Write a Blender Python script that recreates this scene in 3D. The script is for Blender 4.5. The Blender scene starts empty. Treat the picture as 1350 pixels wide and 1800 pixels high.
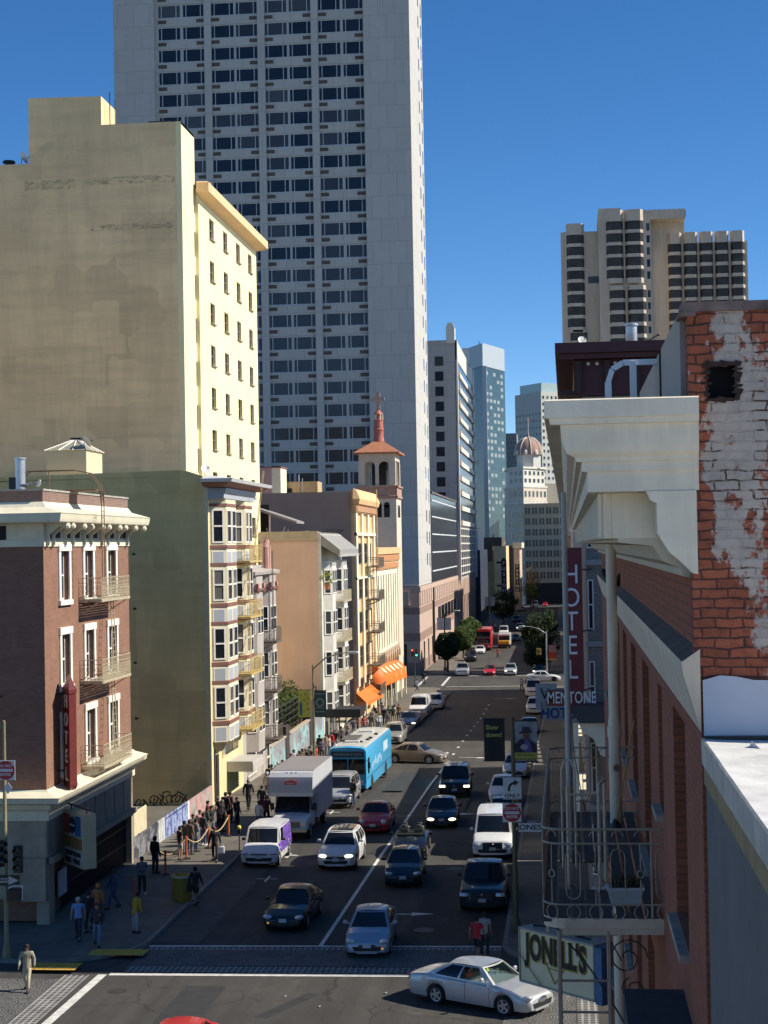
import bpy, bmesh, math, random
from mathutils import Vector, Matrix
R = math.radians
random.seed(7)
rnd = random.Random(11)
scene = bpy.context.scene
col = scene.collection

# ------------------------------------------------------------------ camera
CAMH = 15.8
FPX = 3020.0                      # focal length in pixels of the 1350x1800 photograph
YAW, PITCH, ROLL = R(6.05), R(1.15), R(1.0)
FW = Vector((-math.sin(YAW)*math.cos(PITCH), math.cos(YAW)*math.cos(PITCH), math.sin(PITCH)))
_r0 = Vector((math.cos(YAW), math.sin(YAW), 0)); _u0 = _r0.cross(FW)
RT = _r0*math.cos(ROLL) - _u0*math.sin(ROLL)
UP = _u0*math.cos(ROLL) + _r0*math.sin(ROLL)
CAM = Vector((0, 0, CAMH))
cd = bpy.data.cameras.new('camera'); cam = bpy.data.objects.new('camera', cd); col.objects.link(cam)
cd.sensor_fit = 'VERTICAL'; cd.sensor_height = 24; cd.sensor_width = 18; cd.lens = 24*FPX/1800
cd.clip_start = 0.1; cd.clip_end = 6000
cam.matrix_world = Matrix(((RT.x, UP.x, -FW.x, 0), (RT.y, UP.y, -FW.y, 0), (RT.z, UP.z, -FW.z, CAMH), (0, 0, 0, 1)))
scene.camera = cam

# ------------------------------------------------------------------ sky and sun
SUN_A, SUN_E = R(86.5), R(40.5)     # azimuth from the street axis (+Y) towards the right (+X); elevation
world = bpy.data.worlds.new('World'); scene.world = world; world.use_nodes = True
wn = world.node_tree.nodes; wl = world.node_tree.links
bg = wn['Background']
sky = wn.new('ShaderNodeTexSky'); sky.sky_type = 'NISHITA'; sky.sun_disc = False
sky.sun_elevation = SUN_E; sky.sun_rotation = SUN_A
sky.air_density = 0.55; sky.dust_density = 0.0; sky.ozone_density = 2.0; sky.altitude = 0
hs = wn.new('ShaderNodeHueSaturation'); hs.inputs['Hue'].default_value = 0.501; hs.inputs['Saturation'].default_value = 1.28
wl.new(sky.outputs[0], hs.inputs['Color']); wl.new(hs.outputs[0], bg.inputs[0]); bg.inputs[1].default_value = 0.118
sd = bpy.data.lights.new('sun', 'SUN'); sd.energy = 5.0; sd.angle = R(0.5); sd.color = (1.0, 0.935, 0.82)
sun = bpy.data.objects.new('sun', sd); col.objects.link(sun)
SV = Vector((math.sin(SUN_A)*math.cos(SUN_E), math.cos(SUN_A)*math.cos(SUN_E), math.sin(SUN_E)))
sun.rotation_euler = SV.to_track_quat('Z', 'Y').to_euler(); sun.location = (60, 0, 90)
vs = scene.view_settings
vs.view_transform = 'Standard'; vs.look = 'None'; vs.exposure = 0.42; vs.gamma = 1.0
try: vs.use_curve_mapping = False
except Exception: pass
scene.cycles.max_bounces = 6; scene.cycles.diffuse_bounces = 3; scene.cycles.glossy_bounces = 3
scene.cycles.transparent_max_bounces = 8; scene.cycles.transmission_bounces = 3
scene.cycles.use_denoising = True
scene.cycles.sample_clamp_indirect = 4

# ------------------------------------------------------------------ measuring: a pixel of the photograph -> a point of the place
_GZ = [(-500, 0), (106, 0), (154, -1.4), (180, -2.45), (227, -3.2), (256, -3.35), (420, -4.25), (900, -6.0), (4000, -8.0)]
def zg(y):
    for (a, za), (b, zb) in zip(_GZ, _GZ[1:]):
        if y <= b: return za + (zb-za)*max(0.0, (y-a)/(b-a))
    return _GZ[-1][1]
def ray(x, y): return FW*FPX + RT*(x-675) + UP*(900-y)
def G(x, y, h=0.0):                     # on the ground (h above it)
    d = ray(x, y); z = h
    for _ in range(8):
        t = (z-CAMH)/d.z; z = zg(t*d.y) + h
    return CAM + d*t
def PX(x, y, X): d = ray(x, y); return CAM + d*(X/d.x)
def PY(x, y, Y): d = ray(x, y); return CAM + d*(Y/d.y)

# ------------------------------------------------------------------ materials
MATS = {}
def _nodes(name):
    m = bpy.data.materials.new(name); m.use_nodes = True
    nt = m.node_tree; b = nt.nodes['Principled BSDF']
    return m, nt, b
def _coord(nt, kind='Object'):
    return nt.nodes.new('ShaderNodeTexCoord').outputs[kind]
def _map(nt, v, s=(1, 1, 1)):
    n = nt.nodes.new('ShaderNodeMapping'); n.inputs['Scale'].default_value = s
    nt.links.new(v, n.inputs['Vector']); return n.outputs[0]
def _noise(nt, v, scale, detail=5, rough=0.6):
    n = nt.nodes.new('ShaderNodeTexNoise'); n.inputs['Scale'].default_value = scale
    n.inputs['Detail'].default_value = detail; n.inputs['Roughness'].default_value = rough
    nt.links.new(v, n.inputs['Vector']); return n.outputs['Fac']
def _ramp(nt, f, stops):
    n = nt.nodes.new('ShaderNodeValToRGB'); e = n.color_ramp.elements
    while len(e) < len(stops): e.new(0.5)
    for i, (p, c) in enumerate(stops):
        e[i].position = p; e[i].color = (*c, 1) if len(c) == 3 else c
    nt.links.new(f, n.inputs[0]); return n.outputs[0]
def _mix(nt, f, a, b, mode='MIX'):
    n = nt.nodes.new('ShaderNodeMix'); n.data_type = 'RGBA'; n.blend_type = mode
    for s, v in ((n.inputs[0], f), (n.inputs[6], a), (n.inputs[7], b)):
        if isinstance(v, (int, float)): s.default_value = v
        elif isinstance(v, tuple): s.default_value = (*v, 1) if len(v) == 3 else v
        else: nt.links.new(v, s)
    return n.outputs[2]
def _bump(nt, b, h, strength=0.3, dist=0.02):
    n = nt.nodes.new('ShaderNodeBump'); n.inputs['Strength'].default_value = strength; n.inputs['Distance'].default_value = dist
    nt.links.new(h, n.inputs['Height']); nt.links.new(n.outputs[0], b.inputs['Normal'])
def sc(c, k): return tuple(min(1, max(0, x*k)) for x in c)
def plain(name, c, rough=0.75, metal=0.0, var=0.12, scale=1.5, bump=0.0, spec=0.5, coat=0.0, streak=0.0, emit=0.0):
    if name in MATS: return MATS[name]
    m, nt, b = _nodes(name)
    b.inputs['Roughness'].default_value = rough; b.inputs['Metallic'].default_value = metal
    b.inputs['Specular IOR Level'].default_value = spec; b.inputs['Coat Weight'].default_value = coat
    v = _coord(nt)
    if var > 0:
        f = _noise(nt, v, scale)
        c_out = _ramp(nt, f, [(0.3, sc(c, 1-var)), (0.7, sc(c, 1+var))])
        if streak > 0:
            f2 = _noise(nt, _map(nt, v, (1.3, 1.3, 0.08)), 1.6, 6, 0.7)
            g = _ramp(nt, f2, [(0.42, (1, 1, 1)), (0.72, (1-streak,)*3)])
            c_out = _mix(nt, 1.0, c_out, g, 'MULTIPLY')
        nt.links.new(c_out, b.inputs['Base Color'])
    else: b.inputs['Base Color'].default_value = (*c, 1)
    if bump > 0: _bump(nt, b, _noise(nt, v, scale*14, 4), bump, 0.02)
    if emit > 0:
        b.inputs['Emission Color'].default_value = (*c, 1); b.inputs['Emission Strength'].default_value = emit
    MATS[name] = m; return m
def brick(name, c1, c2, mortar, bw=0.22, bh=0.075, ms=0.012, var=0.15, bump=0.4, patch=None, patch_amt=0.5, patch_scale=1.2):
    if name in MATS: return MATS[name]
    m, nt, b = _nodes(name); b.inputs['Roughness'].default_value = 0.88
    v = _coord(nt); sx = nt.nodes.new('ShaderNodeSeparateXYZ'); nt.links.new(v, sx.inputs[0])
    ad = nt.nodes.new('ShaderNodeMath'); ad.operation = 'ADD'; nt.links.new(sx.outputs[0], ad.inputs[0]); nt.links.new(sx.outputs[1], ad.inputs[1])
    cb = nt.nodes.new('ShaderNodeCombineXYZ'); nt.links.new(ad.outputs[0], cb.inputs[0]); nt.links.new(sx.outputs[2], cb.inputs[1])
    vec = cb.outputs[0]
    bt = nt.nodes.new('ShaderNodeTexBrick')
    bt.inputs['Color1'].default_value = (*c1, 1); bt.inputs['Color2'].default_value = (*c2, 1); bt.inputs['Mortar'].default_value = (*mortar, 1)
    bt.inputs['Scale'].default_value = 1.0; bt.inputs['Brick Width'].default_value = bw; bt.inputs['Row Height'].default_value = bh
    bt.inputs['Mortar Size'].default_value = ms; bt.inputs['Mortar Smooth'].default_value = 0.25
    if patch:      # wobble the courses so that they are not ruled
        nn = nt.nodes.new('ShaderNodeTexNoise'); nn.inputs['Scale'].default_value = 5; nt.links.new(vec, nn.inputs['Vector'])
        mp = nt.nodes.new('ShaderNodeVectorMath'); mp.operation = 'MULTIPLY_ADD'; mp.inputs[1].default_value = (0.09, 0.05, 0)
        nt.links.new(nn.outputs['Color'], mp.inputs[0]); nt.links.new(vec, mp.inputs[2]); nt.links.new(mp.outputs[0], bt.inputs['Vector'])
    else: nt.links.new(vec, bt.inputs['Vector'])
    f = _noise(nt, v, 1.1, 6, 0.65)
    c = _mix(nt, 1.0, bt.outputs[0], _ramp(nt, f, [(0.3, (1-var,)*3), (0.7, (1+var*0.6,)*3)]), 'MULTIPLY')
    hgt = bt.outputs['Fac']
    if patch:
        f2 = _noise(nt, _map(nt, v, (1, 1, 0.75)), patch_scale, 9, 0.66)
        zz = nt.nodes.new('ShaderNodeMapRange'); zz.inputs[1].default_value = 14.9; zz.inputs[2].default_value = 16.1; zz.inputs[3].default_value = -0.13; zz.inputs[4].default_value = -0.005
        nt.links.new(sx.outputs[2], zz.inputs[0]); az = nt.nodes.new('ShaderNodeMath'); az.operation = 'ADD'; xr = nt.nodes.new('ShaderNodeMapRange'); xr.inputs[1].default_value = .9; xr.inputs[2].default_value = 1.1; xr.inputs[3].default_value = -.12; xr.inputs[4].default_value = 0; nt.links.new(sx.outputs[0], xr.inputs[0])
        a2 = nt.nodes.new('ShaderNodeMath'); a2.operation = 'ADD'; nt.links.new(f2, a2.inputs[0]); nt.links.new(xr.outputs[0], a2.inputs[1]); nt.links.new(a2.outputs[0], az.inputs[0]); nt.links.new(zz.outputs[0], az.inputs[1])
        k = _ramp(nt, az.outputs[0], [(0.475, (0, 0, 0)), (0.505, (1, 1, 1))])
        ff = _noise(nt, v, 4, 8, .75)
        pc = _ramp(nt, ff, [(.30, sc(patch, .45)), (.42, sc(patch, .8)), (.56, patch), (.75, (min(1, patch[0]*1.2), patch[1]*1.16, patch[2]*1.06))])
        c = _mix(nt, 1.0, c, _ramp(nt, _noise(nt, v, 9, 6, .8), [(.3, (.45,)*3), (.5, (1,)*3), (.75, (1.15,)*3)]), 'MULTIPLY')
        gap = _mix(nt, 1.0, bt.outputs['Fac'], _ramp(nt, _noise(nt, v, 2.4, 5, .75), [(0.50, (0, 0, 0)), (0.58, (1, 1, 1))]), 'MULTIPLY')
        mk = _mix(nt, gap, pc, (0.10, 0.045, 0.03))
        c = _mix(nt, k, c, mk)
    nt.links.new(c, b.inputs['Base Color'])
    _bump(nt, b, hgt, bump, -0.012)
    MATS[name] = m; return m
def patches(nt, v, c, lo=.90, hi=1.07, s=.35):     # repairs: squarish areas of slightly different tone
    n = nt.nodes.new('ShaderNodeTexVoronoi'); n.distance = 'CHEBYCHEV'; n.inputs['Scale'].default_value = s; nt.links.new(v, n.inputs['Vector'])
    sp = nt.nodes.new('ShaderNodeSeparateColor'); nt.links.new(n.outputs['Color'], sp.inputs[0])
    return _mix(nt, 1.0, c, _ramp(nt, sp.outputs[0], [(.1, (lo,)*3), (.35, (1,)*3), (.8, (1,)*3), (.95, (hi,)*3)]), 'MULTIPLY')
def glass(name, c=(0.012, 0.016, 0.022), rough=0.06, spread=0.5, curtain=(0.35, 0.33, 0.30), p=0.18):
    # a dark window pane; some rooms have blinds or curtains behind it (random per object)
    if name in MATS: return MATS[name]
    m, nt, b = _nodes(name)
    oi = nt.nodes.new('ShaderNodeObjectInfo')
    v = _coord(nt, 'Object'); f = _noise(nt, v, 0.9, 2)
    base = _mix(nt, f, sc(c, 0.6), sc(c, 1.6))
    r = _ramp(nt, oi.outputs['Random'], [(0.0, (1, 1, 1)), (p, (0.35, 0.35, 0.35)), (p+0.04, (0, 0, 0))])
    nt.links.new(_mix(nt, r, base, sc(curtain, 0.5)), b.inputs['Base Color'])
    b.inputs['Roughness'].default_value = rough; b.inputs['Specular IOR Level'].default_value = spread
    MATS[name] = m; return m
def paint(name, c, rough=0.28, metal=0.0, coat=1.0, dirt=0.10):
    if name in MATS: return MATS[name]
    m, nt, b = _nodes(name)
    f = _noise(nt, _coord(nt), 2.2, 5)
    nt.links.new(_ramp(nt, f, [(0.35, sc(c, 1-dirt)), (0.7, c)]), b.inputs['Base Color'])
    b.inputs['Roughness'].default_value = rough+0.12; b.inputs['Metallic'].default_value = metal
    b.inputs['Coat Weight'].default_value = coat*.6; b.inputs['Coat Roughness'].default_value = 0.06; b.inputs['Specular IOR Level'].default_value = .35
    MATS[name] = m; return m

# ------------------------------------------------------------------ mesh building
class MB:
    def __init__(s): s.v = []; s.f = []; s.mi = []; s.M = None; s.m = 0
    def _a(s, pts):
        n = len(s.v)
        for p in pts:
            p = Vector(p)
            if s.M is not None: p = s.M @ p
            s.v.append(p)
        return n
    def poly(s, pts):
        n = s._a(pts); s.f.append(tuple(range(n, n+len(pts)))); s.mi.append(s.m)
    def grid(s, rows, closed=False, caps=False):
        n = s._a([p for r in rows for p in r]); w = len(rows[0])
        for i in range(len(rows)-1):
            for j in range(w if closed else w-1):
                a = n+i*w+j; b = n+i*w+(j+1) % w
                s.f.append((a, b, b+w, a+w)); s.mi.append(s.m)
        if caps:
            s.f.append(tuple(n+j for j in reversed(range(w)))); s.mi.append(s.m)
            k = n+(len(rows)-1)*w
            s.f.append(tuple(k+j for j in range(w))); s.mi.append(s.m)
    def box(s, x0, x1, y0, y1, z0, z1):
        if x0 > x1: x0, x1 = x1, x0
        if y0 > y1: y0, y1 = y1, y0
        if z0 > z1: z0, z1 = z1, z0
        n = s._a([(x, y, z) for z in (z0, z1) for y in (y0, y1) for x in (x0, x1)])
        for q in ((0, 2, 3, 1), (4, 5, 7, 6), (0, 1, 5, 4), (2, 6, 7, 3), (0, 4, 6, 2), (1, 3, 7, 5)):
            s.f.append(tuple(n+i for i in q)); s.mi.append(s.m)
    def bevbox(s, x0, x1, y0, y1, z0, z1, r=0.03):      # box with chamfered vertical and top edges
        def ring(d, z): return [(x0+d+r, y0+d, z), (x1-d-r, y0+d, z), (x1-d, y0+d+r, z), (x1-d, y1-d-r, z), (x1-d-r, y1-d, z), (x0+d+r, y1-d, z), (x0+d, y1-d-r, z), (x0+d, y0+d+r, z)]
        s.grid([ring(0, z0), ring(0, z1-r), ring(r*0.7, z1)], closed=True, caps=True)
    def tube(s, pts, r, n=6, closed=False, cap=True):
        pts = [Vector(p) for p in pts]; k = len(pts)
        rs = r if isinstance(r, (list, tuple)) else [r]*k
        rows = []; ref = None
        for i, p in enumerate(pts):
            a = pts[i-1] if (i > 0 or closed) else p; b = pts[(i+1) % k] if (i < k-1 or closed) else p
            d = (b-a); d = d.normalized() if d.length > 1e-9 else Vector((0, 0, 1))
            if ref is None: ref = Vector((0, 0, 1)) if abs(d.z) < 0.9 else Vector((1, 0, 0))
            u = d.cross(ref)
            if u.length < 1e-6: u = d.orthogonal()
            u.normalize(); w = d.cross(u); ref = -w if False else ref
            rows.append([p + (u*math.cos(2*math.pi*j/n) + w*math.sin(2*math.pi*j/n))*rs[i] for j in range(n)])
        if closed: rows.append(rows[0])
        s.grid(rows, closed=True, caps=(cap and not closed))
    def bar(s, a, b, w, h=None):                          # square bar from a to b
        h = h or w; a = Vector(a); b = Vector(b); d = (b-a).normalized()
        u = d.cross(Vector((0, 0, 1)))
        if u.length < 1e-4: u = Vector((1, 0, 0))
        u.normalize(); q = u.cross(d); u = u*w/2; q = q*h/2
        s.grid([[p-u-q, p+u-q, p+u+q, p-u+q] for p in (a, b)], closed=True, caps=True)
    def lathe(s, prof, c=(0, 0, 0), n=16, axis='Z', caps=False):
        rows = []
        for r, z in prof:
            ring = []
            for j in range(n):
                a = 2*math.pi*j/n; x, y = r*math.cos(a), r*math.sin(a)
                q = (x, y, z) if axis == 'Z' else ((z, x, y) if axis == 'X' else (x, z, y))
                ring.append((c[0]+q[0], c[1]+q[1], c[2]+q[2]))
            rows.append(ring)
        s.grid(rows, closed=True, caps=caps)
    def prism(s, poly, axis, a0, a1):                     # poly 2-D; axis 'X': poly in (y,z); 'Y': (x,z); 'Z': (x,y)
        def P(p, a): return (a, p[0], p[1]) if axis == 'X' else ((p[0], a, p[1]) if axis == 'Y' else (p[0], p[1], a))
        s.grid([[P(p, a) for p in poly] for a in (a0, a1)], closed=True, caps=True)
    def ball(s, c, rx, ry=None, rz=None, n=10, m=7):
        ry = ry or rx; rz = rz or rx
        s.grid([[(c[0]+rx*math.sin(t)*math.cos(2*math.pi*j/n), c[1]+ry*math.sin(t)*math.sin(2*math.pi*j/n), c[2]+rz*math.cos(t)) for j in range(n)]
                for t in [max(0.02, math.pi*i/m) if i < m else math.pi-0.02 for i in range(m+1)]], closed=True, caps=True)
    def wall(s, P, u, w, W, H, holes=(), depth=0.2, nrm=None):
        # wall sheet from P along u (W) and w (H) with rectangular holes (u0,w0,u1,w1), each with reveals going in by depth
        P = Vector(P); u = Vector(u).normalized(); w = Vector(w).normalized(); n = Vector(nrm) if nrm else u.cross(w)
        us = sorted({0, W, *[h[0] for h in holes], *[h[2] for h in holes]}); ws = sorted({0, H, *[h[1] for h in holes], *[h[3] for h in holes]})
        us = [a for a in us if 0 <= a <= W]; ws = [a for a in ws if 0 <= a <= H]
        for j in range(len(ws)-1):
            wc = (ws[j]+ws[j+1])/2; row = [h for h in holes if h[1] < wc < h[3]]
            i = 0
            while i < len(us)-1:
                uc = (us[i]+us[i+1])/2
                if any(h[0] < uc < h[2] for h in row): i += 1; continue
                k = i
                while k+1 < len(us)-1 and not any(h[0] < (us[k+1]+us[k+2])/2 < h[2] for h in row): k += 1
                s.poly([P+u*us[i]+w*ws[j], P+u*us[k+1]+w*ws[j], P+u*us[k+1]+w*ws[j+1], P+u*us[i]+w*ws[j+1]]); i = k+1
        for (a, b, c, d) in holes:
            q = [P+u*a+w*b, P+u*c+w*b, P+u*c+w*d, P+u*a+w*d]
            for i in range(4): s.poly([q[i], q[(i+1) % 4], q[(i+1) % 4]-n*depth, q[i]-n*depth])
    def build(s, name, mats, parent=None, smooth=None, fix=True):
        me = bpy.data.meshes.new(name); me.from_pydata([tuple(p) for p in s.v], [], s.f)
        mats = mats if isinstance(mats, (list, tuple)) else [mats]
        for m in mats: me.materials.append(m)
        if len(mats) > 1: me.polygons.foreach_set('material_index', s.mi)
        if smooth is not None:
            me.polygons.foreach_set('use_smooth', [True]*len(me.polygons)); me.set_sharp_from_angle(angle=R(smooth))
        if fix:
            bm = bmesh.new(); bm.from_mesh(me); bmesh.ops.remove_doubles(bm, verts=bm.verts, dist=1e-5)
            bmesh.ops.recalc_face_normals(bm, faces=bm.faces); bm.to_mesh(me); bm.free()
        me.update()
        o = bpy.data.objects.new(name, me); col.objects.link(o)
        if parent is not None: put(o, parent)
        return o
def _split(s, name, mats, parent=None, smooth=None, limit=100):     # every separate piece a part of its own
    par = list(range(len(s.v)))
    def find(a):
        while par[a] != a: par[a] = par[par[a]]; a = par[a]
        return a
    for f in s.f:
        for i in f[1:]: par[find(i)] = find(f[0])
    groups = {}
    for k, f in enumerate(s.f): groups.setdefault(find(f[0]), []).append(k)
    gl = list(groups.values())
    if len(gl) > limit: gl = gl[:limit]+[[k for g in gl[limit:] for k in g]]
    for n, g in enumerate(gl):
        q = MB(); mp = {}
        for k in g:
            for i in s.f[k]:
                if i not in mp: mp[i] = len(q.v); q.v.append(s.v[i])
            q.f.append(tuple(mp[i] for i in s.f[k])); q.mi.append(s.mi[k])
        o = q.build(name, mats, parent, smooth)
        if n == limit: o['kind'] = 'stuff'
    return o
MB.split = _split
def put(o, parent):                                      # parent o; building parts are modelled in world coordinates
    o.parent = parent
    if parent.type == 'EMPTY' and parent.get('_w'): o.matrix_parent_inverse = Matrix.Translation(-Vector(parent.location))
def tag(o, label=None, cat=None, group=None, kind=None):
    if label: o['label'] = label
    if cat: o['category'] = cat
    if group: o['group'] = group
    if kind: o['kind'] = kind
    return o
def thing(name, label, cat, loc=(0, 0, 0), rz=0.0, group=None, world=False):
    o = bpy.data.objects.new(name, None); col.objects.link(o); o.empty_display_size = 0.3
    o.location = loc; o.rotation_euler = (0, 0, rz)
    if world: o['_w'] = 1
    return tag(o, label, cat, group)
def site(name, label, cat, loc, group=None): return thing(name, label, cat, loc, 0, group, True)
def text(body, size, loc, rx, rz, m, parent=None, name='lettering', ext=0.01, align='CENTER', sx=1.0, weight=0.0, space=1.0, M=None):
    cu = bpy.data.curves.new(name, 'FONT'); cu.body = body; cu.size = size; cu.extrude = ext; cu.align_x = align; cu.align_y = 'CENTER'
    cu.resolution_u = 3; cu.offset = weight; cu.space_line = space
    ob = bpy.data.objects.new(name+'_curve', cu); me = bpy.data.meshes.new_from_object(ob); bpy.data.objects.remove(ob)
    T = M if M is not None else Matrix.Translation(loc) @ Matrix.Rotation(rz, 4, 'Z') @ Matrix.Rotation(rx, 4, 'X')
    me.transform(T @ Matrix.Diagonal((sx, 1, 1, 1)))
    me.materials.clear(); me.materials.append(m); me.name = name
    o = bpy.data.objects.new(name, me); col.objects.link(o)
    if parent is not None: put(o, parent)
    return o
# ------------------------------------------------------------------ shared materials
GL = glass('pane_glass')
GLF = glass('far_glass', (0.012, 0.017, 0.027), 0.10, 0.4, (0.16, 0.165, 0.17), 0.30)
WHITE = plain('white_trim', (0.78, 0.75, 0.66), 0.6, var=0.08, scale=2)
CREAM = plain('cream_paint', (0.74, 0.68, 0.50), 0.7, var=0.10, scale=1.2, streak=0.12)
IRON = plain('old_iron', (0.17, 0.14, 0.11), 0.6, 0.3, var=0.3, scale=5)
CREAMIRON = plain('cream_iron', (0.46, 0.40, 0.27), 0.6, 0.1, var=0.2, scale=5)
RUST = plain('rusty_pipe', (0.24, 0.15, 0.09), 0.8, 0.2, var=0.35, scale=6)
DARK = plain('dark_void', (0.02, 0.02, 0.022), 0.9, var=0.2)
BLACK = plain('black_metal', (0.025, 0.025, 0.028), 0.45, 0.2, var=0.1)
GALV = plain('galvanised', (0.55, 0.56, 0.57), 0.42, 0.7, var=0.15, scale=3)
ROOF = plain('roof_felt', (0.20, 0.195, 0.19), 0.9, var=0.25, scale=0.6)
CONC = plain('concrete', (0.36, 0.35, 0.33), 0.85, var=0.15, scale=0.7, streak=0.2)
SILV = plain('silver_coating', (0.62, 0.62, 0.60), 0.5, 0.1, var=0.15, scale=2)

# ------------------------------------------------------------------ ground
def asphalt():
    m, nt, b = _nodes('asphalt'); v = _coord(nt); b.inputs['Roughness'].default_value = 0.9
    f = _noise(nt, v, 0.16, 8, 0.68); f2 = _noise(nt, v, 22, 3); f3 = _noise(nt, _map(nt, v, (0.9, 0.06, 1)), 1.3, 5, 0.7)
    c = _ramp(nt, f, [(0.3, (0.037, 0.033, 0.028)), (0.55, (0.053, 0.048, 0.041)), (0.75, (0.075, 0.068, 0.057))])
    c = _mix(nt, 1.0, c, _ramp(nt, f2, [(0.25, (0.72,)*3), (0.75, (1.25,)*3)]), 'MULTIPLY')
    c = _mix(nt, 1.0, c, _ramp(nt, f3, [(0.3, (0.66,)*3), (0.62, (1.16,)*3)]), 'MULTIPLY')
    # cracks and sealed seams
    vo = nt.nodes.new('ShaderNodeTexVoronoi'); vo.feature = 'DISTANCE_TO_EDGE'; vo.inputs['Scale'].default_value = 0.22
    nn = nt.nodes.new('ShaderNodeTexNoise'); nn.inputs['Scale'].default_value = 0.8; nn.inputs['Detail'].default_value = 5; nt.links.new(v, nn.inputs['Vector'])
    ma = nt.nodes.new('ShaderNodeVectorMath'); ma.operation = 'MULTIPLY_ADD'; ma.inputs[1].default_value = (1.6, 1.6, 0)
    nt.links.new(nn.outputs['Color'], ma.inputs[0]); nt.links.new(v, ma.inputs[2]); nt.links.new(ma.outputs[0], vo.inputs['Vector'])
    c = _mix(nt, 1.0, c, _ramp(nt, vo.outputs['Distance'], [(0.0, (0.5,)*3), (0.006, (0.62,)*3), (0.012, (1, 1, 1))]), 'MULTIPLY')
    # pale spills
    f4 = _noise(nt, v, 0.42, 7, 0.72)
    c = _mix(nt, _ramp(nt, f4, [(0.63, (0, 0, 0)), (0.76, (0.55,)*3)]), c, (0.17, 0.165, 0.15))
    nt.links.new(c, b.inputs['Base Color']); _bump(nt, b, f2, 0.35, 0.01)
    MATS['asphalt'] = m; return m
ASPH = asphalt()
def pavement():
    m, nt, b = _nodes('pavement'); v = _coord(nt); b.inputs['Roughness'].default_value = 0.85
    bt = nt.nodes.new('ShaderNodeTexBrick'); bt.offset = 0; bt.inputs['Scale'].default_value = 1; bt.inputs['Brick Width'].default_value = 1.5; bt.inputs['Row Height'].default_value = 1.5
    bt.inputs['Mortar Size'].default_value = 0.012; nt.links.new(v, bt.inputs['Vector'])
    bt.inputs['Color1'].default_value = (0.165, 0.145, 0.115, 1); bt.inputs['Color2'].default_value = (0.13, 0.114, 0.09, 1); bt.inputs['Mortar'].default_value = (0.09, 0.088, 0.08, 1)
    f = _noise(nt, v, 0.9, 8, 0.7); f2 = _noise(nt, v, 3.1, 3)
    c = _mix(nt, 1.0, bt.outputs[0], _ramp(nt, f, [(0.3, (0.68,)*3), (0.7, (1.12,)*3)]), 'MULTIPLY')
    c = _mix(nt, _ramp(nt, f2, [(0.70, (0, 0, 0)), (0.74, (0.6,)*3)]), c, (0.06, 0.058, 0.055))
    nt.links.new(c, b.inputs['Base Color']); MATS['pavement'] = m; return m
PAVE = pavement()
def stamped(name='stamped_crosswalk'):
    # decorative crossing: pressed fans of pale setts in dark asphalt, with straight rows at both edges
    m, nt, b = _nodes(name); v = _coord(nt); b.inputs['Roughness'].default_value = 0.85
    vo = nt.nodes.new('ShaderNodeTexVoronoi'); vo.inputs['Scale'].default_value = 0.95; vo.inputs['Randomness'].default_value = 0.0
    mp = _map(nt, v, (1, 1, 0)); nt.links.new(mp, vo.inputs['Vector'])
    sn = nt.nodes.new('ShaderNodeMath'); sn.operation = 'SINE'; mu = nt.nodes.new('ShaderNodeMath'); mu.operation = 'MULTIPLY'; mu.inputs[1].default_value = 62
    nt.links.new(vo.outputs['Distance'], mu.inputs[0]); nt.links.new(mu.outputs[0], sn.inputs[0])
    v2 = nt.nodes.new('ShaderNodeTexVoronoi'); v2.inputs['Scale'].default_value = 9; v2.feature = 'DISTANCE_TO_EDGE'; nt.links.new(mp, v2.inputs['Vector'])
    ring = _ramp(nt, sn.outputs[0], [(0.52, (0, 0, 0)), (0.75, (1, 1, 1))])
    br = _ramp(nt, v2.outputs['Distance'], [(0.04, (0.2,)*3), (0.14, (1, 1, 1))])
    k = _mix(nt, 1.0, ring, br, 'MULTIPLY')
    c = _mix(nt, k, (0.065, 0.063, 0.06), (0.36, 0.345, 0.31))
    c = _mix(nt, 1.0, c, _ramp(nt, _noise(nt, v, 0.7, 6), [(0.3, (0.62,)*3), (0.7, (1.1,)*3)]), 'MULTIPLY')
    nt.links.new(c, b.inputs['Base Color']); MATS[name] = m; return m
STAMP = stamped()
def setts(name='stamped_setts'):
    m, nt, b = _nodes(name); v = _coord(nt); b.inputs['Roughness'].default_value = 0.85
    bt = nt.nodes.new('ShaderNodeTexBrick'); bt.inputs['Scale'].default_value = 1; bt.inputs['Brick Width'].default_value = 0.22; bt.inputs['Row Height'].default_value = 0.22; bt.offset = 0
    bt.inputs['Mortar Size'].default_value = 0.035; nt.links.new(v, bt.inputs['Vector'])
    bt.inputs['Color1'].default_value = (0.05, 0.05, 0.05, 1); bt.inputs['Color2'].default_value = (0.075, 0.073, 0.07, 1); bt.inputs['Mortar'].default_value = (0.38, 0.365, 0.33, 1)
    c = _mix(nt, 1.0, bt.outputs[0], _ramp(nt, _noise(nt, v, 1.2, 6), [(0.3, (0.6,)*3), (0.7, (1.1,)*3)]), 'MULTIPLY')
    nt.links.new(c, b.inputs['Base Color']); MATS[name] = m; return m
SETTS = setts()
YB = [-300, 0, 40, 60, 80, 100, 127, 154, 180, 205, 227, 256, 300, 420, 640, 900, 4000]
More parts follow.
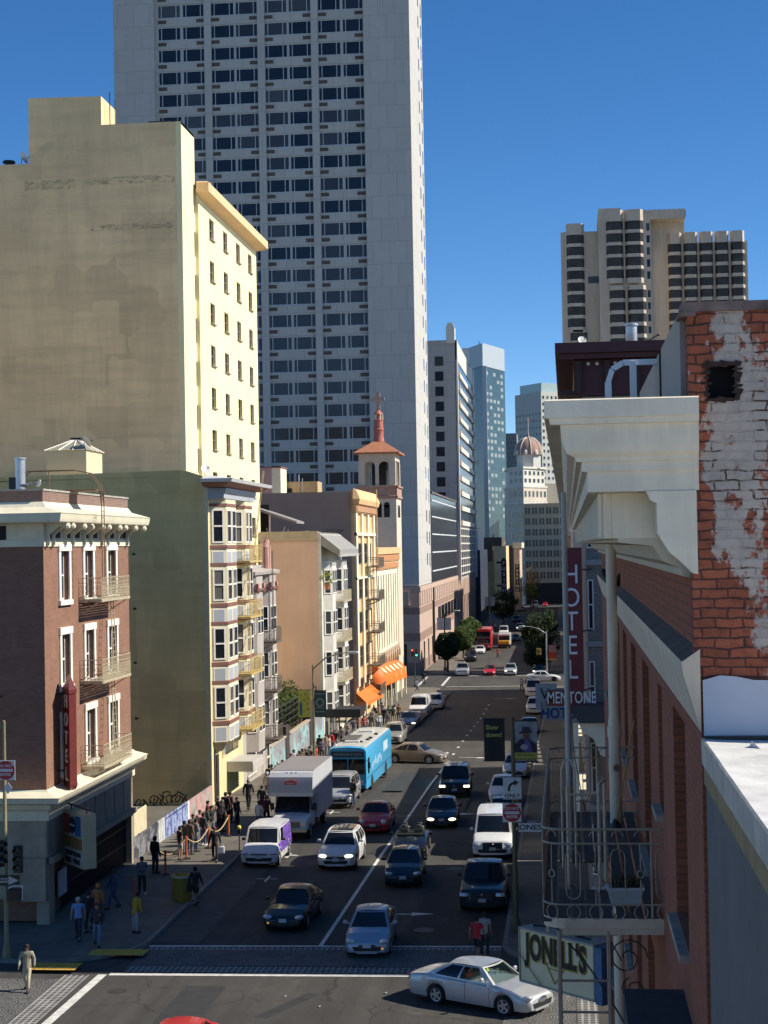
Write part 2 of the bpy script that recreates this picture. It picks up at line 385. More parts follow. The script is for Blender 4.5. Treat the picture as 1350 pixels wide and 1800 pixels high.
def sheet(name, mat, xf0, xf1, y0, y1, h, kind='structure', lip=0.0, step=None):
    ys = sorted({y0, y1, *[y for y in YB if y0 < y < y1], *([y0+step*i for i in range(int((y1-y0)/step))] if step else [])})
    m = MB(); L = [(xf0(y), y, zg(y)+h) for y in ys]; Q = [(xf1(y), y, zg(y)+h) for y in ys]
    m.grid([[a, b] for a, b in zip(L, Q)])
    if lip:
        for e in (L, Q): m.grid([[a, (a[0], a[1], a[2]-lip)] for a in e])
        for k in (0, -1): m.poly([L[k], Q[k], (Q[k][0], Q[k][1], Q[k][2]-lip), (L[k][0], L[k][1], L[k][2]-lip)])
    o = m.build(name, mat); o['kind'] = kind; return o
K = lambda c: (lambda y: c)
sheet('road', ASPH, K(-1500), K(1500), -300, 4000, 0.0)
def corner(xc, y0, y1, r, s):          # kerb line with rounded corners at both ends; s = +1 kerb on the right of the block
    def f(y):
        d = min(y-y0, y1-y)
        return xc if d >= r else xc - s*(r-math.sqrt(max(0, r*r-(r-d)**2)))
    return f
def block(name, xk, y0, y1, xfar, s, r=3.5):
    ys = sorted({y0, y1, *[y for y in YB if y0 < y < y1], *[y0+r*(1-math.cos(i*math.pi/16)) for i in range(9)], *[y1-r*(1-math.cos(i*math.pi/16)) for i in range(9)]})
    f = corner(xk, y0, y1, r, s); kb = MB(); m = MB()
    m.grid([[(xfar, y, zg(y)+0.14), (f(y)-s*0.16, y, zg(y)+0.14)] for y in ys])
    kb.grid([[(f(y)-s*0.16, y, zg(y)+0.143), (f(y), y, zg(y)+0.143), (f(y)+s*0.02, y, zg(y)-0.02)] for y in ys])
    kb.box(min(xfar, xk-s*r), max(xfar, xk-s*r), y0-0.02, y0+0.14, zg(y0)-0.1, zg(y0)+0.143)
    o = m.build('pavement', PAVE); o['kind'] = 'structure'
    o = kb.build('kerb', plain('kerb_stone', (.20, .19, .17), .85, var=.25, scale=2)); o['kind'] = 'structure'
block('a', -16.95, 64.6, 229.5, -120, 1); block('b', -16.95, 254.0, 372, -120, 1); block('c', -16.95, 392, 560, -120, 1)
block('d', -2.8, 64.6, 229.5, 80, -1); block('e', -2.8, 254.0, 372, 80, -1); block('f', -2.8, 392, 560, 80, -1)
block('g', -16.95, -60, 48.5, -120, 1); block('h', -2.8, -60, 48.5, 80, -1)
# painted markings
PAINT = plain('road_paint', (0.62, 0.60, 0.54), 0.7, var=0.28, scale=3)
def strip(name, pts, w, kind='structure', mat=None, h=0.006):
    m = MB()
    for a, b in zip(pts, pts[1:]):
        a = Vector((a[0], a[1])); b = Vector((b[0], b[1])); d = (b-a).normalized(); n = Vector((-d.y, d.x))*w/2
        m.poly([(p.x, p.y, zg(p.y)+h) for p in (a-n, b-n, b+n, a+n)])
    o = m.build(name, mat or PAINT); o['kind'] = kind; return o
strip('lane_line', [(-10.02, 67.8), (-9.75, 88), (-9.5, 100), (-9.45, 115), (-9.35, 127.5)], 0.16)
m = MB()
for i in range(12):
    y = 131+i*6.2; x = -9.35
    m.poly([(x+dx, y+dy, zg(y+dy)+0.006) for dx, dy in ((-.1, 0), (.1, 0), (.1, 1.1), (-.1, 1.1))])
m.build('lane_dashes', PAINT)['kind'] = 'structure'
GUT = plain('worn_gutter_lane', (.070, .067, .060), .9, var=.3, scale=1.2, bump=.2)
strip('gutter_lane', [(-15.95, 68.2), (-15.95, 100), (-15.95, 226)], 1.9, mat=GUT, h=0.003)
PAT = plain('asphalt_patch', (.030, .0295, .029), .9, var=.3, scale=1.5, bump=.2)
for a_, c_, w_ in (((-13.4, 51), (-13.3, 61.5), 1.5), ((-7.6, 52), (-4.2, 52.4), 1.1), ((-6.2, 70), (-6.1, 80), 1.2), ((-12.6, 86), (-12.5, 94), 1.4), ((-11.6, 112), (-11.5, 124), 1.3), ((-7.0, 100), (-6.9, 108), 1.2), ((-10.6, 57.4), (-9.2, 60.6), .5)): strip('road_patch', [a_, c_], w_, mat=PAT, h=0.002)
strip('stop_line', [(-16.9, 67.6), (-2.85, 67.9)], 0.22)
strip('crossing_line', [(-17.3, 63.05), (-4.2, 63.25)], 0.32)
strip('crossing_edge', [(-17.55, 63.0), (-17.75, 50)], 0.34)
strip('stamped_crossing', [(-16.9, 65.7), (-2.85, 65.95)], 2.6, mat=STAMP, h=0.004)
strip('stamped_border', [(-16.9, 63.85), (-2.85, 64.05)], 0.9, mat=SETTS, h=0.004)
strip('stamped_border', [(-16.9, 67.2), (-2.85, 67.45)], 0.4, mat=SETTS, h=0.004)
strip('stamped_crossing', [(-20.6, 49), (-20.6, 62.3)], 3.2, mat=STAMP, h=0.004)
strip('stamped_border', [(-18.5, 49), (-18.5, 62.9)], 0.95, mat=SETTS, h=0.004)
strip('stamped_border', [(-22.7, 49), (-22.7, 62.9)], 0.95, mat=SETTS, h=0.004)
strip('stamped_crossing', [(-1.2, 49), (-1.2, 62.9)], 2.4, mat=STAMP, h=0.004)
strip('stamped_border', [(0.4, 49), (0.4, 62.9)], 0.7, mat=SETTS, h=0.004)
for y0, y1 in ((231.2, 231.5), (251.2, 251.6), (257.5, 257.9)): strip('far_crossing_line', [(-16.5, (y0+y1)/2), (-3.2, (y0+y1)/2)], 0.35)
for x0 in (-20.5, -17.2): strip('far_crossing_line', [(x0, 233), (x0-0.1, 250)], 0.35)
def arrow(x, y, L, ang, kind=0):       # turn arrow on the asphalt: shaft, then head, pointing along ang
    pts = [(-L/2, -.08), (L*.02, -.08), (L*.02, -.34), (L/2, 0), (L*.02, .34), (L*.02, .08), (-L/2, .08)] if kind == 0 else None
    c, s = math.cos(ang), math.sin(ang); m = MB()
    P = [(x+p*c-q*s, y+p*s+q*c) for p, q in pts]
    m.poly([(a, b, zg(b)+0.007) for a, b in P]); m.build('turn_arrow', PAINT)['kind'] = 'structure'
p = G(722, 1607); arrow(p.x, p.y, 2.0, 0.05)
p = G(808, 1431); arrow(p.x, p.y, 2.1, 0.05); p = G(838, 1332); arrow(p.x, p.y, 3.0, -0.3); p = G(890, 1228); arrow(p.x, p.y, 3.2, -0.1)
for x, y in ((505, 1503), (508, 1504), (470, 1545), (583, 1428), (700, 1279), (745, 1255)):
    p = G(x, y); strip('parking_mark', [(p.x-.5, p.y), (p.x+.5, p.y)], 0.1); strip('parking_mark', [(p.x, p.y-.7), (p.x, p.y+.7)], 0.1, h=0.008)
YEL = plain('tactile_yellow', (0.55, 0.33, 0.05), 0.8, var=0.15, scale=4)
for (x, y, w, d) in ((95, 1699, 1.9, 1.1), (208, 1674, 2.2, 1.0)):
    p = G(x, y, 0.14); mb = MB(); mb.box(p.x-w/2, p.x+w/2, p.y-d/2, p.y+d/2, zg(p.y)+0.142, zg(p.y)+0.150)
    for i in range(int(w/0.12)):
        for j in range(int(d/0.12)): mb.lathe([(0.03, 0), (0.018, 0.012)], (p.x-w/2+.06+i*.12, p.y-d/2+.06+j*.12, zg(p.y)+0.149), 6, caps=True)
    mb.build('tactile_paving', YEL)['kind'] = 'structure'
for x, y, r in ((745, 1635, .45), (206, 1742, .35), (800, 1527, .45)):
    p = G(x, y); mb = MB(); mb.lathe([(r, 0.004), (r, 0.010), (r-.05, 0.010), (r-.06, 0.004)], (p.x, p.y, zg(p.y)), 24)
    mb.lathe([(r-.06, 0.008), (0.02, 0.012)], (p.x, p.y, zg(p.y)), 24, caps=True); mb.build('manhole_cover', plain('cast_iron', (0.07, 0.065, 0.06), 0.6, 0.5, var=0.3, scale=9))['kind'] = 'structure'

def stained(name, c, bands=0.5, rough=0.9):
    m, nt, b = _nodes(name); v = _coord(nt); b.inputs['Roughness'].default_value = rough
    f1 = _noise(nt, v, 0.22, 6, 0.6); f2 = _noise(nt, _map(nt, v, (0.12, 0.12, 1.1)), 1.0, 7, 0.72); f3 = _noise(nt, _map(nt, v, (0.8, 0.8, 0.12)), 0.9, 6, 0.7)
    k = _ramp(nt, f1, [(0.3, sc(c, 0.91)), (0.7, sc(c, 1.08))])
    k = _mix(nt, 1.0, k, _ramp(nt, f2, [(0.34, (0.87,)*3), (0.5, (1,)*3), (0.66, (1.05,)*3)]), 'MULTIPLY')
    k = _mix(nt, 1.0, k, _ramp(nt, f3, [(0.36, (0.91,)*3), (0.6, (1.03,)*3)]), 'MULTIPLY')
    # dark flaked marks in rows where old lettering was
    f4 = _noise(nt, _map(nt, v, (1.2, 1, 3)), 1.5, 6, 0.85); sx = nt.nodes.new('ShaderNodeSeparateXYZ'); nt.links.new(v, sx.inputs[0])
    def win_(o, lo, hi):
        n = nt.nodes.new('ShaderNodeMapRange'); n.inputs[1].default_value = lo; n.inputs[2].default_value = hi; nt.links.new(sx.outputs[o], n.inputs[0])
        return _ramp(nt, n.outputs[0], [(0.0, (0, 0, 0)), (.02, (1, 1, 1)), (.98, (1, 1, 1)), (1.0, (0, 0, 0))])
    for zlo, zhi, xlo, xhi in ((43.2, 43.75, -35.5, -28.4), (39.75, 40.2, -35.0, -28.6), (43.0, 43.7, -40, -36)):
        g = _mix(nt, 1.0, _mix(nt, 1.0, win_(2, zlo, zhi), win_(0, xlo, xhi), 'MULTIPLY'), _ramp(nt, f4, [(.48, (0, 0, 0)), (.56, (.75,)*3)]), 'MULTIPLY')
        k = _mix(nt, g, k, sc(c, .35))
    k = patches(nt, v, k)
    nt.links.new(k, b.inputs['Base Color']); _bump(nt, b, f2, 0.25, 0.05); MATS[name] = m; return m
# ------------------------------------------------------------------ facade helpers (local frame: x along the wall, y into the wall, z up)
def F(P, face):
    u = {'+X': Vector((0, 1, 0)), '-X': Vector((0, -1, 0)), '-Y': Vector((1, 0, 0)), '+Y': Vector((-1, 0, 0))}[face]
    w = Vector((0, 0, 1)); n = u.cross(w)
    return Matrix(((u.x, -n.x, 0, P[0]), (u.y, -n.y, 0, P[1]), (u.z, -n.z, 1, P[2]), (0, 0, 0, 1)))
def wallf(mb, M, W, H, holes=(), depth=0.25):
    mb.M = M; mb.wall((0, 0, 0), (1, 0, 0), (0, 0, 1), W, H, holes, depth, nrm=(0, -1, 0)); mb.M = None
def winmesh(fr, pn, x0, x1, z0, z1, inset, fw, kind, casing, sill):
    a = inset
    fr.box(x0, x1, a-.03, a+.05, z0, z0+fw); fr.box(x0, x1, a-.03, a+.05, z1-fw, z1)
    fr.box(x0, x0+fw, a-.03, a+.05, z0+fw, z1-fw); fr.box(x1-fw, x1, a-.03, a+.05, z0+fw, z1-fw)
    W = x1-x0; zm = (z0+z1)/2
    if kind == 'sash': fr.box(x0+fw, x1-fw, a-.045, a+.04, zm-fw*.5, zm+fw*.5)
    if kind == 'three':
        for k in (0.16, 0.80): fr.box(x0+W*k-fw/2, x0+W*k+fw/2, a-.03, a+.04, z0+fw, z1-fw)
    if kind == 'two': fr.box((x0+x1-fw)/2, (x0+x1+fw)/2, a-.03, a+.04, z0+fw, z1-fw)
    if kind == 'grid':
        for i in range(1, 4): fr.box(x0+W*i/4-fw/4, x0+W*i/4+fw/4, a-.02, a+.03, z0+fw, z1-fw)
        for i in range(1, 3): fr.box(x0+fw, x1-fw, a-.021, a+.03, z0+(z1-z0)*i/3-fw/4, z0+(z1-z0)*i/3+fw/4)
    if casing:
        c = casing
        fr.box(x0-c, x0-.002, -.07, 0.02, z0-.002, z1+.002); fr.box(x1+.002, x1+c, -.07, 0.02, z0-.002, z1+.002)
        fr.box(x0-c-.05, x1+c+.05, -.10, 0.02, z1+.002, z1+c*1.1)
    if sill: fr.box(x0-(casing or 0)-.06, x1+(casing or 0)+.06, -.14, 0.04, z0-sill, z0-.002)
    pn.box(x0+fw*.4, x1-fw*.4, a+.015, a+.03, z0+fw*.4, z1-fw*.4)
def window(parent, M, x0, x1, z0, z1, inset=0.14, fw=0.05, kind='sash', fm=None, gm=None, casing=0, sill=0, sub=True, name='window'):
    fr = MB(); fr.M = M
    if sub:
        pn = MB(); pn.M = M
        winmesh(fr, pn, x0, x1, z0, z1, inset, fw, kind, casing, sill)
        o = fr.build(name, fm or WHITE, parent); pn.build('pane', gm or GL, o); return o
    pn = MB(); pn.M = M; winmesh(fr, pn, x0, x1, z0, z1, inset, fw, kind, casing, sill)
    n = len(fr.v); fr.v += pn.v; fr.f += [tuple(i+n for i in f) for f in pn.f]; fr.mi += [1]*len(pn.f)
    return fr.build(name, [fm or WHITE, gm or GLF], parent, fix=False)
def windows(parent, M, rects, limit=100, **kw):
    rects = list(rects)
    for r in rects[:limit]: window(parent, M, *r, sub=False, **kw)
    if len(rects) > limit:
        fr = MB(); fr.M = M; pn = MB(); pn.M = M
        for r in rects[limit:]: winmesh(fr, pn, *r, kw.get('inset', .14), kw.get('fw', .05), kw.get('kind', 'sash'), kw.get('casing', 0), kw.get('sill', 0))
        n = len(fr.v); fr.v += pn.v; fr.f += [tuple(i+n for i in f) for f in pn.f]; fr.mi += [1]*len(pn.f)
        fr.build('window_rows', [kw.get('fm') or WHITE, kw.get('gm') or GLF], parent, fix=False)['kind'] = 'stuff'
def cornice(mb, M, W, prof, ret0=0.0, ret1=0.0):
    # moulding: profile [(projection, z)] run along the wall and returned round its ends
    mb.M = M
    rows = []
    for p, z in prof: rows.append([(-(p if ret0 else 0), 0.02, z), (-(p if ret0 else 0), -p, z), (W+(p if ret1 else 0), -p, z), (W+(p if ret1 else 0), 0.02, z)])
    mb.grid(rows); mb.M = None
def balcony(parent, M, x0, x1, z, depth, mat, h=1.0, scroll=True, ladder=None, name='fire_escape_balcony', plat=True):
    # fire-escape balcony: slatted platform, rails, pickets with scrolls, brackets
    b = MB(); b.M = M
    n = max(3, int(depth/0.12))
    for i in range(n): yy = -depth*(i+.5)/n; b.box(x0, x1, yy-.04, yy+.025, z, z+.03)
    b.box(x0, x1, -depth-.03, -depth+.03, z-.08, z+.05); b.box(x0-.03, x0+.03, -depth, 0, z-.08, z+.05); b.box(x1-.03, x1+.03, -depth, 0, z-.08, z+.05)
    path = [(x0, 0), (x0, -depth), (x1, -depth), (x1, 0)]
    for zz, r in ((z+h, .022), (z+h*.78, .014), (z+.14, .014)): b.tube([(x, y, zz) for x, y in path], r, 5)
    def seg(a, c):
        L = math.dist(a, c); k = max(2, int(L/0.16))
        for i in range(k+1):
            t = i/k; x = a[0]+(c[0]-a[0])*t; y = a[1]+(c[1]-a[1])*t
            b.tube([(x, y, z), (x, y, z+h)], .010, 4)
            if scroll and i < k:
                t2 = (i+.5)/k; x = a[0]+(c[0]-a[0])*t2; y = a[1]+(c[1]-a[1])*t2; dx, dy = (c[0]-a[0])/L, (c[1]-a[1])/L
                for zc in (.3, .55): b.tube([(x+dx*.06*math.cos(q), y+dy*.06*math.cos(q), z+h*zc+.1*math.sin(q)) for q in [j*math.pi/4 for j in range(8)]], .010, 4, closed=True)
    for a, c in zip(path, path[1:]): seg(a, c)
    for x in (x0+.1, (x0+x1)/2, x1-.1): b.bar((x, 0, z-.7), (x, -depth+.05, z-.05), .04)
    o = b.build(name, mat, parent)
    return o
def ladder(parent, M, a, c, w, mat, name='ladder', rung=0.3):
    # a and c: local foot and head points; w = offset vector between the two strings
    b = MB(); b.M = M; a = Vector(a); c = Vector(c); w = Vector(w)
    b.tube([a, c], .025, 5); b.tube([a+w, c+w], .025, 5); L = (c-a).length
    for i in range(1, int(L/rung)): p = a+(c-a)*(i*rung/L); b.tube([p, p+w], .014, 4)
    return b.build(name, mat, parent)
# ================================================================== left side of the street
# ---- brown brick corner hotel
BRN = brick('brown_brick', (0.28, 0.132, 0.08), (0.22, 0.10, 0.062), (0.25, 0.17, 0.12), 0.24, 0.08, 0.010)
b1 = site('brick_hotel', 'brown brick corner hotel with cream cornice and lacy fire escape above a liquor store', 'building', (-22, 70.7, 0))
X, Y0, Y1 = -22.0, 70.7, 84.85
M = F((X, Y0, 0), '+X'); W = Y1-Y0
cols3 = [(73.05, 74.3), (76.8, 78.15), (80.75, 82.2)]
rows3 = [(13.7, 15.85), (9.95, 12.2), (6.25, 8.55)]
rects = [(a-Y0, c-Y0, z0, z1) for z0, z1 in rows3 for a, c in cols3]
mb = MB(); wallf(mb, F((X, Y0, 5.35), '+X'), W, 16.4-5.35, [(a, z0-5.35, c, z1-5.35) for a, c, z0, z1 in rects], 0.35)
MW = F((-45, Y0, 0), '-Y'); wallf(mb, F((-45, Y0, 5.35), '-Y'), 23, 16.4-5.35, [(17.3+k*-4.6, z0-5.35, 18.5+k*-4.6, z1-5.35) for k in range(3) for z0, z1 in rows3], 0.3)
mb.poly([(X, Y1, 0), (-45, Y1, 0), (-45, Y1, 18.3), (X, Y1, 18.3)]); mb.box(-44.9, X-.36, Y1-.4, Y1-.02, 0.1, 18)
mb.box(-45, X-.4, Y0+.4, Y1-.5, 0.2, 5); mb.box(-44.9, -44.6, Y0+.1, Y1-.1, 0, 18)
mb.build('wall', BRN, b1)
for r in rects: window(b1, M, *r, inset=0.22, fw=0.07, casing=0.28, sill=0.22)
for k in range(3):
    for z0, z1 in rows3: window(b1, MW, 17.3-k*4.6, 18.5-k*4.6, z0, z1, inset=0.2, fw=0.07, casing=0.2, sill=0.18)
mb = MB()       # parapet with coping
mb.box(-45, X, Y0, Y0+.35, 17.95, 18.42); mb.box(X-.35, X, Y0+.36, Y1, 17.95, 18.42)
mb.build('parapet', brick('parapet_brick', (0.24, 0.12, 0.085), (0.17, 0.085, 0.06), (0.26, 0.22, 0.19)), b1)
mb = MB(); mb.box(-45, X+.05, Y0-.05, Y0+.4, 18.42, 18.5); mb.box(X-.4, X+.05, Y0+.41, Y1+.03, 18.42, 18.5)
mb.build('coping', plain('weathered_coping', (0.36, 0.33, 0.29), 0.8, var=0.35, scale=5), b1)
mb = MB()
prof = [(0.02, 16.05), (0.06, 16.05), (0.06, 16.36), (0.03, 16.38), (0.03, 17.02), (1.02, 17.06), (1.05, 17.10), (1.08, 17.2), (1.12, 17.40), (1.15, 17.45), (0.2, 17.72), (0.02, 17.95)]
mb.M = M; rows = []
for p, z in prof: rows.append([(-p, 23, z), (-p, -p, z), (W+p*.06, -p, z), (W+p*.06, 0.05, z)])
mb.grid(rows); mb.M = None
mb.build('cornice', CREAM, b1)
mb = MB(); mb.M = M                # brackets under the cornice with round ends
for y in (0.35, 1.15, 2.9, 4.1, 5.9, 7.0, 8.9, 10.0, 11.9, 13.6):
    mb.box(y-.12, y+.12, -.92, -.03, 16.88, 17.05); mb.prism([(-.55, 16.879), (-.16, 16.55), (-.14, 16.12), (-.035, 16.05), (-.035, 16.879)], 'X', y-.11, y+.11); mb.ball((y, -.95, 16.9), .15, n=8, m=6)
mb.split('cornice_bracket', CREAM, b1)
mb = MB(); mb.M = M
for y in (0.75, 2.0, 3.5, 5.0, 6.45, 7.95, 9.45, 10.95, 12.4, 13.2): mb.box(y-.34, y+.34, -.045, -.02, 16.42, 16.98)
mb.split('frieze_dark_gap', DARK, b1)  # dark sheets put in as the dark gaps between the brackets
mb = MB(); mb.M = F((-45, Y0, 0), '-Y')
for x0 in (2, 8, 14, 19.0): mb.box(x0, x0+2.4, -.07, -.01, 16.35, 16.95)
mb.split('attic_vent', DARK, b1)
# lower storey
mb = MB(); mb.M = M; rows = []
for p, z in [(0.02, 4.5), (0.10, 4.5), (0.10, 4.9), (0.22, 5.0), (0.24, 5.18), (0.7, 5.3), (0.75, 5.5), (0.8, 5.55), (0.1, 5.72), (0.02, 5.8)]: rows.append([(-p, 23, z), (-p, -p, z), (W+.3, -p, z), (W+.3, .05, z)])
mb.grid(rows); mb.M = None; mb.build('shop_cornice', CREAM, b1)
mb = MB(); mb.M = M
mb.box(0, W, -.04, .2, 2.95, 4.5)
for y in (2.2, 3.9, 5.6, 7.3, 9.0, 10.7, 12.4): mb.box(y-.03, y+.03, -.07, -.04, 3.0, 4.45)
mb.box(0, W, -.28, .1, 2.7, 2.95)
mb.build('shop_fascia', plain('shop_fascia_paint', (0.29, 0.25, 0.19), 0.75, var=0.15, scale=1.5, streak=0.2), b1)
mb = MB(); mb.M = M; mb.box(0.0, 0.8, -.05, .5, 0.1, 2.95); mb.box(W-.35, W, -.05, .4, 0.1, 2.7)
mb.M = F((-45, Y0, 0), '-Y'); mb.box(20.6, 22.99, -.05, .3, 1.2, 4.5); mb.box(21.9, 22.98, -.25, -.06, 1.15, 2.95); mb.box(0, 20.4, -.04, .2, 2.8, 4.5)
mb.split('corner_pillar', plain('pillar_paint', (0.36, 0.30, 0.215), 0.75, var=0.15, scale=2, streak=0.2), b1)
mb = MB(); mb.M = M; mb.box(0.8, W-.35, .5, .6, 0.1, 2.7); mb.build('shop_window', GL, b1)
mb = MB(); mb.M = M
for i in range(66): y = 2.6+i*.17; mb.box(y-.02, y+.02, .2, .24, 0.3, 2.7)
for z in (0.3, 1.2, 2.05, 2.6): mb.box(2.5, W-.4, .185, .2, z-.03, z+.03)
mb.build('window_grating', BLACK, b1)
mb = MB(); mb.M = M; mb.box(1.9, 3.1, .1, .16, 0.9, 2.0); mb.build('white_shop_notice', plain('notice', (0.42, 0.43, 0.46), 0.6), b1)
mb = MB(); mb.box(-44.6, X-.36, Y0+.36, Y1-.36, 17.7, 17.95); mb.build('roof', ROOF, b1)
# fire escape: three balconies, ladders between them, gooseneck ladder to the roof
for z in (13.6, 9.9, 6.05): balcony(b1, M, 5.2, 10.2, z, 1.05, CREAMIRON, 1.0)
for z in (9.9, 6.05): ladder(b1, M, (8.2, -.8, z), (8.8, -.5, z+3.7), (.45, 0, 0), CREAMIRON)
ladder(b1, M, (4.0, -1.45, 14.6), (4.0, -1.45, 18.6), (.4, 0, 0), RUST, 'roof_ladder')
mb = MB(); mb.M = M
for dx in (0, .4): mb.tube([(4.0+dx, -1.45, 17.9), (4.0+dx, -1.35, 18.7), (4.0+dx, -.9, 19.3), (4.0+dx, -.2, 19.45), (4.0+dx, .6, 19.45), (4.0+dx, 1.9, 19.45), (4.0+dx, 2.2, 19.2), (4.0+dx, 2.25, 17.9)], .028, 5)
mb.tube([(4.2, 1.0, 18.0), (4.2, 1.0, 19.44)], .025, 5); mb.box(3.9, 5.2, -1.2, .3, 18.52, 18.57)
mb.build('gooseneck_rail', RUST, b1)
# things standing on its roof
v = PY(36, 850, 74); t = thing('vent_pipe', 'white round vent pipe standing on the brown brick hotel roof', 'vent pipe', (v.x, 74, 17.95))
mb = MB(); mb.lathe([(.22, 0), (.22, 2.0), (.26, 2.0), (.26, 2.06), (.02, 2.1)], n=14, caps=True); mb.build('pipe', GALV, t, 30)
mb = MB(); mb.box(-.5, -.25, -.1, .1, 0.3, 1.2); mb.build('bracket_box', BLACK, t)
# hotel blade sign on the brown hotel
sg = site('hotel_sign', 'tall narrow maroon HOTEL blade sign with white letters on the brown brick hotel', 'sign', (-21.5, 72.6, 5.6))
MAR = plain('maroon_enamel', (0.13, 0.026, 0.024), 0.4, var=0.15, scale=3)
HA, HB, HC, HD = (-21.85, 72.72), (-21.30, 71.80), (-21.15, 72.35), (-21.70, 73.27)
def foot4(k, z): cx_ = sum(p[0] for p in (HA, HB, HC, HD))/4; cy_ = sum(p[1] for p in (HA, HB, HC, HD))/4; return [(cx_+(p[0]-cx_)*k, cy_+(p[1]-cy_)*k, z) for p in (HA, HB, HC, HD)]
mb = MB(); mb.grid([foot4(.7, 5.55), foot4(1.06, 5.75), foot4(1.06, 5.9), foot4(1, 5.92), foot4(1, 9.7), foot4(1.1, 9.72), foot4(1.1, 9.9), foot4(.7, 10.1), foot4(.15, 10.5)], closed=True, caps=True); mb.build('sign_box', MAR, sg)
def skewM(A, B, z):
    u = Vector((B[0]-A[0], B[1]-A[1], 0)).normalized(); n = Vector((u.y, -u.x, 0)); return Matrix(((u.x, -n.x, 0, A[0]), (u.y, -n.y, 0, A[1]), (0, 0, 1, z), (0, 0, 0, 1)))
LET = plain('enamel_letters', (0.72, 0.72, 0.70), 0.5, var=0.06)
HM = skewM(HA, HB, 0)
for i, ch in enumerate('HOTEL'): text(ch, 0.80, None, 0, 0, LET, sg, weight=0.012, M=HM @ Matrix.Translation((.53, -.015, 9.35-i*.78)) @ Matrix.Rotation(R(90), 4, 'X'))
mb = MB()
for z in (6.4, 9.7): mb.tube([(-22.0, 73.0, z), (-21.7, 72.9, z)], .03, 5); mb.tube([(-24.0, 70.6, z+.05), (-21.7, 72.4, z)], .03, 5)
mb.build('sign_bracket', BLACK, sg)
# liquor sign box hung out from the corner
lq = site('liquor_sign', 'shop sign with red and blue disc above GROCERY LIQUORS BEER WINE', 'sign', (-21.3, 72, 2.5))
LM = skewM((-21.95, 72.9), (-20.6, 71.2), 2.35)
def lbox(nm, mt, x0, x1, y0, y1, z0, z1): q = MB(); q.M = LM; q.box(x0, x1, y0, y1, z0, z1); q.build(nm, mt, lq)
def ltext(w, s, x, z, sx): text(w, s, None, 0, 0, BLACK, lq, sx=sx, weight=.006, M=LM @ Matrix.Translation((x, -.035, z)) @ Matrix.Rotation(R(90), 4, 'X'))
LW_ = plain('logo_white', (0.5, 0.48, 0.44), 0.6)
lbox('sign_box', plain('sign_cream', (0.50, 0.44, 0.26), 0.6, var=0.08), 0, 2.17, 0, .6, 0, 2.3)
lbox('logo_panel', LW_, .1, 2.05, -.02, -.001, 1.3, 2.22); lbox('red_field', plain('red_field', (0.42, 0.06, 0.05), .5), .16, .78, -.03, -.021, 1.34, 2.18); lbox('blue_field', plain('blue_field', (0.03, 0.13, 0.30), .5), 1.38, 2.0, -.03, -.021, 1.34, 2.18)
lbox('amber_panel', plain('amber_panel', (0.30, 0.17, 0.06), 0.6), .1, 2.05, -.02, -.001, .78, 1.24); lbox('text_panel', LW_, .1, 2.05, -.02, -.001, .06, .72)
q = MB(); q.M = LM; q.lathe([(0.36, -.03), (0.36, -.045), (.01, -.046)], (1.08, 0, 1.76), 20, 'Y', caps=True); q.build('disc', plain('logo_dark', (0.03, 0.035, 0.06), 0.5), lq)
lbox('wave', plain('logo_white2', (0.6, 0.6, 0.6), 0.5), .80, 1.36, -.06, -.05, 1.72, 1.80)
ltext('GROCERY LIQUORS', .27, 1.08, .54, .74); ltext('BEER · WINE', .30, 1.08, .22, .98)
mb = MB(); mb.M = LM; mb.tube([(-.2, .3, 2.5), (2.2, .3, 2.5)], .04, 6); mb.tube([(.2, .3, 2.3), (.2, .3, 2.5)], .03, 5); mb.tube([(1.9, .3, 2.3), (1.9, .3, 2.5)], .03, 5); mb.build('sign_bracket', BLACK, lq)

# ---- olive building with a yellow bay-windowed front
OLV = stained('olive_render', (0.82, 0.585, 0.235))
YLW = plain('yellow_cream_front', (0.72, 0.60, 0.33), 0.7, var=0.08, scale=1, streak=0.08)
PBLUE = plain('pale_blue_panel', (0.38, 0.40, 0.43), 0.6, var=0.06); DRED = plain('dark_red_band', (0.23, 0.10, 0.075), 0.6, var=0.1)
BAYC = plain('bay_cream', (0.74, 0.65, 0.43), .7, var=.08, scale=1.5, streak=.1)
b2 = site('bay_window_building', 'olive-sided apartment house with yellow front, white bay windows and gold fire escape', 'building', (-22, 104.4, 0))
X, Y0, Y1 = -22.0, 104.4, 114.8
mb = MB(); mb.M = None
mb.box(-60, X-.3, Y0, Y1, -0.5, 20.2); mb.build('side_wall', OLV, b2)
mb = MB(); mb.prism([(-60, 20.2), (X-.3, 20.2), (X-.3, 20.35), (-23.5, 20.75), (-36, 20.55), (-60, 20.1)], 'Y', Y0, Y0+.3); mb.build('roof_parapet', OLV, b2)
M = F((X, Y0, 0), '+X'); W = Y1-Y0
mb = MB(); mb.box(X-.3, X, Y0-.02, Y1, -.5, 20.2); mb.build('front_wall', YLW, b2)
fl = [(16.2, 18.3), (12.6, 14.6), (8.95, 10.95), (5.3, 7.3)]
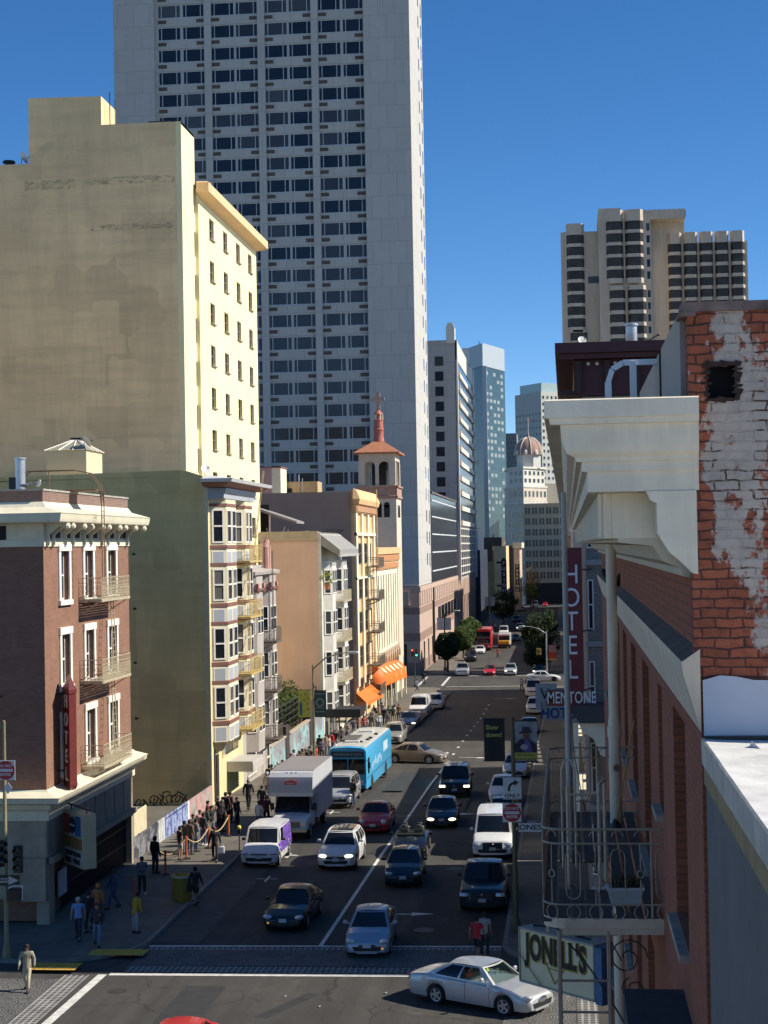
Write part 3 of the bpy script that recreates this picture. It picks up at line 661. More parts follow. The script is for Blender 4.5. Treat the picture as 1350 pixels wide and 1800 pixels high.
def bay(parent, M, x0, x1, d, z0, z1, floors, wall, band, panel, fm, chamfer=0.55):
    # three-sided bay: chamfered plan; wall part, a sash window on each side at each floor, red bands and blue panels
    plan = [(x0, 0), (x0+chamfer, -d), (x1-chamfer, -d), (x1, 0)]
    b = MB(); b.M = M
    edges = list(zip(plan, plan[1:]))
    zs = [z0]
    b.grid([[(x, y, z) for x, y in plan] for z in (z0, z1)]); b.poly([(x, y, z0) for x, y in plan]); b.poly([(x, y, z1) for x, y in plan])
    b.build('bay_wall', wall, parent)
    bands = MB(); bands.M = M; pans = MB(); pans.M = M
    def off(o): return [(x0-o, 0), (x0+chamfer-o*.6, -d-o), (x1-chamfer+o*.6, -d-o), (x1+o, 0)]
    for (a, c) in floors:
        for zb, zt, o in ((a-.36, a-.14, .05), (c+.17, c+.36, .04)):
            P = off(o); bands.grid([[(x, y, z) for x, y in P] for z in (zb, zt)]); bands.poly([(x, y, zt) for x, y in P]); bands.poly([(x, y, zb) for x, y in P])
        for (p, q) in edges:
            L = math.dist(p, q); ux, uy = (q[0]-p[0])/L, (q[1]-p[1])/L
            Lm = M @ Matrix(((ux, -uy, 0, p[0]), (uy, ux, 0, p[1]), (0, 0, 1, 0), (0, 0, 0, 1)))
            n = 2 if L > 1.6 else 1
            for k in range(n):
                w0 = L*k/n+.16; w1 = L*(k+1)/n-.16
                window(parent, Lm, w0, w1, a, c, inset=-.02, fw=0.10, fm=fm)
                pm = MB(); pm.M = Lm; pm.box(w0+.05, w1-.05, -.03, 0.01, a-1.35, a-.55); pm.box(w0-.03, w1+.03, -.025, 0.012, a-1.43, a-.50)
                pans.v += []; n0 = len(pans.v); pans.v += pm.v; pans.f += [tuple(i+n0 for i in f) for f in pm.f]; pans.mi += [0]*6+[1]*6
    bands.split('bay_band', band, parent); pans.split('bay_panel', [panel, fm], parent)
bay(b2, M, 0.35, 4.6, 0.95, 3.9, 19.2, fl, BAYC, DRED, PBLUE, WHITE)
bay(b2, M, 6.6, 10.2, 0.95, 3.9, 19.2, fl, BAYC, DRED, PBLUE, WHITE)
for z0, z1 in fl: window(b2, M, 5.1, 6.1, z0, z1, inset=-.02, fw=.08)
mb = MB(); cornice(mb, M, W, [(0.02, 18.9), (1.0, 18.95), (1.02, 19.25), (1.1, 19.3), (1.15, 19.6)], 0, 0); mb.build('frieze', PBLUE, b2)
mb = MB(); cornice(mb, M, W, [(0.02, 19.62), (1.2, 19.65), (1.7, 19.9)], .4, .4); mb.build('red_soffit', DRED, b2)
mb = MB(); cornice(mb, M, W, [(1.6, 19.9), (1.85, 19.92), (1.95, 20.12), (0.3, 20.35), (0.02, 20.36)], .5, .5); mb.build('cornice', plain('grey_white', (0.62, 0.62, 0.62), 0.6, var=0.1), b2)
for z in (15.0, 11.4, 7.75, 4.2): balcony(b2, M, 4.3, 8.7, z, 1.75, plain('gold_iron', (0.55, 0.41, 0.16), 0.6, 0.2, var=0.25, scale=5), 1.05, scroll=False)
for z in (11.4, 7.75, 4.2): ladder(b2, M, (6.0, -1.4, z), (7.0, -1.1, z+3.6), (.45, 0, 0), MATS['gold_iron'])
ladder(b2, M, (8.4, -1.2, 15), (8.4, -2.0, 21), (.4, 0, 0), MATS['gold_iron'], 'roof_ladder')
# ground floor: shop window, canopy, green gate
mb = MB(); mb.M = M; mb.box(1.2, 1.9, -.06, .1, .2, 3.0); mb.box(0.6, 0.9, -.06, .1, 0.2, 3.4); mb.build('doorway', DARK, b2)
for i in range(3): window(b2, M, 3.2+i*1.15, 4.25+i*1.15, 2.6, 4.3, inset=-.03, fw=.07, kind='sash', fm=YLW, gm=plain('frosted_pane', (0.30, 0.32, 0.31), 0.4))
mb = MB(); mb.M = M; mb.box(4.6, 8.3, -1.7, -.02, 2.0, 2.16); mb.box(4.6, 8.3, -1.72, -1.66, 1.5, 2.0); mb.box(4.6, 4.66, -1.66, -.02, 1.5, 2.0); mb.build('entrance_canopy', plain('pale_canopy', (0.48, 0.46, 0.42), 0.6, var=.1), b2)
mb = MB(); mb.M = M
for i in range(14): mb.box(5.0+i*.22, 5.05+i*.22, -.12, -.07, .1, 1.5)
for i in range(8): mb.box(4.95, 8.1, -.13, -.065, .15+i*.18, .19+i*.18)
mb.build('green_gate', plain('green_gate', (0.30, 0.40, 0.24), 0.6), b2)
# hut with a skylight on its roof
h = site('rooftop_hut', 'pale green rooftop hut with a ribbed pyramid skylight behind the brown hotel', 'roof hut', (-31, 108, 20.2))
a = PY(82, 838, 107); c = PY(152, 838, 107); zt = PY(120, 792, 107).z
mb = MB(); mb.box(a.x, c.x, 107, 110.8, 20.2, zt); mb.build('wall', plain('pale_green_render', (0.50, 0.48, 0.34), 0.8, var=.05), h)
mb = MB(); cx = (a.x+c.x)/2; cy = 108.9
apex = (cx+.15, cy, zt+.85); base = [(a.x-.1, 106.9, zt+.01), (c.x+.1, 106.9, zt+.01), (c.x+.1, 110.9, zt+.01), (a.x-.1, 110.9, zt+.01)]
for p, q in zip(base, base[1:]+base[:1]): mb.poly([p, q, apex])
mb.build('skylight', plain('skylight_panel', (0.30, 0.28, 0.20), 0.4), h)
mb = MB()
for p, q in zip(base, base[1:]+base[:1]):
    for t in (0, .33, .66): s_ = Vector(p).lerp(Vector(q), t); mb.tube([s_+Vector((0, 0, .02)), Vector(apex)+Vector((0, 0, .03))], .04, 5)
mb.build('skylight_rib', WHITE, h); mb = MB(); mb.box(apex[0]-.35, apex[0]+.35, cy-.3, cy+.3, apex[2]-.05, apex[2]+.08); mb.build('skylight_cap', BLACK, h)
def dish(x, y, z, r, label, ang=2.2):
    t = thing('satellite_dish', label, 'satellite dish', (x, y, z), ang)
    mb = MB(); mb.M = Matrix.Translation((0, -.1, .55)) @ Matrix.Rotation(R(62), 4, 'X'); mb.lathe([(.02, 0), (r*.5, r*.07), (r, r*.26), (r+.01, r*.27), (r*.5, r*.1), (.02, .03)], n=16); mb.build('reflector', SILV, t, 40)
    mb = MB(); mb.tube([(0, 0, 0), (0, 0, .5), (0, -.08, .55)], .025, 6); mb.build('mast', BLACK, t)
    mb = MB(); mb.tube([(0, -.1, .45), (0, -.5, .62)], .012, 5); mb.box(-.04, .04, -.56, -.48, .6, .68); mb.build('feed_arm', BLACK, t)
dish(c.x-.2, 107.3, zt, .42, 'grey satellite dish on the pale green rooftop hut')
dish(PX(370, 850, -22.6).x, 106.5, 20.3, .3, 'small satellite dish at the front edge of the yellow bay building roof', .6)

# ---- grey apartment house next door
GREYB = plain('grey_pink_render', (0.42, 0.37, 0.33), 0.8, var=0.08, scale=0.8, streak=.1)
b3 = site('grey_apartment_building', 'narrow grey pink apartment house with two bays and dark fire balconies', 'building', (-22, 115, 0))
X, Y0, Y1 = -22.0, 114.85, 125.0
M = F((X, Y0, 0), '+X'); W = Y1-Y0
mb = MB(); mb.box(-27.5, X, Y0, Y1, -1, 14.6); mb.build('wall', GREYB, b3)
flg = [(9.9, 11.7), (6.6, 8.4), (3.2, 5.0)]
for k, (x0, x1) in enumerate(((1.0, 4.2), (6.2, 9.6))):
    plan = [(x0, 0), (x0+.4, -.8), (x1-.4, -.8), (x1, 0)]
    mb = MB(); mb.M = M; mb.grid([[(x, y, z) for x, y in plan] for z in (1.9, 14.2)]); mb.poly([(x, y, 1.9) for x, y in plan]); mb.poly([(x, y, 14.2) for x, y in plan]); mb.build('bay_wall', GREYB, b3)
    for z0, z1 in flg:
        for (p, q) in zip(plan, plan[1:]):
            L = math.dist(p, q); ux, uy = (q[0]-p[0])/L, (q[1]-p[1])/L
            Lm = M @ Matrix(((ux, -uy, 0, p[0]), (uy, ux, 0, p[1]), (0, 0, 1, 0), (0, 0, 0, 1)))
            if L > 1.2:
                window(b3, Lm, .12, L/2-.06, z0, z1, inset=-.02, fw=.07); window(b3, Lm, L/2+.06, L-.12, z0, z1, inset=-.02, fw=.07)
            else: window(b3, Lm, .12, L-.12, z0, z1, inset=-.02, fw=.07)
    mb = MB(); mb.M = M; mb.box(x0, x1, -.95, 0, 12.9, 13.05); mb.split('bay_band', DRED, b3)
    mb = MB(); mb.M = M
    for xx in (x0+.3, x1-.7): mb.prism([(xx, 13.4), (xx+.5, 13.4), (xx+.25, 12.7)], 'Y', -.95, -.82)
    mb.split('red_ornament', plain('salmon', (0.5, .22, .17), .7), b3)
mb = MB(); mb.M = M; cornice(mb, M, W, [(0.02, 13.9), (.95, 14.0), (1.0, 14.2), (.1, 14.4)]); mb.build('cornice', GREYB, b3)
mb = MB(); mb.M = M
for xx in (1.2, 8.2): mb.tube([(xx, -.3, 14.3), (xx, -.3, 15.9), (xx+.35, -.3, 16.3), (xx+.8, -.3, 15.9), (xx+.8, -.3, 14.3)], .22, 8)
mb.split('roof_ornament', plain('salmon2', (0.46, .25, .20), .7), b3)
for z in (9.2, 5.7, 2.3): balcony(b3, M, 5.0, 7.2, z, 1.5, IRON, 1.0, scroll=False)
for z in (5.7, 2.3): ladder(b3, M, (5.6, -1.2, z), (6.4, -.9, z+3.5), (.4, 0, 0), IRON)
ladder(b3, M, (6.6, -1.0, 9.2), (6.6, -1.0, 15.6), (.4, 0, 0), IRON, 'roof_ladder')
for z0, z1 in ((2.0, 4.3), (-.4, 1.6)): window(b3, M, 8.6, 9.8, z0, z1, inset=-.03, fw=.08, casing=.14)
mb = MB(); mb.M = M
for i in range(12): mb.box(1.2+i*.25, 1.26+i*.25, -.1, -.04, .0, 3.2)
for i in range(8): mb.box(1.1, 4.3, -.11, -.045, .2+i*.42, .26+i*.42)
mb.build('white_gate', WHITE, b3)
# ---- tall yellow building set back behind the garden
YBW = stained('yellow_render_side', (0.88, 0.64, 0.35)); YBF = plain('yellow_render', (0.86, 0.75, 0.44), 0.8, var=0.07, scale=0.25, streak=0.06)
b4 = site('yellow_building', 'tall yellow building with a blank stained side wall and four columns of small windows', 'building', (-28, 125, 0))
X, Y0, Y1 = -27.94, 125.0, 154.3
mb = MB()
mb.prism([(-60, -1), (X-.4, -1), (X-.4, 47.7), (-34.0, 47.7), (-34.0, 49.85), (-39.6, 49.95), (-39.6, 45.0), (-60, 45.0)], 'Y', Y0, Y0+4.2)
mb.build('side_wall', YBW, b4)
mb = MB(); mb.box(-60, X-.42, Y0+4.21, Y1-.01, -1, 43.3); mb.build('rear_block', YBW, b4)
mb = MB()
wallf(mb, F((X, Y0+.01, -1), '+X'), 4.5, 48.7, [(4.05, 5.0+3.33*k+11, 4.45, 6.9+3.33*k+11) for k in range(9)], .38)
cols = [8.6+5.56*i-.05 for i in range(4)]
rects = [(c, c+1.75, 42.1-3.36*k-1.6, 42.1-3.36*k) for k in range(10) for c in cols]
wallf(mb, F((X+.25, Y0+4.7, -1), '+X'), Y1-Y0-4.7, 44.6, [(a-4.7, z0+1, c-4.7, z1+1) for a, c, z0, z1 in rects], .4)
mb.box(X-.38, X+.25, Y0+4.5, Y0+4.695, -1, 43.6); mb.box(X-.4, X+.24, Y1-.3, Y1, -1, 43.4); mb.box(X-.4, X, Y0+.02, Y0+4.48, 47.5, 47.7); mb.poly([(X-.41, Y0+.004, -1), (X, Y0+.004, -1), (X, Y0+.004, 47.7), (X-.41, Y0+.004, 47.7)])
mb.build('front_wall', YBF, b4)
M = F((X+.25, Y0, 0), '+X')
windows(b4, M, rects, inset=.22, fw=.07, kind='sash', sill=.10, fm=plain('brown_frame', (.22, .17, .12), .6), gm=GLF)
mb = MB(); mb.M = F((X, Y0, 0), '+X')
for k in range(9): mb.box(4.1, 4.42, .3, .36, 15.0+3.33*k, 16.8+3.33*k)
mb.split('slot_window', GLF, b4)
mb = MB(); cornice(mb, F((X+.25, Y0+4.9, 0), '+X'), Y1-Y0-4.9, [(.02, 42.9), (.12, 42.95), (.85, 43.2), (.95, 43.25), (.95, 43.95), (.8, 44.05), (.02, 44.1)], .001, .2)
mb.box(X+.1, X+1.18, Y0+4.75, Y0+4.9, 43.2, 44.07)
mb.build('cornice', plain('peach_cornice', (.74, .50, .27), .7, var=.06), b4)
mb = MB(); mb.tube([(-33.6, 126, 47.7), (-33.6, 126, 50.4)], .04, 5); mb.tube([(-33.2, 126, 47.7), (-33.2, 126, 49.8)], .03, 5); mb.box(-30.6, -29.0, 125.8, 126.4, 47.7, 48.0); mb.build('roof_antenna', BLACK, b4)
dish(-40.3, 125.4, 45.0, .5, 'satellite dish at the step of the tall yellow building roofline')
t = thing('roof_fan', 'dark round ventilator on the left low part of the yellow building roof', 'ventilator', (-41.4, 125.8, 45.0)); mb = MB(); mb.lathe([(.35, 0), (.35, .25), (.5, .3), (.45, .45), (.02, .5)], n=14, caps=True); mb.build('hood', BLACK, t, 40)

# ---- pink building behind the garden wall
PINK = plain('salmon_render', (0.70, 0.465, 0.36), 0.85, var=0.09, scale=0.3, streak=0.08)
PALE = plain('pale_stucco', (0.66, 0.62, 0.54), 0.7, var=.12, scale=1.5, streak=.15)
b5 = site('salmon_building', 'salmon-walled apartment house with white bays and balconies behind the garden', 'building', (-22, 153.2, -1))
X, Y0, Y1 = -22.0, 153.2, 167.3
mb = MB(); mb.box(-27.6, X-.3, Y0, Y1, -2.5, 16.6); mb.box(-40, X-.3, Y0+1.4, Y1, -2.5, 16.5); mb.build('side_wall', PINK, b5)
mb = MB(); mb.box(-27.62, X-.25, Y0-.1, Y0+.3, 16.6, 17.3); mb.box(-27.62, X-.25, Y0-.16, Y0-.1, 16.45, 16.7); mb.build('parapet', plain('tan_coping', (.46, .36, .25), .8, var=.1), b5)
mb = MB(); mb.box(X-.3, X, Y0+.01, Y1, -2.5, 17.0); mb.build('front_wall', PALE, b5)
M = F((X, Y0, 0), '+X')
flp = [(11.6, 13.8), (7.9, 10.1), (4.2, 6.4), (0.6, 2.8)]
for x0, x1 in ((.8, 4.6), (8.6, 12.4)):
    plan = [(x0, 0), (x0+.5, -.8), (x1-.5, -.8), (x1, 0)]
    mb = MB(); mb.M = M; mb.grid([[(x, y, z) for x, y in plan] for z in (0.1, 14.6)]); mb.poly([(x, y, .1) for x, y in plan]); mb.poly([(x, y, 14.6) for x, y in plan]); mb.build('bay_wall', PALE, b5)
    for z0, z1 in flp: windows(b5, M @ Matrix.Translation((0, -.8, 0)), [(x0+.6, (x0+x1)/2-.1, z0, z1), ((x0+x1)/2+.1, x1-.6, z0, z1)], inset=-.03, fw=.1)
    for z0, z1 in flp: windows(b5, M @ Matrix(((.53, .848, 0, x0), (-.848, .53, 0, 0), (0, 0, 1, 0), (0, 0, 0, 1))), [(.12, .82, z0, z1)], inset=-.03, fw=.09)
for z in (10.8, 7.1, 3.4, -.2): balcony(b5, M, 3.5, 9.4, z, 1.5, CREAMIRON, 1.0, scroll=False)
for z in (7.1, 3.4): ladder(b5, M, (5.2, -1.2, z), (6.6, -.9, z+3.7), (.4, 0, 0), CREAMIRON)
mb = MB(); mb.M = M; mb.prism([(.3, 17.2), (-1.7, 15.6), (-1.7, 15.2), (-1.5, 15.1), (0, 16.0)], 'X', .05, 13.9); mb.build('mansard_eave', plain('grey_eave', (.27, .26, .24), .8, var=.1), b5)
mb = MB(); mb.M = M
for i in range(24): mb.box(.1+i*.58, .35+i*.58, -1.78, -1.6, 14.95, 15.2)
mb.build('eave_tiles', WHITE, b5)
mb = MB(); mb.M = M
for i in range(10): mb.tube([(1+i*1.3, .1, 17.1), (1.2+i*1.3, -.5, 17.5)], .03, 4)
mb.build('roof_spikes', BLACK, b5)
# lean-to roof shelter with pale posts behind it
t = site('roof_shelter', 'dark lean-to roof shelter on pale posts behind the salmon building parapet', 'shelter', (-29.5, 160, 16.5))
mb = MB(); mb.prism([(-32.5, 20.9), (-25.0, 18.3), (-25.0, 18.1), (-32.5, 20.6)], 'Y', 158.5, 163); mb.build('lean_to_roof', plain('grey_shingle', (.25, .24, .22), .9, var=.2, scale=2), t)
for x in (-30.5, -29.9, -29.3, -28.7, -27.6): q = MB(); q.box(x-.07, x+.07, 158.7, 158.84, 16.5, 20.0-(x+30.5)*.35); q.build('post', PALE, t)
mb = MB(); mb.box(-32.5, -28.2, 162, 162.2, 16.5, 20); mb.build('back_panel', DARK, t)
mb = MB()
for i in range(14):
    x = -31+i*.55; mb.tube([(x, 159, 16.5), (x+rnd.uniform(-.3, .4), 159, 17.0+rnd.random()*.9)], .025, 4)
mb.build('roof_clutter', SILV, t)
# black entrance canopy reaching over the pavement, with pale posts
cn = site('entrance_canopy', 'flat black entrance canopy over the pavement by the salmon building', 'canopy', (-19.5, 154, -1))
a = PY(573, 1247, 154.0); c = PY(633, 1247, 154.0)
mb = MB(); mb.box(-22, c.x, 154.0, 157.5, a.z-.75, a.z); mb.build('roof', plain('black_awning', (.02, .02, .02), .7), cn)
for x in (a.x+.25, a.x+.75, c.x-.1):
    for y in (154.1, 157.3): q = MB(); q.box(x-.07, x+.07, y-.07, y+.07, zg(154)+.1, a.z-.75); q.build('post', WHITE, cn)

# ---- corner hall with fire escapes, then the church and its tower
GREYW = plain('grey_brown_render', (0.35, 0.27, 0.225), 0.85, var=0.07, scale=.3, streak=.08)
ORN = plain('orange_cream', (0.74, 0.48, 0.23), .75, var=.12, scale=.8, streak=.1); IVORY = plain('ivory_paint', (0.80, 0.73, 0.52), .7, var=.06, scale=.8)
b6 = site('church_hall', 'grey-sided hall with an ivory and orange ornate front and fire escapes', 'building', (-22, 178, -2))
X, Y0, Y1 = -22.0, 177.8, 195.5
mb = MB(); mb.box(-48, X-.3, Y0, Y1, -3, 21.6); mb.build('side_wall', GREYW, b6)
mb = MB(); mb.box(X-.3, X, Y0+.01, Y1, -3, 21.8); mb.build('front_wall', ORN, b6)
M = F((X, Y0, 0), '+X'); W = Y1-Y0
mb = MB(); mb.M = M
for x in (0, 5.2, W-7.0, W-1.4): mb.box(x, x+1.4, -.22, -.01, 1.2, 20.2)
mb.box(0, W, -.3, -.01, 17.0, 17.3); mb.box(0, W, -.28, -.01, 12.4, 12.6)
mb.split('pilaster', IVORY, b6)
mb = MB(); cornice(mb, M, W, [(.02, 19.3), (.3, 19.4), (.35, 20.2), (.6, 20.3), (.75, 20.8), (.3, 21.8), (.02, 21.9)], .3, .3); mb.build('cornice', ORN, b6)
mb = MB(); cornice(mb, M, W, [(.34, 19.45), (.4, 19.5), (.4, 20.1), (.34, 20.15)]); mb.build('frieze', plain('rust_frieze', (.45, .24, .12), .7), b6)
rr = []
for z in (16.2, 12.5, 8.9, 5.3, 1.9): rr += [(x, x+.95, z-2.2, z) for x in (1.9, 3.0, 4.1, 6.9, 8.1, 9.3, 11.9, 13.2)]
windows(b6, M @ Matrix.Translation((0, -.24, 0)), rr, inset=.16, fw=.08, fm=plain('dark_frame', (.16, .13, .10), .6))
for z in (13.6, 10.0, 6.4, 2.8, -.3): balcony(b6, M, 9.0, 14.6, z, 1.5, IRON, 1.0, scroll=False)
for z in (10.0, 6.4, 2.8): ladder(b6, M, (10.2, -1.2, z), (11.8, -.9, z+3.6), (.4, 0, 0), IRON)
ladder(b6, M, (13.5, -.9, 13.6), (13.5, -.9, 22.2), (.4, 0, 0), ORN, 'roof_ladder')
p = PY(455, 868, 186); q = PY(493, 822, 186); t = site('rooftop_block', 'pink roof block with a sunlit side on the hall roof', 'roof hut', (p.x, 186, 21.6))
mb = MB(); mb.box(p.x-1, q.x-1.0, 186, 190, 21.6, q.z); mb.build('wall', plain('pink_block', (.45, .30, .27), .8), t); mb = MB(); mb.box(q.x-1.0, q.x, 186.02, 190, 21.6, q.z-.02); mb.build('sunlit_end', IVORY, t); mb = MB(); mb.box(p.x-1.1, q.x+.1, 185.9, 190.1, q.z, q.z+.12); mb.build('coping', DRED, t)  # the block's sunlit side is put in as a paler ivory end
p = PY(495, 868, 190.5); q = PY(558, 846, 190.5); t = site('rooftop_block', 'low tan roof block with a vent opening on the hall roof', 'roof hut', (p.x, 190.5, 21.6))
mb = MB(); mb.box(p.x-.8, q.x, 190.5, 194, 21.6, q.z); mb.build('wall', plain('tan_block', (.46, .34, .18), .8), t); mb = MB(); mb.box(p.x+.2, p.x+1.2, 190.44, 190.49, 21.7, 22.5); mb.build('vent_opening', DARK, t); mb = MB(); mb.tube([(p.x+2, 190.4, 21.6), (p.x+2, 190.4, 24.0)], .05, 5); mb.tube([(p.x+2.4, 190.4, 21.6), (p.x+2.4, 190.4, 23.6)], .04, 5); mb.build('roof_pipe', GALV, t)

b7 = site('church', 'ivory church front with tall dark slit windows and an orange band', 'church', (-22, 195.5, -2.5))
Y0, Y1 = 195.5, 222.4
mb = MB(); mb.box(-40, X-.4, Y0+.02, Y1, -4, 15.6); mb.build('rear_block', GREYW, b7)
M = F((X, Y0, 0), '+X'); W = Y1-Y0
slits = [(1.3+i*2.85, 2.2+i*2.85, 3.6, 12.4) for i in range(9)]
mb = MB(); wallf(mb, F((X, Y0, -4), '+X'), W, 17.0, [(a, z0+4, c, z1+4) for a, c, z0, z1 in slits], .38); mb.build('front_wall', IVORY, b7)
mb = MB(); mb.M = M
for a, c, z0, z1 in slits: mb.box(a, c, .3, .36, z0, z1)
mb.build('slit_glass', plain('amber_dark_glass', (.10, .065, .03), .3), b7)
mb = MB(); cornice(mb, M, W, [(.02, 13.0), (.15, 13.05), (.15, 13.9), (.3, 14.0), (.3, 14.8), (.5, 14.9), (.55, 15.6), (.02, 15.7)]); mb.build('cornice', ORN, b7)
mb = MB(); mb.M = M; mb.box(0, W, -.22, -.155, 13.15, 13.8); mb.box(0, W, -.36, -.31, 14.1, 14.7); mb.split('orange_band', plain('burnt_orange', (.52, .24, .10), .7), b7)
mb = MB(); mb.M = M
for i in range(10):
    x = .2+i*2.7; mb.tube([(x+1.2*math.cos(k*math.pi/8)+1.3, -.16, 1.7+1.2*math.sin(k*math.pi/8)) for k in range(9)], .14, 5); mb.box(x-.02, x+.2, -.25, -.01, -.6, 1.75)
mb.box(0, W, -.2, -.01, 2.95, 3.25)
mb.build('arcade', plain('arcade_stone', (.45, .34, .24), .7, var=.1), b7)
mb = MB(); mb.M = M
for i in range(9): mb.box(.7+i*2.7, 2.5+i*2.7, -.05, -.012, -3.2, 1.6)
mb.split('arcade_door', DARK, b7)

b8 = site('bell_tower', 'ivory church bell tower with terracotta roof, arched belfry and a cross on top', 'bell tower', (-24, 225.6, -3))
TX0, TX1, TY0, TY1 = -26.9, -22.0, 222.5, 229.0
TS = plain('tower_shade_stone', (.36, .30, .25), .8, var=.08, scale=.5); TERRA = plain('terracotta', (.40, .16, .08), .75, var=.15, scale=2)
mb = MB(); mb.box(TX0, TX1+.05, TY0, TY1, -4, 22.4); mb.build('shaft', plain('tower_render', (.62, .54, .41), .8, var=.06), b8)
mb = MB(); cornice(mb, F((TX0, TY0, 0), '-Y'), TX1-TX0+.05, [(.02, 22.0), (.2, 22.1), (.22, 22.4), (.1, 22.45), (.1, 23.4), (.28, 23.5), (.3, 23.7), (.02, 23.72)], .2, .2)
cornice(mb, F((TX1+.05, TY0, 0), '+X'), TY1-TY0, [(.02, 22.0), (.2, 22.1), (.22, 22.4), (.1, 22.45), (.1, 23.4), (.28, 23.5), (.3, 23.7), (.02, 23.72)], .2, .2); mb.build('belt_course', plain('rust_stone', (.40, .25, .18), .8), b8)
mb = MB(); mb.M = F((TX0, TY0, 0), '-Y')
for x in (1.6, 2.65, 3.7):
    mb.box(x-.38, x+.38, -.04, -.01, 19.6, 21.2); mb.lathe([(.38, -.04), (.38, -.01)], (x, 0, 21.2), 14, 'Y', caps=True)
mb.M = F((TX1+.05, TY0, 0), '+X')
for x in (2.2, 3.25, 4.3): mb.box(x-.38, x+.38, -.04, -.01, 19.6, 21.2)
mb.split('arched_window', GLF, b8)
mb = MB()
mb.box(TX0+.2, TX1-.2, TY0+.2, TY1-.2, 23.72, 23.8); mb.box(TX0+.1, TX1-.05, TY0+.1, TY1-.1, 27.0, 27.9)
for x, y in ((TX0+.45, TY0+.45), (TX1-.4, TY0+.45), (TX0+.45, TY1-.45), (TX1-.4, TY1-.45)): mb.box(x-.4, x+.4, y-.4, y+.4, 23.8, 27.0)
for x in (TX0+2.45,): mb.box(x-.22, x+.22, TY0+.2, TY0+.6, 23.8, 27.0)
for y in (TY0+2.3, TY0+4.2): mb.box(TX1-.6, TX1-.2, y-.2, y+.2, 23.8, 27.0); mb.box(TX0+.2, TX0+.6, y-.2, y+.2, 23.8, 27.0)
for x0, x1 in ((TX0+.85, TX0+2.23), (TX0+2.67, TX1-.8)):   # spandrels making the arch heads
    r = (x1-x0)/2; cx = (x0+x1)/2; arc = [(cx+r*math.cos(math.pi*k/10), 26.2+r*math.sin(math.pi*k/10)) for k in range(11)]
    mb.prism([(x1, 27.0), (x0, 27.0)]+[(p[0], p[1]) for p in reversed(arc)], 'Y', TY0+.25, TY0+.55)
mb.build('belfry', plain('belfry_stone', (.60, .50, .38), .75, var=.06), b8)
mb = MB(); mb.box(TX0+1.6, TX1-1.4, TY0+2, TY1-2, 23.8, 27.0); mb.build('belfry_core', DARK, b8)
mb = MB(); bx0, bx1, by0, by1, zz = TX0-.55, TX1+.6, TY0-.55, TY1+.55, 27.9
cx, cy = (TX0+TX1)/2, (TY0+TY1)/2
mb.grid([[(bx0, by0, zz), (bx1, by0, zz), (bx1, by1, zz), (bx0, by1, zz)], [(bx0, by0, zz+.2), (bx1, by0, zz+.2), (bx1, by1, zz+.2), (bx0, by1, zz+.2)], [(cx-.6, cy-.6, 29.7), (cx+.6, cy-.6, 29.7), (cx+.6, cy+.6, 29.7), (cx-.6, cy+.6, 29.7)]], closed=True, caps=True); mb.build('tiled_roof', TERRA, b8)
mb = MB(); mb.lathe([(.75, 29.7), (.62, 30.4), (.66, 31.2), (.72, 31.3), (.62, 31.4), (.60, 32.4), (.66, 32.5), (.40, 32.6), (.38, 33.2), (.62, 33.3), (.5, 33.5), (.2, 33.8), (.15, 34.0)], (cx, cy, 0), 12, caps=True); mb.build('spire', plain('spire_red', (.42, .13, .09), .7, var=.15, scale=2), b8, 30)
mb = MB()
for k in range(6): a = k*math.pi/3; mb.tube([(cx+.55*math.cos(a), cy+.55*math.sin(a), 32.55), (cx+.55*math.cos(a), cy+.55*math.sin(a), 33.3)], .07, 5)
mb.build('lantern_columns', IVORY, b8)
mb = MB(); mb.box(cx-.24, cx+.24, cy-.15, cy+.15, 33.95, 36.2); mb.box(cx-.85, cx-.241, cy-.14, cy+.14, 35.1, 35.55); mb.box(cx+.241, cx+.85, cy-.14, cy+.14, 35.1, 35.55); mb.lathe([(.35, -.12), (.45, -.12), (.45, .12), (.35, .12)], (cx, cy, 35.3), 16, 'Y'); mb.build('cross', plain('cross_stone', (.42, .28, .22), .7), b8)
# awnings of the hall and church
ORANGE = plain('orange_awning', (.82, .19, .025), .55, var=.06)
t = site('awning', 'orange peaked awning over the hall doorway', 'awning', (-21, 184, 1))
N_, T_, O_, Q_ = PX(626, 1218, -22), PX(651, 1202, -22), PX(645, 1236, -20.6), PX(673, 1220, -20.6)
mb = MB(); mb.poly([N_, T_, Q_, O_]); mb.poly([N_, O_, (-22, N_.y, O_.z)]); mb.poly([T_, (-22, T_.y, Q_.z), Q_]); dz_ = Vector((0, 0, .3)); mb.poly([O_, Q_, Q_-dz_, O_-dz_]); mb.build('canvas', ORANGE, t)
for p in (O_, Q_): q = MB(); q.tube([(p.x-.05, p.y, zg(p.y)+.1), (p.x-.05, p.y, p.z)], .09, 8); q.build('post', IVORY, t)
t = site('awning', 'long orange barrel awning with scalloped edge along the church front', 'awning', (-21, 204, 1))
y0, y1 = 191.5, 217.5; z0_, z1_ = PX(668, 1207, -20.6).z, PX(709, 1190, -20.6).z
mb = MB(); rows = []; n = 26
for i in range(n+1):
    y = y0+(y1-y0)*i/n; zb = z0_+(z1_-z0_)*i/n; rows.append([(-22.0+1.5*math.sin(a), y, zb+1.9*math.cos(a)) for a in [k*math.pi/16 for k in range(9)]]+[(-20.48, y, zb-(.38 if i % 2 else .2))])
mb.grid(rows); mb.poly(rows[0]+[(-22, y0, z0_)]); mb.poly(rows[-1]+[(-22, y1, z1_)]); mb.build('canvas', ORANGE, t, 50)
for y in (193, 199, 205, 211, 217): q = MB(); q.tube([(-20.6, y, zg(y)+.1), (-20.6, y, z0_+.1)], .09, 8); q.build('post', IVORY, t)
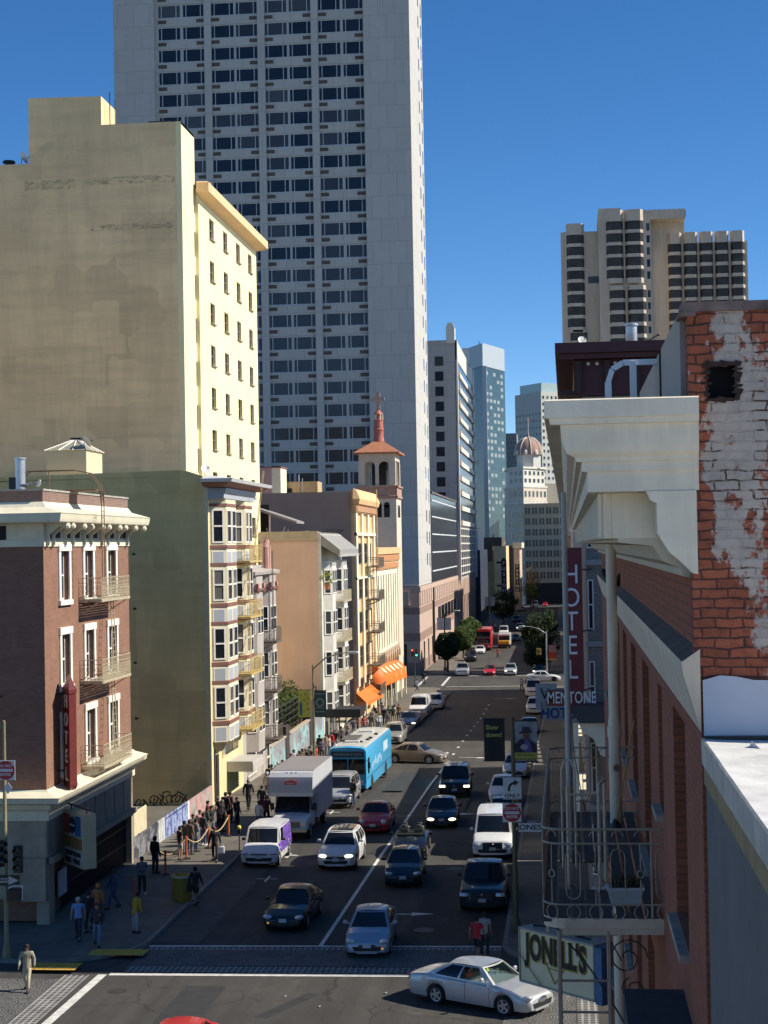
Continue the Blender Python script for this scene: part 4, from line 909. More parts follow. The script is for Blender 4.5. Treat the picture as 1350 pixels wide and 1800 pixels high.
for i in range(5): q = MB(); y = 194.5+i*4.6; q.M = Matrix.Translation((-20.93, y, z0_+(z1_-z0_)*(y-y0)/(y1-y0)+1.36)) @ Matrix.Rotation(R(44), 4, 'Y'); q.ball((0, 0, 0), .5, .7, .04, 10, 6); q.build('white_emblem', IVORY, t)

# ---- big hotel tower on its pink podium
PANEL = brick('pale_panels', (.50, .485, .445), (.465, .45, .415), (.36, .35, .33), 2.5, 3.42, .05, .06, .15)
b9 = site('hotel_tower', 'very tall pale grey hotel tower with a grid of window bands', 'tower block', (-44, 256, -3))
Y0 = 255.5; XL, XR = -67.4, -22.0; FX0, FX1 = -61.1, -28.95
ZT = 108.0
mb = MB()
mb.box(XL, FX0, Y0, 279, 10, ZT); mb.box(FX1, XR, Y0, 279.0, 9.8, ZT); mb.box(FX0+.01, FX1-.01, Y0+2.2, 278.9, 10, ZT)
ex = [PY(230+z/2.5, 24, Y0+.8).x for z in (120, 215, 228, 322, 352, 450, 460, 555, 587, 683, 693, 790, 822, 918, 930, 1022)]
wx = [(ex[i]-FX0-.10, min(ex[i+1]-FX0+.10, FX1-FX0-.05)) for i in range(0, 16, 2)]
zt0 = 27.15; rows = [(zt0+3.425*k-1.98, zt0+3.425*k+.04) for k in range(-3, 23)]
holes = [(a, z0-10, c, z1-10) for z0, z1 in rows for a, c in wx]
wallf(mb, F((FX0, Y0+.8, 10), '-Y'), FX1-FX0, ZT-10, holes, .3)
mb.build('wall', PANEL, b9)
mb = MB(); mb.M = F((FX0, Y0+.8, 0), '-Y')   # bright strips between the bays, and floor ledges
for i in (1, 3, 5):
    xm = (wx[i][1]+wx[i+1][0])/2; mb.box(xm-.55, xm+.55, -.35, -.01, 10, ZT)
mb.build('pier', PANEL, b9)
M = F((FX0, Y0+.8, 0), '-Y')
order = sorted([(a, c, z0, z1) for z0, z1 in rows[3:] for a, c in wx if not (a < 8 and z0 < 60)], key=lambda r: -r[2])
windows(b9, M, order, 100, inset=.12, fw=.11, kind='three', fm=plain('pale_mullion', (.50, .51, .52), .5), gm=GLF)
GRI = plain('ac_grille', (.11, .085, .065), .7, var=.15)
vr = []
for z0, z1 in rows[3:]:
    for i, (a, c) in enumerate(wx):
        if a < 8 and z0 < 60: continue
        x = a+.05 if i % 2 == 0 else c-1.35
        vr.append((x, x+1.3, z0-.85, z0-.32))
vr.sort(key=lambda r: -r[2])
def grille(b_, r):
    b_.box(r[0], r[1], -.05, .02, r[2], r[3])
    for k in range(4): zz = r[2]+(r[3]-r[2])*(k+.5)/4; b_.box(r[0]+.05, r[1]-.05, -.075, -.05, zz-.03, zz+.03)
for r in vr[:100]: q = MB(); q.M = M; grille(q, r); q.build('air_grille', GRI, b9, fix=False)
q = MB(); q.M = M
for r in vr[100:]: grille(q, r)
q.build('air_grilles', GRI, b9, fix=False)['kind'] = 'stuff'
mb = MB(); mb.M = F((XR, Y0, 0), '+X')
for k in range(27):
    z = 12+3.425*k
    mb.box(15.5, 16.6, -.04, .0, z+.8, z+2.6); mb.box(20.6, 21.6, -.04, 0, z+.5, z+2.6)
mb.split('slot_window', GLF, b9)
# podium
PSTONE = plain('podium_pink_stone', (.50, .36, .28), .8, var=.07, scale=.5); PBAND = plain('podium_brown_band', (.30, .195, .15), .8, var=.08)
b10 = site('hotel_podium', 'pink and brown banded stone podium under the pale hotel tower', 'building', (-40, 256, -3))
mb = MB(); mb.box(-70, -22.0, 255.4, 345, -5, 9.0); mb.build('wall', PSTONE, b10)
mb = MB()
for z0, z1 in ((-3.4, -1.6), (1.6, 2.8), (5.6, 6.6)): mb.box(-70.05, -21.95, 255.34, 345.05, z0, z1)
mb.split('stone_band', PBAND, b10)
mb = MB()
mb.box(-70.1, -21.8, 255.2, 345, 9.0, 9.7)
for i in range(21): y = 256+i*4.3; mb.box(-22.2, -21.86, y, y+2.2, 6.9, 9.0)
for i in range(10): x = -68+i*4.7; mb.box(x, x+2.2, 254.9, 255.42, 6.9, 9.0)
mb.split('crenel', PSTONE, b10)
mb = MB()
for i in range(21): y = 258.2+i*4.3; mb.box(-21.98, -21.9, y, y+2.1, 6.9, 9.0)
mb.split('crenel_recess', PBAND, b10)
mb = MB()
for y, z0, z1 in ((292, 2.9, 5.4), (300, 2.9, 5.4), (308, 2.9, 5.4), (316, 2.9, 5.4), (324, 2.9, 5.4), (332, 2.9, 5.4)): mb.box(-22.0, -21.9, y, y+6, z0, z1)
for y in (262, 270, 278): mb.box(-22.0, -21.9, y, y+1.2, -3, 1.2)
mb.box(-34, -24, 255.3, 255.36, -3.1, 1.2)
mb.split('podium_window', GLF, b10)
mb = MB(); mb.tube([(-21.8, 280, -4), (-21.8, 280, 9.0)], .2, 8); mb.box(-22.3, -22.02, 279.3, 280.8, 9.72, 24.3); mb.split('pipe_and_dark_gap', BLACK, b10)  # thin pipe, plus a black strip drawn as the shaded gap beside the tower
# ---- dark glass link, striped office block and others down the left side
b = site('glass_atrium', 'low dark grey glass block with a sloped roof beside the hotel tower', 'building', (-24, 290, 9.7))
mb = MB(); mb.prism([(-40, 9.7), (-22.05, 9.7), (-22.05, 24.5), (-40, 32)], 'Y', 281, 344.5); mb.build('glass_wall', plain('grey_curtain_glass', (.055, .062, .075), .18, .3, var=.12, scale=.3), b)
mb = MB()
for z in (11.5, 14.6, 17.6, 20.5, 23.2): mb.box(-22.1, -21.95, 282, 344.4, z, z+.22)
mb.split('white_strip', plain('pale_line', (.6, .62, .63), .5), b)
mb = MB(); mb.prism([(-40.2, 32.1), (-21.8, 24.4), (-21.8, 24.7), (-40.2, 32.4)], 'Y', 280.8, 344.7); mb.build('sloped_roof', plain('brown_metal', (.16, .13, .11), .5), b)

b = site('office_block', 'grey office block with square dark windows and white sunlit ribbons', 'office block', (-24, 357, -4))
Y0, Y1 = 357.0, 422.0; OW = brick('office_panels', (.43, .405, .38), (.40, .38, .355), (.31, .295, .28), 3.2, 3.6, .06, .05, .1)
mb = MB(); mb.box(-50, -22.4, Y0, Y1, 8, 58.6); mb.build('wall', OW, b)
mb = MB()
for x, yy in ((-23.2, Y0), (-22.9, 404.0)): mb.prism([(x-1.0, 58.0), (x+.8, 58.0), (x+.8, 61.2), (x+.4, 62.2), (x-.6, 62.2), (x-1.0, 61.2)], 'Y', yy-.3, yy+3)
mb.split('rounded_fin', plain('pale_fin', (.66, .64, .58), .6), b)
M = F((-50, Y0, 0), '-Y')
windows(b, M, [(x, x+1.9, 55.3-3.15*k-2.1, 55.3-3.15*k) for k in range(11) for x in (23.3, 19.3, 15.3)], 100, inset=-.05, fw=.06, kind='plain', fm=OW)
M = F((-22.4, Y0, 0), '+X'); W = Y1-Y0
mb = MB(); mb.M = M; mb.box(0, W, -.15, 0, 20.6, 54.6); mb.build('ribbon_glass', plain('blue_ribbon_glass', (.05, .085, .14), .15, .2, var=.35, scale=.12), b)
mb = MB(); mb.M = M
for k in range(11): z = 20.0+3.15*k; mb.box(2.5, W-1, -.55, -.16, z, z+1.0)
mb.box(0, W, -.3, -.001, 54.6, 58.6); mb.box(0, 1.6, -.5, -.001, 8, 58.6); mb.box(W-4, W, -.5, -.001, 8, 58.6)
mb.split('ribbon_spandrel', plain('office_white', (.66, .63, .56), .6, var=.05), b)
mb = MB(); mb.M = M
for k in range(11): z = 20.0+3.15*k; mb.box(3.0, 5.2, -.75, -.56, z-.1, z+1.1); mb.box(W-7, W-4.5, -.75, -.56, z-.1, z+1.1)
mb.split('copper_cap', plain('tan_cap', (.50, .36, .24), .6), b)
mb = MB(); mb.M = M; mb.box(1.6, W-4, -.2, -.001, 9.2, 20); mb.build('lattice_glass', GLF, b)
mb = MB(); mb.M = M
for i in range(9): mb.box(2+i*7.2, 2.9+i*7.2, -.4, -.2, 9.2, 20)
for k in range(7): mb.box(1.7, W-4.1, -.36, -.21, 9.6+k*1.6, 9.9+k*1.6)
mb.split('lattice', MATS['office_white'], b)
b = site('colonnade_podium', 'pink stone podium with tall brown columns under the grey office block', 'building', (-24, 345, -4))
mb = MB(); mb.box(-50, -22.6, 345.1, 422, -6, 7.9); mb.build('wall', plain('brown_glass', (.07, .04, .035), .3), b)
mb = MB()
mb.box(-50, -22.41, 345.05, 422.2, 5.001, 7.95)
for i in range(16): y = 346+i*4.8; mb.box(-22.4, -22.3, y, y+2.6, 5.0, 8.6)
mb.box(-50, -22.4, 345.05, 422.2, -6, -2.2)
mb.split('stone_band', PSTONE, b)
for i in range(15):
    q = MB(); y = 347+i*5.2; q.box(-22.65, -22.5, y, y+1.9, -2.2, 5.0); q.build('column', PSTONE, b)

# dark block and small hotels at the end of the street
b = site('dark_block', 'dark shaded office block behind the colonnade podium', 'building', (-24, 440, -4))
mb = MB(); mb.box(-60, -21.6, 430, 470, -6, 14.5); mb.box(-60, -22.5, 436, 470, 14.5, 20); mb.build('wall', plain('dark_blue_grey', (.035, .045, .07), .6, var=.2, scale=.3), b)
p = PY(868, 960, 505); q = PY(889, 945, 505)
b = site('small_hotel', 'small cream hotel front with a sunlit wall beside its black upright sign', 'building', (p.x, 505, -4))
mb = MB(); mb.box(p.x-8, p.x, 505, 530, -6, 14.0); mb.build('shaded_wall', plain('cream_in_shade', (.34, .28, .14), .8), b); mb = MB(); mb.box(p.x+.01, q.x, 505.3, 530, -6, p.z); mb.build('front_wall', plain('cream_in_sun', (.72, .56, .32), .8, var=.12, scale=.4), b)  # one cream in two tones: shade and sun are put into the colours
mb = MB(); mb.box(p.x-5, q.x-1.2, 505.2, 530, p.z, p.z+2.6); mb.box(p.x-9, p.x-.3, 504.5, 505.2, 11, 16.5); mb.build('upper_storey', plain('dark_brown', (.10, .07, .05), .8), b)
a = PY(882, 985, 499); c = PY(890, 1043, 499)
s_ = site('hotel_sign', 'black upright sign reading FUSION in pale letters far down the street', 'sign', (a.x, 499, 2))
mb = MB(); mb.box(a.x-.2, c.x+.2, 499, 499.6, c.z, a.z); mb.box(a.x-1.6, a.x-.2, 499.2, 499.4, a.z-.9, a.z-.3); mb.box(a.x-1.6, a.x-.2, 499.2, 499.4, c.z+2.0, c.z+2.5); mb.lathe([(.7, -.1), (.7, .2)], ((a.x+c.x)/2, 499.2, a.z), 16, 'Y', caps=True); mb.build('sign_box', BLACK, s_)
for i, ch in enumerate('FUSION'): text(ch, 1.35, ((a.x+c.x)/2, 498.97, a.z-.9-i*(a.z-c.z-1.0)/5.4), R(90), 0, LET, s_, weight=.02)
p = PY(892, 960, 520); q = PY(900, 955, 520)
b = site('garage_block', 'dark blue and cream building with a shadowed front past the small hotel', 'building', (p.x, 520, -5))
mb = MB(); mb.box(p.x-1.5, q.x, 532, 560, -6, p.z); mb.build('dark_wall', plain('deep_blue', (.03, .045, .09), .5), b); mb = MB(); mb.box(q.x+.01, q.x+1.9, 532.2, 560, -6, q.z-1.5); mb.build('cream_front', plain('mottled_cream', (.55, .45, .36), .8, var=.35, scale=.25), b); mb = MB(); mb.box(q.x-.2, q.x+2.6, 531.6, 560, q.z-1.5, q.z+.2); mb.build('cornice', IVORY, b)
a = PY(905, 992, 518); c = PY(914, 1040, 518)
s_ = site('parking_sign', 'dark upright sign with pale letters past the FUSION sign', 'sign', (a.x, 518, 0))
mb = MB(); mb.box(a.x, c.x, 518, 518.5, c.z, a.z); mb.build('sign_box', BLACK, s_)
for i, ch in enumerate('PARKING'): text(ch, 1.1, ((a.x+c.x)/2, 517.97, a.z-.7-i*(a.z-c.z-1.2)/6), R(90), 0, LET, s_)

# ---- glass tower at an angle
GT = brick('tower_curtain', (.035, .065, .075), (.05, .09, .10), (.075, .11, .12), 2.0, 2.55, .10, .25, .0)
MATS['tower_curtain'].node_tree.nodes['Principled BSDF'].inputs['Roughness'].default_value = .22; MATS['tower_curtain'].node_tree.nodes['Principled BSDF'].inputs['Specular IOR Level'].default_value = .25
b = site('glass_tower', 'slender blue glass tower with a pale top band and a folded corner', 'tower block', (-22, 480, -5))
A_ = PY(805, 606, 667); B_ = PY(848, 603, 640); C_ = PY(886, 604, 663)
zt = B_.z
def prismv(mb, pts, z0, z1): mb.grid([[(p[0], p[1], z) for p in pts] for z in (z0, z1)], closed=True, caps=True)
foot = [(A_.x, 667), (B_.x, 640), (C_.x, 663), (C_.x-7, 690), (A_.x-4, 690)]
mb = MB(); prismv(mb, foot, -8, zt-8.6); mb.build('curtain_wall', GT, b)
mb = MB(); prismv(mb, [((p[0]-B_.x)*1.01+B_.x, (p[1]-667)*1.01+666.8) for p in foot], zt-8.5, zt); mb.build('top_band', plain('tower_top', (.40, .44, .46), .5, var=.05), b)
mb = MB(); mb.box(B_.x-.3, B_.x+1.3, 639.2, 640.8, 5, zt-8.6); mb.build('corner_fin', plain('fin_grey', (.42, .45, .47), .4), b)
mb = MB(); mb.tube([(A_.x+8, 672, zt), (A_.x+8, 672, zt+4.6)], .15, 5); mb.build('aerial', BLACK, b)
def lerp(a, b_, t): return a+(b_-a)*t
mb = MB()
for k in range(30):
    z = zt-11.5-k*2.55
    for (P_, Q_, n_, pr_) in ((B_, C_, 5, .62), (A_, B_, 4, .12)):
        for j in range(n_):
            if rnd.random() < (pr_ if k < 22 else pr_*.3):
                t = .12+j*.17; p = Vector((lerp(P_.x, Q_.x, t), lerp(P_.y, Q_.y, t)-.15)); q = Vector((lerp(P_.x, Q_.x, t+.11), lerp(P_.y, Q_.y, t+.11)-.15))
                mb.poly([(p.x, p.y, z), (q.x, q.y, z), (q.x, q.y, z+1.3), (p.x, p.y, z+1.3)])
mb.split('pale_blind', plain('pale_blind', (.28, .32, .31), .5), b)

# ---- domed bank building, the store block before it, and the stone tower behind
LS = plain('limestone', (.60, .53, .42), .8, var=.10, scale=.3); LSW = plain('white_limestone', (.64, .60, .52), .8, var=.1, scale=.3)
b = site('domed_building', 'ornate stone building with a terracotta dome and flagpole at the end of the street', 'building', (-17, 610, -5))
def at(x, y, Y): return PY(x, y, Y)
xl, xm, xr = at(891, 850, 610).x, at(920, 850, 610).x, at(960, 850, 610).x
zA, zB, zC = at(910, 855, 610).z, at(910, 822, 610).z, at(910, 798, 610).z
YD = 610; ang = 0
foot = [(xl, YD+9), (xm, YD), (xr, YD+12), (xr-6, YD+30), (xl-2, YD+30)]
mb = MB(); prismv(mb, foot, -8, zA); mb.build('lower_block', LS, b)
mb = MB(); f2 = [((p[0]-xm)*.92+xm, (p[1]-YD)*.95+YD+.6) for p in foot]; prismv(mb, f2, zA, zB); mb.build('upper_block', LSW, b)
mb = MB()
for z in (zA-.4, zA-6.2, zB-.3): prismv(mb, [((p[0]-xm)*1.04+xm, (p[1]-YD)*1.04+YD-.4) for p in foot] if z < zB-1 else [((p[0]-xm)*1.0+xm, (p[1]-YD)*1.0+YD-.1) for p in foot], z, z+.7)
mb.build('cornice', LSW, b)
cx, cy = at(929, 800, 618).x, 620
mb = MB(); f3 = [(cx+4.6*math.cos(k*math.pi/4+.39), cy+4.6*math.sin(k*math.pi/4+.39)) for k in range(8)]; prismv(mb, f3, zB, zC); mb.build('drum', LSW, b)
hd = at(929, 768, 618).z-zC
mb = MB(); mb.lathe([(5.1*math.cos(t), zC+hd*math.sin(t)) for t in [k*math.pi/16 for k in range(8)]]+[(.5, zC+hd*.995), (.35, zC+hd+.9), (.05, zC+hd+1.2)], (cx, cy, 0), 24, caps=True); mb.build('dome', plain('dome_tile', (.36, .215, .16), .8, var=.12, scale=1), b, 50)
mb = MB()
for k in range(8):
    a_ = k*math.pi/4+.2; mb.tube([(cx+5.2*math.cos(t)*math.cos(a_), cy+5.2*math.cos(t)*math.sin(a_), zC+hd*1.01*math.sin(t)) for t in [j*math.pi/16 for j in range(8)]], .22, 5)
    mb.lathe([(.75, 0), (.75, 1.2), (.02, 2.0)], (cx+4.7*math.cos(a_+.39), cy+4.7*math.sin(a_+.39), zC), 8, caps=True)
mb.build('dome_rib', LSW, b)
mb = MB(); mb.tube([(cx, cy, zC+hd+1), (cx, cy, zC+hd+7)], .14, 6); mb.build('flagpole', LSW, b); mb = MB(); mb.poly([(cx, cy, zC+hd+7), (cx+.9, cy, zC+hd+6.3), (cx+.8, cy, zC+hd+5.2), (cx+.05, cy, zC+hd+5.6)]); mb.build('flag', plain('flag_cloth', (.5, .3, .28), .8), b)
def facerects(P, Q, z0, z1, nx, nz, fx=.55, fz=.6):
    out = []
    L = math.dist(P, Q)
    for i in range(nx):
        for k in range(nz):
            x = (i+.5)*L/nx; z = z0+(k+.5)*(z1-z0)/nz; out.append((x-fx*L/nx/2, x+fx*L/nx/2, z-fz*(z1-z0)/nz/2, z+fz*(z1-z0)/nz/2))
    return out
def fM(P, Q):
    L = math.dist(P, Q); ux, uy = (Q[0]-P[0])/L, (Q[1]-P[1])/L
    return Matrix(((ux, -uy, 0, P[0]), (uy, ux, 0, P[1]), (0, 0, 1, 0), (0, 0, 0, 1)))
windows(b, fM(foot[0], foot[1]), facerects(foot[0], foot[1], 6, zA-.8, 3, 8), 24, inset=-.06, fw=.1, kind='plain', fm=LS)
windows(b, fM(foot[1], foot[2]), facerects(foot[1], foot[2], zA-12, zA-.8, 6, 3), 18, inset=-.06, fw=.1, kind='plain', fm=LS)
windows(b, fM(f2[0], f2[1]), facerects(f2[0], f2[1], zA+.8, zB-.5, 3, 2), 6, inset=-.06, fw=.1, kind='plain', fm=LSW)
windows(b, fM(f2[1], f2[2]), facerects(f2[1], f2[2], zA+.8, zB-.5, 5, 2), 10, inset=-.06, fw=.1, kind='plain', fm=LSW)
mb = MB(); x0 = at(960, 860, 640).x; mb.box(x0-3, x0+6, 640, 655, -8, at(960, 850, 640).z); mb.build('plain_rear_wing', plain('cream_wing', (.72, .66, .52), .8), b)
SB = plain('sandstone', (.44, .385, .28), .85, var=.08, scale=.3)
b = site('department_store', 'long sandstone store building with paired windows closing the street', 'building', (-8, 580, -5))
x0, x1 = at(921, 950, 580).x, at(1010, 950, 580).x; zt = at(940, 885, 580).z
mb = MB(); mb.box(x0, x1+25, 580, 596, -8, zt); mb.build('wall', SB, b)
mb = MB(); mb.box(x0-.3, x1+25, 579.5, 580, zt-.6, zt); mb.box(x0-.2, x1+25, 579.7, 580, zt-4.6, zt-4.1); mb.box(x0-.2, x1+25, 579.7, 580, 3.0, 3.6); mb.build('cornice', SB, b)
r = []
for k in range(7):
    for i in range(7):
        z = zt-3.6-k*3.62; x = .5+i*2.35; r += [(x, x+.8, z, z+2.3), (x+1.0, x+1.8, z, z+2.3)]
windows(b, F((x0, 580, 0), '-Y'), r, 98, inset=-.05, fw=.06, kind='sash', fm=SB, gm=plain('green_grey_glass', (.05, .065, .06), .2, var=.4, scale=.4))
mb = MB(); mb.M = F((x0, 580, 0), '-Y'); mb.box(.5, 40, -.1, -.01, -4.5, 2.6); mb.build('shop_windows', DARK, b)
b = site('stone_tower', 'pale stone skyscraper with small square windows and a glassy top behind the dome', 'tower block', (-12, 750, -5))
xa, xb, xc = at(903, 700, 750).x, at(951, 700, 750).x, at(985, 700, 765).x
zt = at(951, 688, 750).z; foot = [(xa, 768), (xb, 750), (xc+8, 765), (xc+4, 790), (xa, 790)]
mb = MB(); prismv(mb, foot, -8, zt); mb.build('wall', plain('pale_green_stone', (.50, .50, .44), .8, var=.05), b)
mb = MB(); z2 = at(951, 672, 750).z; prismv(mb, [(lerp(xb, xa, .8), 766), (xb+.2, 752), (xc+7, 766), (xc+4, 788), (xa+2, 788)], zt, z2); mb.build('glass_crown', plain('pale_glass', (.36, .45, .43), .25, var=.1), b)
windows(b, fM(foot[1], foot[2]), facerects(foot[1], foot[2], zt-54, zt-1, 9, 18, .5, .5), 100, inset=-.05, fw=.08, kind='plain', fm=LSW)
windows(b, fM(foot[0], foot[1]), facerects(foot[0], foot[1], zt-20, zt-8, 8, 4, .45, .4), 32, inset=-.05, fw=.08, kind='plain', fm=LSW)
b = site('grey_office', 'grey-blue office slab between the glass tower and the stone tower', 'office block', (-24, 700, -5))
p = at(885, 762, 700); q = at(908, 762, 700); mb = MB(); mb.box(p.x-4, q.x, 700, 720, -8, p.z); mb.build('wall', brick('slab_panels', (.20, .21, .22), (.17, .18, .20), (.26, .27, .28), 1.6, 2.0, .3, .05, 0), b)

# ---- twin-winged concrete hotel with bay windows, far right
CB = plain('beige_concrete', (.54, .46, .37), .85, var=.1, scale=.15, streak=.22)
b = site('concrete_hotel', 'beige concrete high-rise with stacked dark bay windows and stepped wings', 'tower block', (15, 400, -5))
YP = 400
def X_(px, y=450): return at(px, y, YP).x
def Z_(py, px=1100): return at(px, py, YP).z
segs = [('left_wing', 986, 1052, 405, 0, 22), ('core', 1049, 1143, 377, -3.5, 26), ('right_wing', 1172, 1317, 417, 6, 30)]
mb = MB(); mb.box(X_(986), X_(1052), YP, YP+24, -6, Z_(408, 1000)); mb.box(X_(1052)+.01, X_(1143), YP-3, YP+26, -6, Z_(388)); mb.box(X_(1143)+.01, X_(1206), YP+4, YP+30, -6, Z_(382)); mb.box(X_(1172), X_(1317), YP+3.9, YP+22, -6, Z_(420, 1250)); mb.box(X_(1053), X_(1092), YP-2, YP+20, Z_(388), Z_(368)); mb.box(X_(1092)+.01, X_(1206)-.05, YP-1, YP+26, Z_(388)+.01, Z_(372)); mb.build('wall', CB, b)
BROWNGL = plain('brown_glass2', (.045, .040, .038), .35, var=.4, scale=.6, spec=.25)
def baycol(px0, px1, ytop, n, pitch, Yf, h, dd=1.1, cap=2.6):
    for k in range(n):
        z1 = Z_(ytop+pitch*k); z0 = Z_(ytop+pitch*k+h); x0, x1 = at(px0, 450, Yf).x, at(px1, 450, Yf).x; w = x1-x0
        q = MB(); q.M = F((x0, Yf, 0), '-Y'); q.grid([[(0, 0, z), (w*.16, -dd, z), (w*.84, -dd, z), (w, 0, z)] for z in (z0, z1)]); q.poly([(0, 0, z1), (w*.16, -dd, z1), (w*.84, -dd, z1), (w, 0, z1)]); q.poly([(0, 0, z0), (w*.16, -dd, z0), (w*.84, -dd, z0), (w, 0, z0)]); q.build('bay_window', BROWNGL, b)
    q = MB(); x0, x1 = at(px0, 450, Yf).x, at(px1, 450, Yf).x; w = x1-x0; q.M = F((x0, Yf, 0), '-Y')
    for k in range(n+1):
        z0 = Z_(ytop+pitch*k)+.02; z1 = Z_(ytop+pitch*(k-1)+h)-.02
        if k == 0: z1 = z0+cap
        if k == n: z0, z1 = Z_(ytop+pitch*(n-1)+h)-1.2, Z_(ytop+pitch*(n-1)+h)-.02
        e = dd+.12; q.grid([[(-w*.02, 0, z), (w*.15, -e, z), (w*.85, -e, z), (w*1.02, 0, z)] for z in (z0, z1)])
        for z in (z0, z1): q.poly([(-w*.02, 0, z), (w*.15, -e, z), (w*.85, -e, z), (w*1.02, 0, z)])
    q.split('bay_spandrel', CB, b)
baycol(996, 1027, 411, 8, 21, YP, 15); baycol(1066, 1096, 394, 5, 21, YP-3, 15); baycol(1099, 1131, 394, 5, 21, YP-3, 15)
baycol(1070, 1098, 514, 14, 21, YP-3, 14, cap=1.0); baycol(1102, 1134, 514, 14, 21, YP-3, 14, cap=1.0); baycol(1000, 1030, 583, 11, 21, YP, 14, cap=.6)
for i in range(5): baycol(1174+i*27.6, 1198+i*27.6, 428, 18, 20.3, YP+3.9, 14)
mb = MB(); mb.M = F((X_(1136), YP-3, 0), '-Y')
for k in range(5): mb.box(0, .7, -.05, -.01, Z_(398+21*k+13), Z_(398+21*k))
for k in range(5): mb.box(.05, .65, -.05, -.01, Z_(515+21*k+12), Z_(515+21*k))
mb.split('slot_window', GLF, b)
mb = MB(); mb.M = F((X_(1033), YP, 0), '-Y'); mb.box(0, 3.8, -.05, -.01, Z_(496), Z_(484)); mb.build('wide_window', GLF, b)
mb = MB(); mb.tube([(X_(1206), YP, Z_(384)), (X_(1206), YP, Z_(374))], .15, 5)
for i in range(12): mb.tube([(X_(1100)+i*1.12, YP, Z_(372)), (X_(1100)+i*1.12, YP, Z_(369))], .06, 4)
mb.build('roof_rail', BLACK, b)
# ================================================================== right side of the street
WX = 0.94                                  # plane of the brick street front beside the camera
PEEL = brick('peeling_brick', (.42, .115, .055), (.32, .085, .042), (.10, .04, .03), .20, .071, .007, .25, 1.0, patch=(.52, .43, .36), patch_scale=2.6)
REDB = brick('red_brick_front', (.42, .125, .06), (.35, .10, .048), (.22, .085, .055), .22, .075, .008, .15, .5)
CWH = plain('cornice_white', (.90, .77, .58), .55, var=.12, scale=2.2, streak=.22, bump=.12)
c1 = site('brick_corner_building', 'red brick building with white bracketed cornice, peeling painted parapet and pale string course', 'building', (4, 25, 0))
YA, YB2 = 12.6, 47.6
SHEET = plain('grey_sheet_metal', (.36, .315, .265), .6, .1, var=.10, scale=1.5, streak=.15)
# end wall towards the viewer (with a broken-out hole) and parapet
mb = MB(); hx0, hx1, hz0, hz1 = 1.03, 1.25, 16.82, 17.08
wallf(mb, F((.90, YA, 14.80), '-Y'), 7.1, 2.66, [(hx0-.90, hz0-14.8, hx1-.90, hz1-14.8)], .22)
mb.poly([(.9, YA, 14.8), (.9, YA, 17.46), (.9, YA+.22, 17.46), (.9, YA+.22, 14.8)]); mb.poly([(.9, YA, 17.46), (8, YA, 17.46), (8, YA+.22, 17.46), (.9, YA+.22, 17.46)])
mb.build('peeling_parapet', PEEL, c1)
mb = MB(); mb.box(hx0-.05, hx1+.05, YA+.2, YA+.21, hz0-.05, hz1+.05); mb.build('broken_hole', DARK, c1)
mb = MB(); hr = random.Random(4)
for k in range(26):
    t = k/26*4; e = int(t); f = t-e; w_, h_ = hr.uniform(.012, .05), hr.uniform(.010, .03)
    x = (hx0+(hx1-hx0)*f, hx1, hx1-(hx1-hx0)*f, hx0)[e]; z = (hz0, hz0+(hz1-hz0)*f, hz1, hz1-(hz1-hz0)*f)[e]
    mb.prism([(x-w_, z-h_*.5), (x+w_*.6, z-h_), (x+w_, z+h_*.4), (x-w_*.3, z+h_)], 'Y', YA-.004-.0004*k, YA+.01)
mb.build('broken_edge', plain('broken_brick', (.045, .025, .02), .95, var=.4, scale=20), c1)
mb = MB(); mb.box(.86, 8, YA-.03, YA+.3, 17.462, 17.53); mb.box(.84, .96, YA-.035, YA+.3, 17.43, 17.461); mb.build('coping', plain('dark_coping', (.20, .14, .115), .85, var=.6, scale=3), c1)
mb = MB(); mb.box(.86, 1.15, YA+.23, YB2, 16.8, 17.50); mb.build('sheet_parapet', SHEET, c1)
mb = MB(); mb.box(.845, .86, 15.35, 15.37, 16.8, 17.5); mb.box(.845, .86, 19.8, 19.82, 16.8, 17.5); mb.split('sheet_seam', DARK, c1)
# street front: brick with tall window recesses between pilasters
wins = [(14.4, 16.0, 12.4, 14.3), (17.9, 18.7, 13.0, 14.3), (20.7, 22.5, 11.9, 14.3), (24.6, 26.4, 12.2, 14.3), (28.4, 30.2, 12.2, 14.3), (32.4, 34.2, 12.2, 14.3), (36.4, 38.2, 12.2, 14.3), (40.4, 42.2, 12.2, 14.3)]
holes = []
for y0, y1, z0, z1 in wins:
    for k in range(4): holes.append((YB2-y1, z0-3.35*k, YB2-y0, z1-3.35*k))
mb = MB(); wallf(mb, F((WX, YB2, 0), '-X'), YB2-YA, 14.42, holes, .28); wallf(mb, F((WX, YB2, 14.42), '-X'), YB2-YA, 1.4)
mb.box(WX+.3, 30, YA+.3, YB2, 0, 16.7); mb.poly([(WX, YB2, 0), (WX, YB2, 15.8), (WX+.31, YB2, 15.8), (WX+.31, YB2, 0)]); mb.poly([(WX, YA, 0), (WX, YA, 14.8), (WX+.31, YA, 14.8), (WX+.31, YA, 0)])
mb.build('front_wall', REDB, c1)
M = F((WX, YB2, 0), '-X')
for i, h in enumerate(holes): window(c1, M, *(h[0], h[2], h[1], h[3]), inset=.2, fw=.07, kind='sash', fm=plain('dark_sash', (.09, .06, .05), .5), sub=(i % 4 == 0))
mb = MB(); mb.M = M
for a, z0, c, z1 in holes: mb.box(a-.03, c+.03, -.085, .1, z0-.07, z0-.005)
mb.split('window_sill', plain('sill_stone', (.42, .35, .28), .8, var=.3, scale=5), c1)
mb = MB(); mb.M = M; rows = [(0.002, 14.42), (.12, 14.83), (.13, 14.90), (.13, 14.93), (.0, 15.02)]
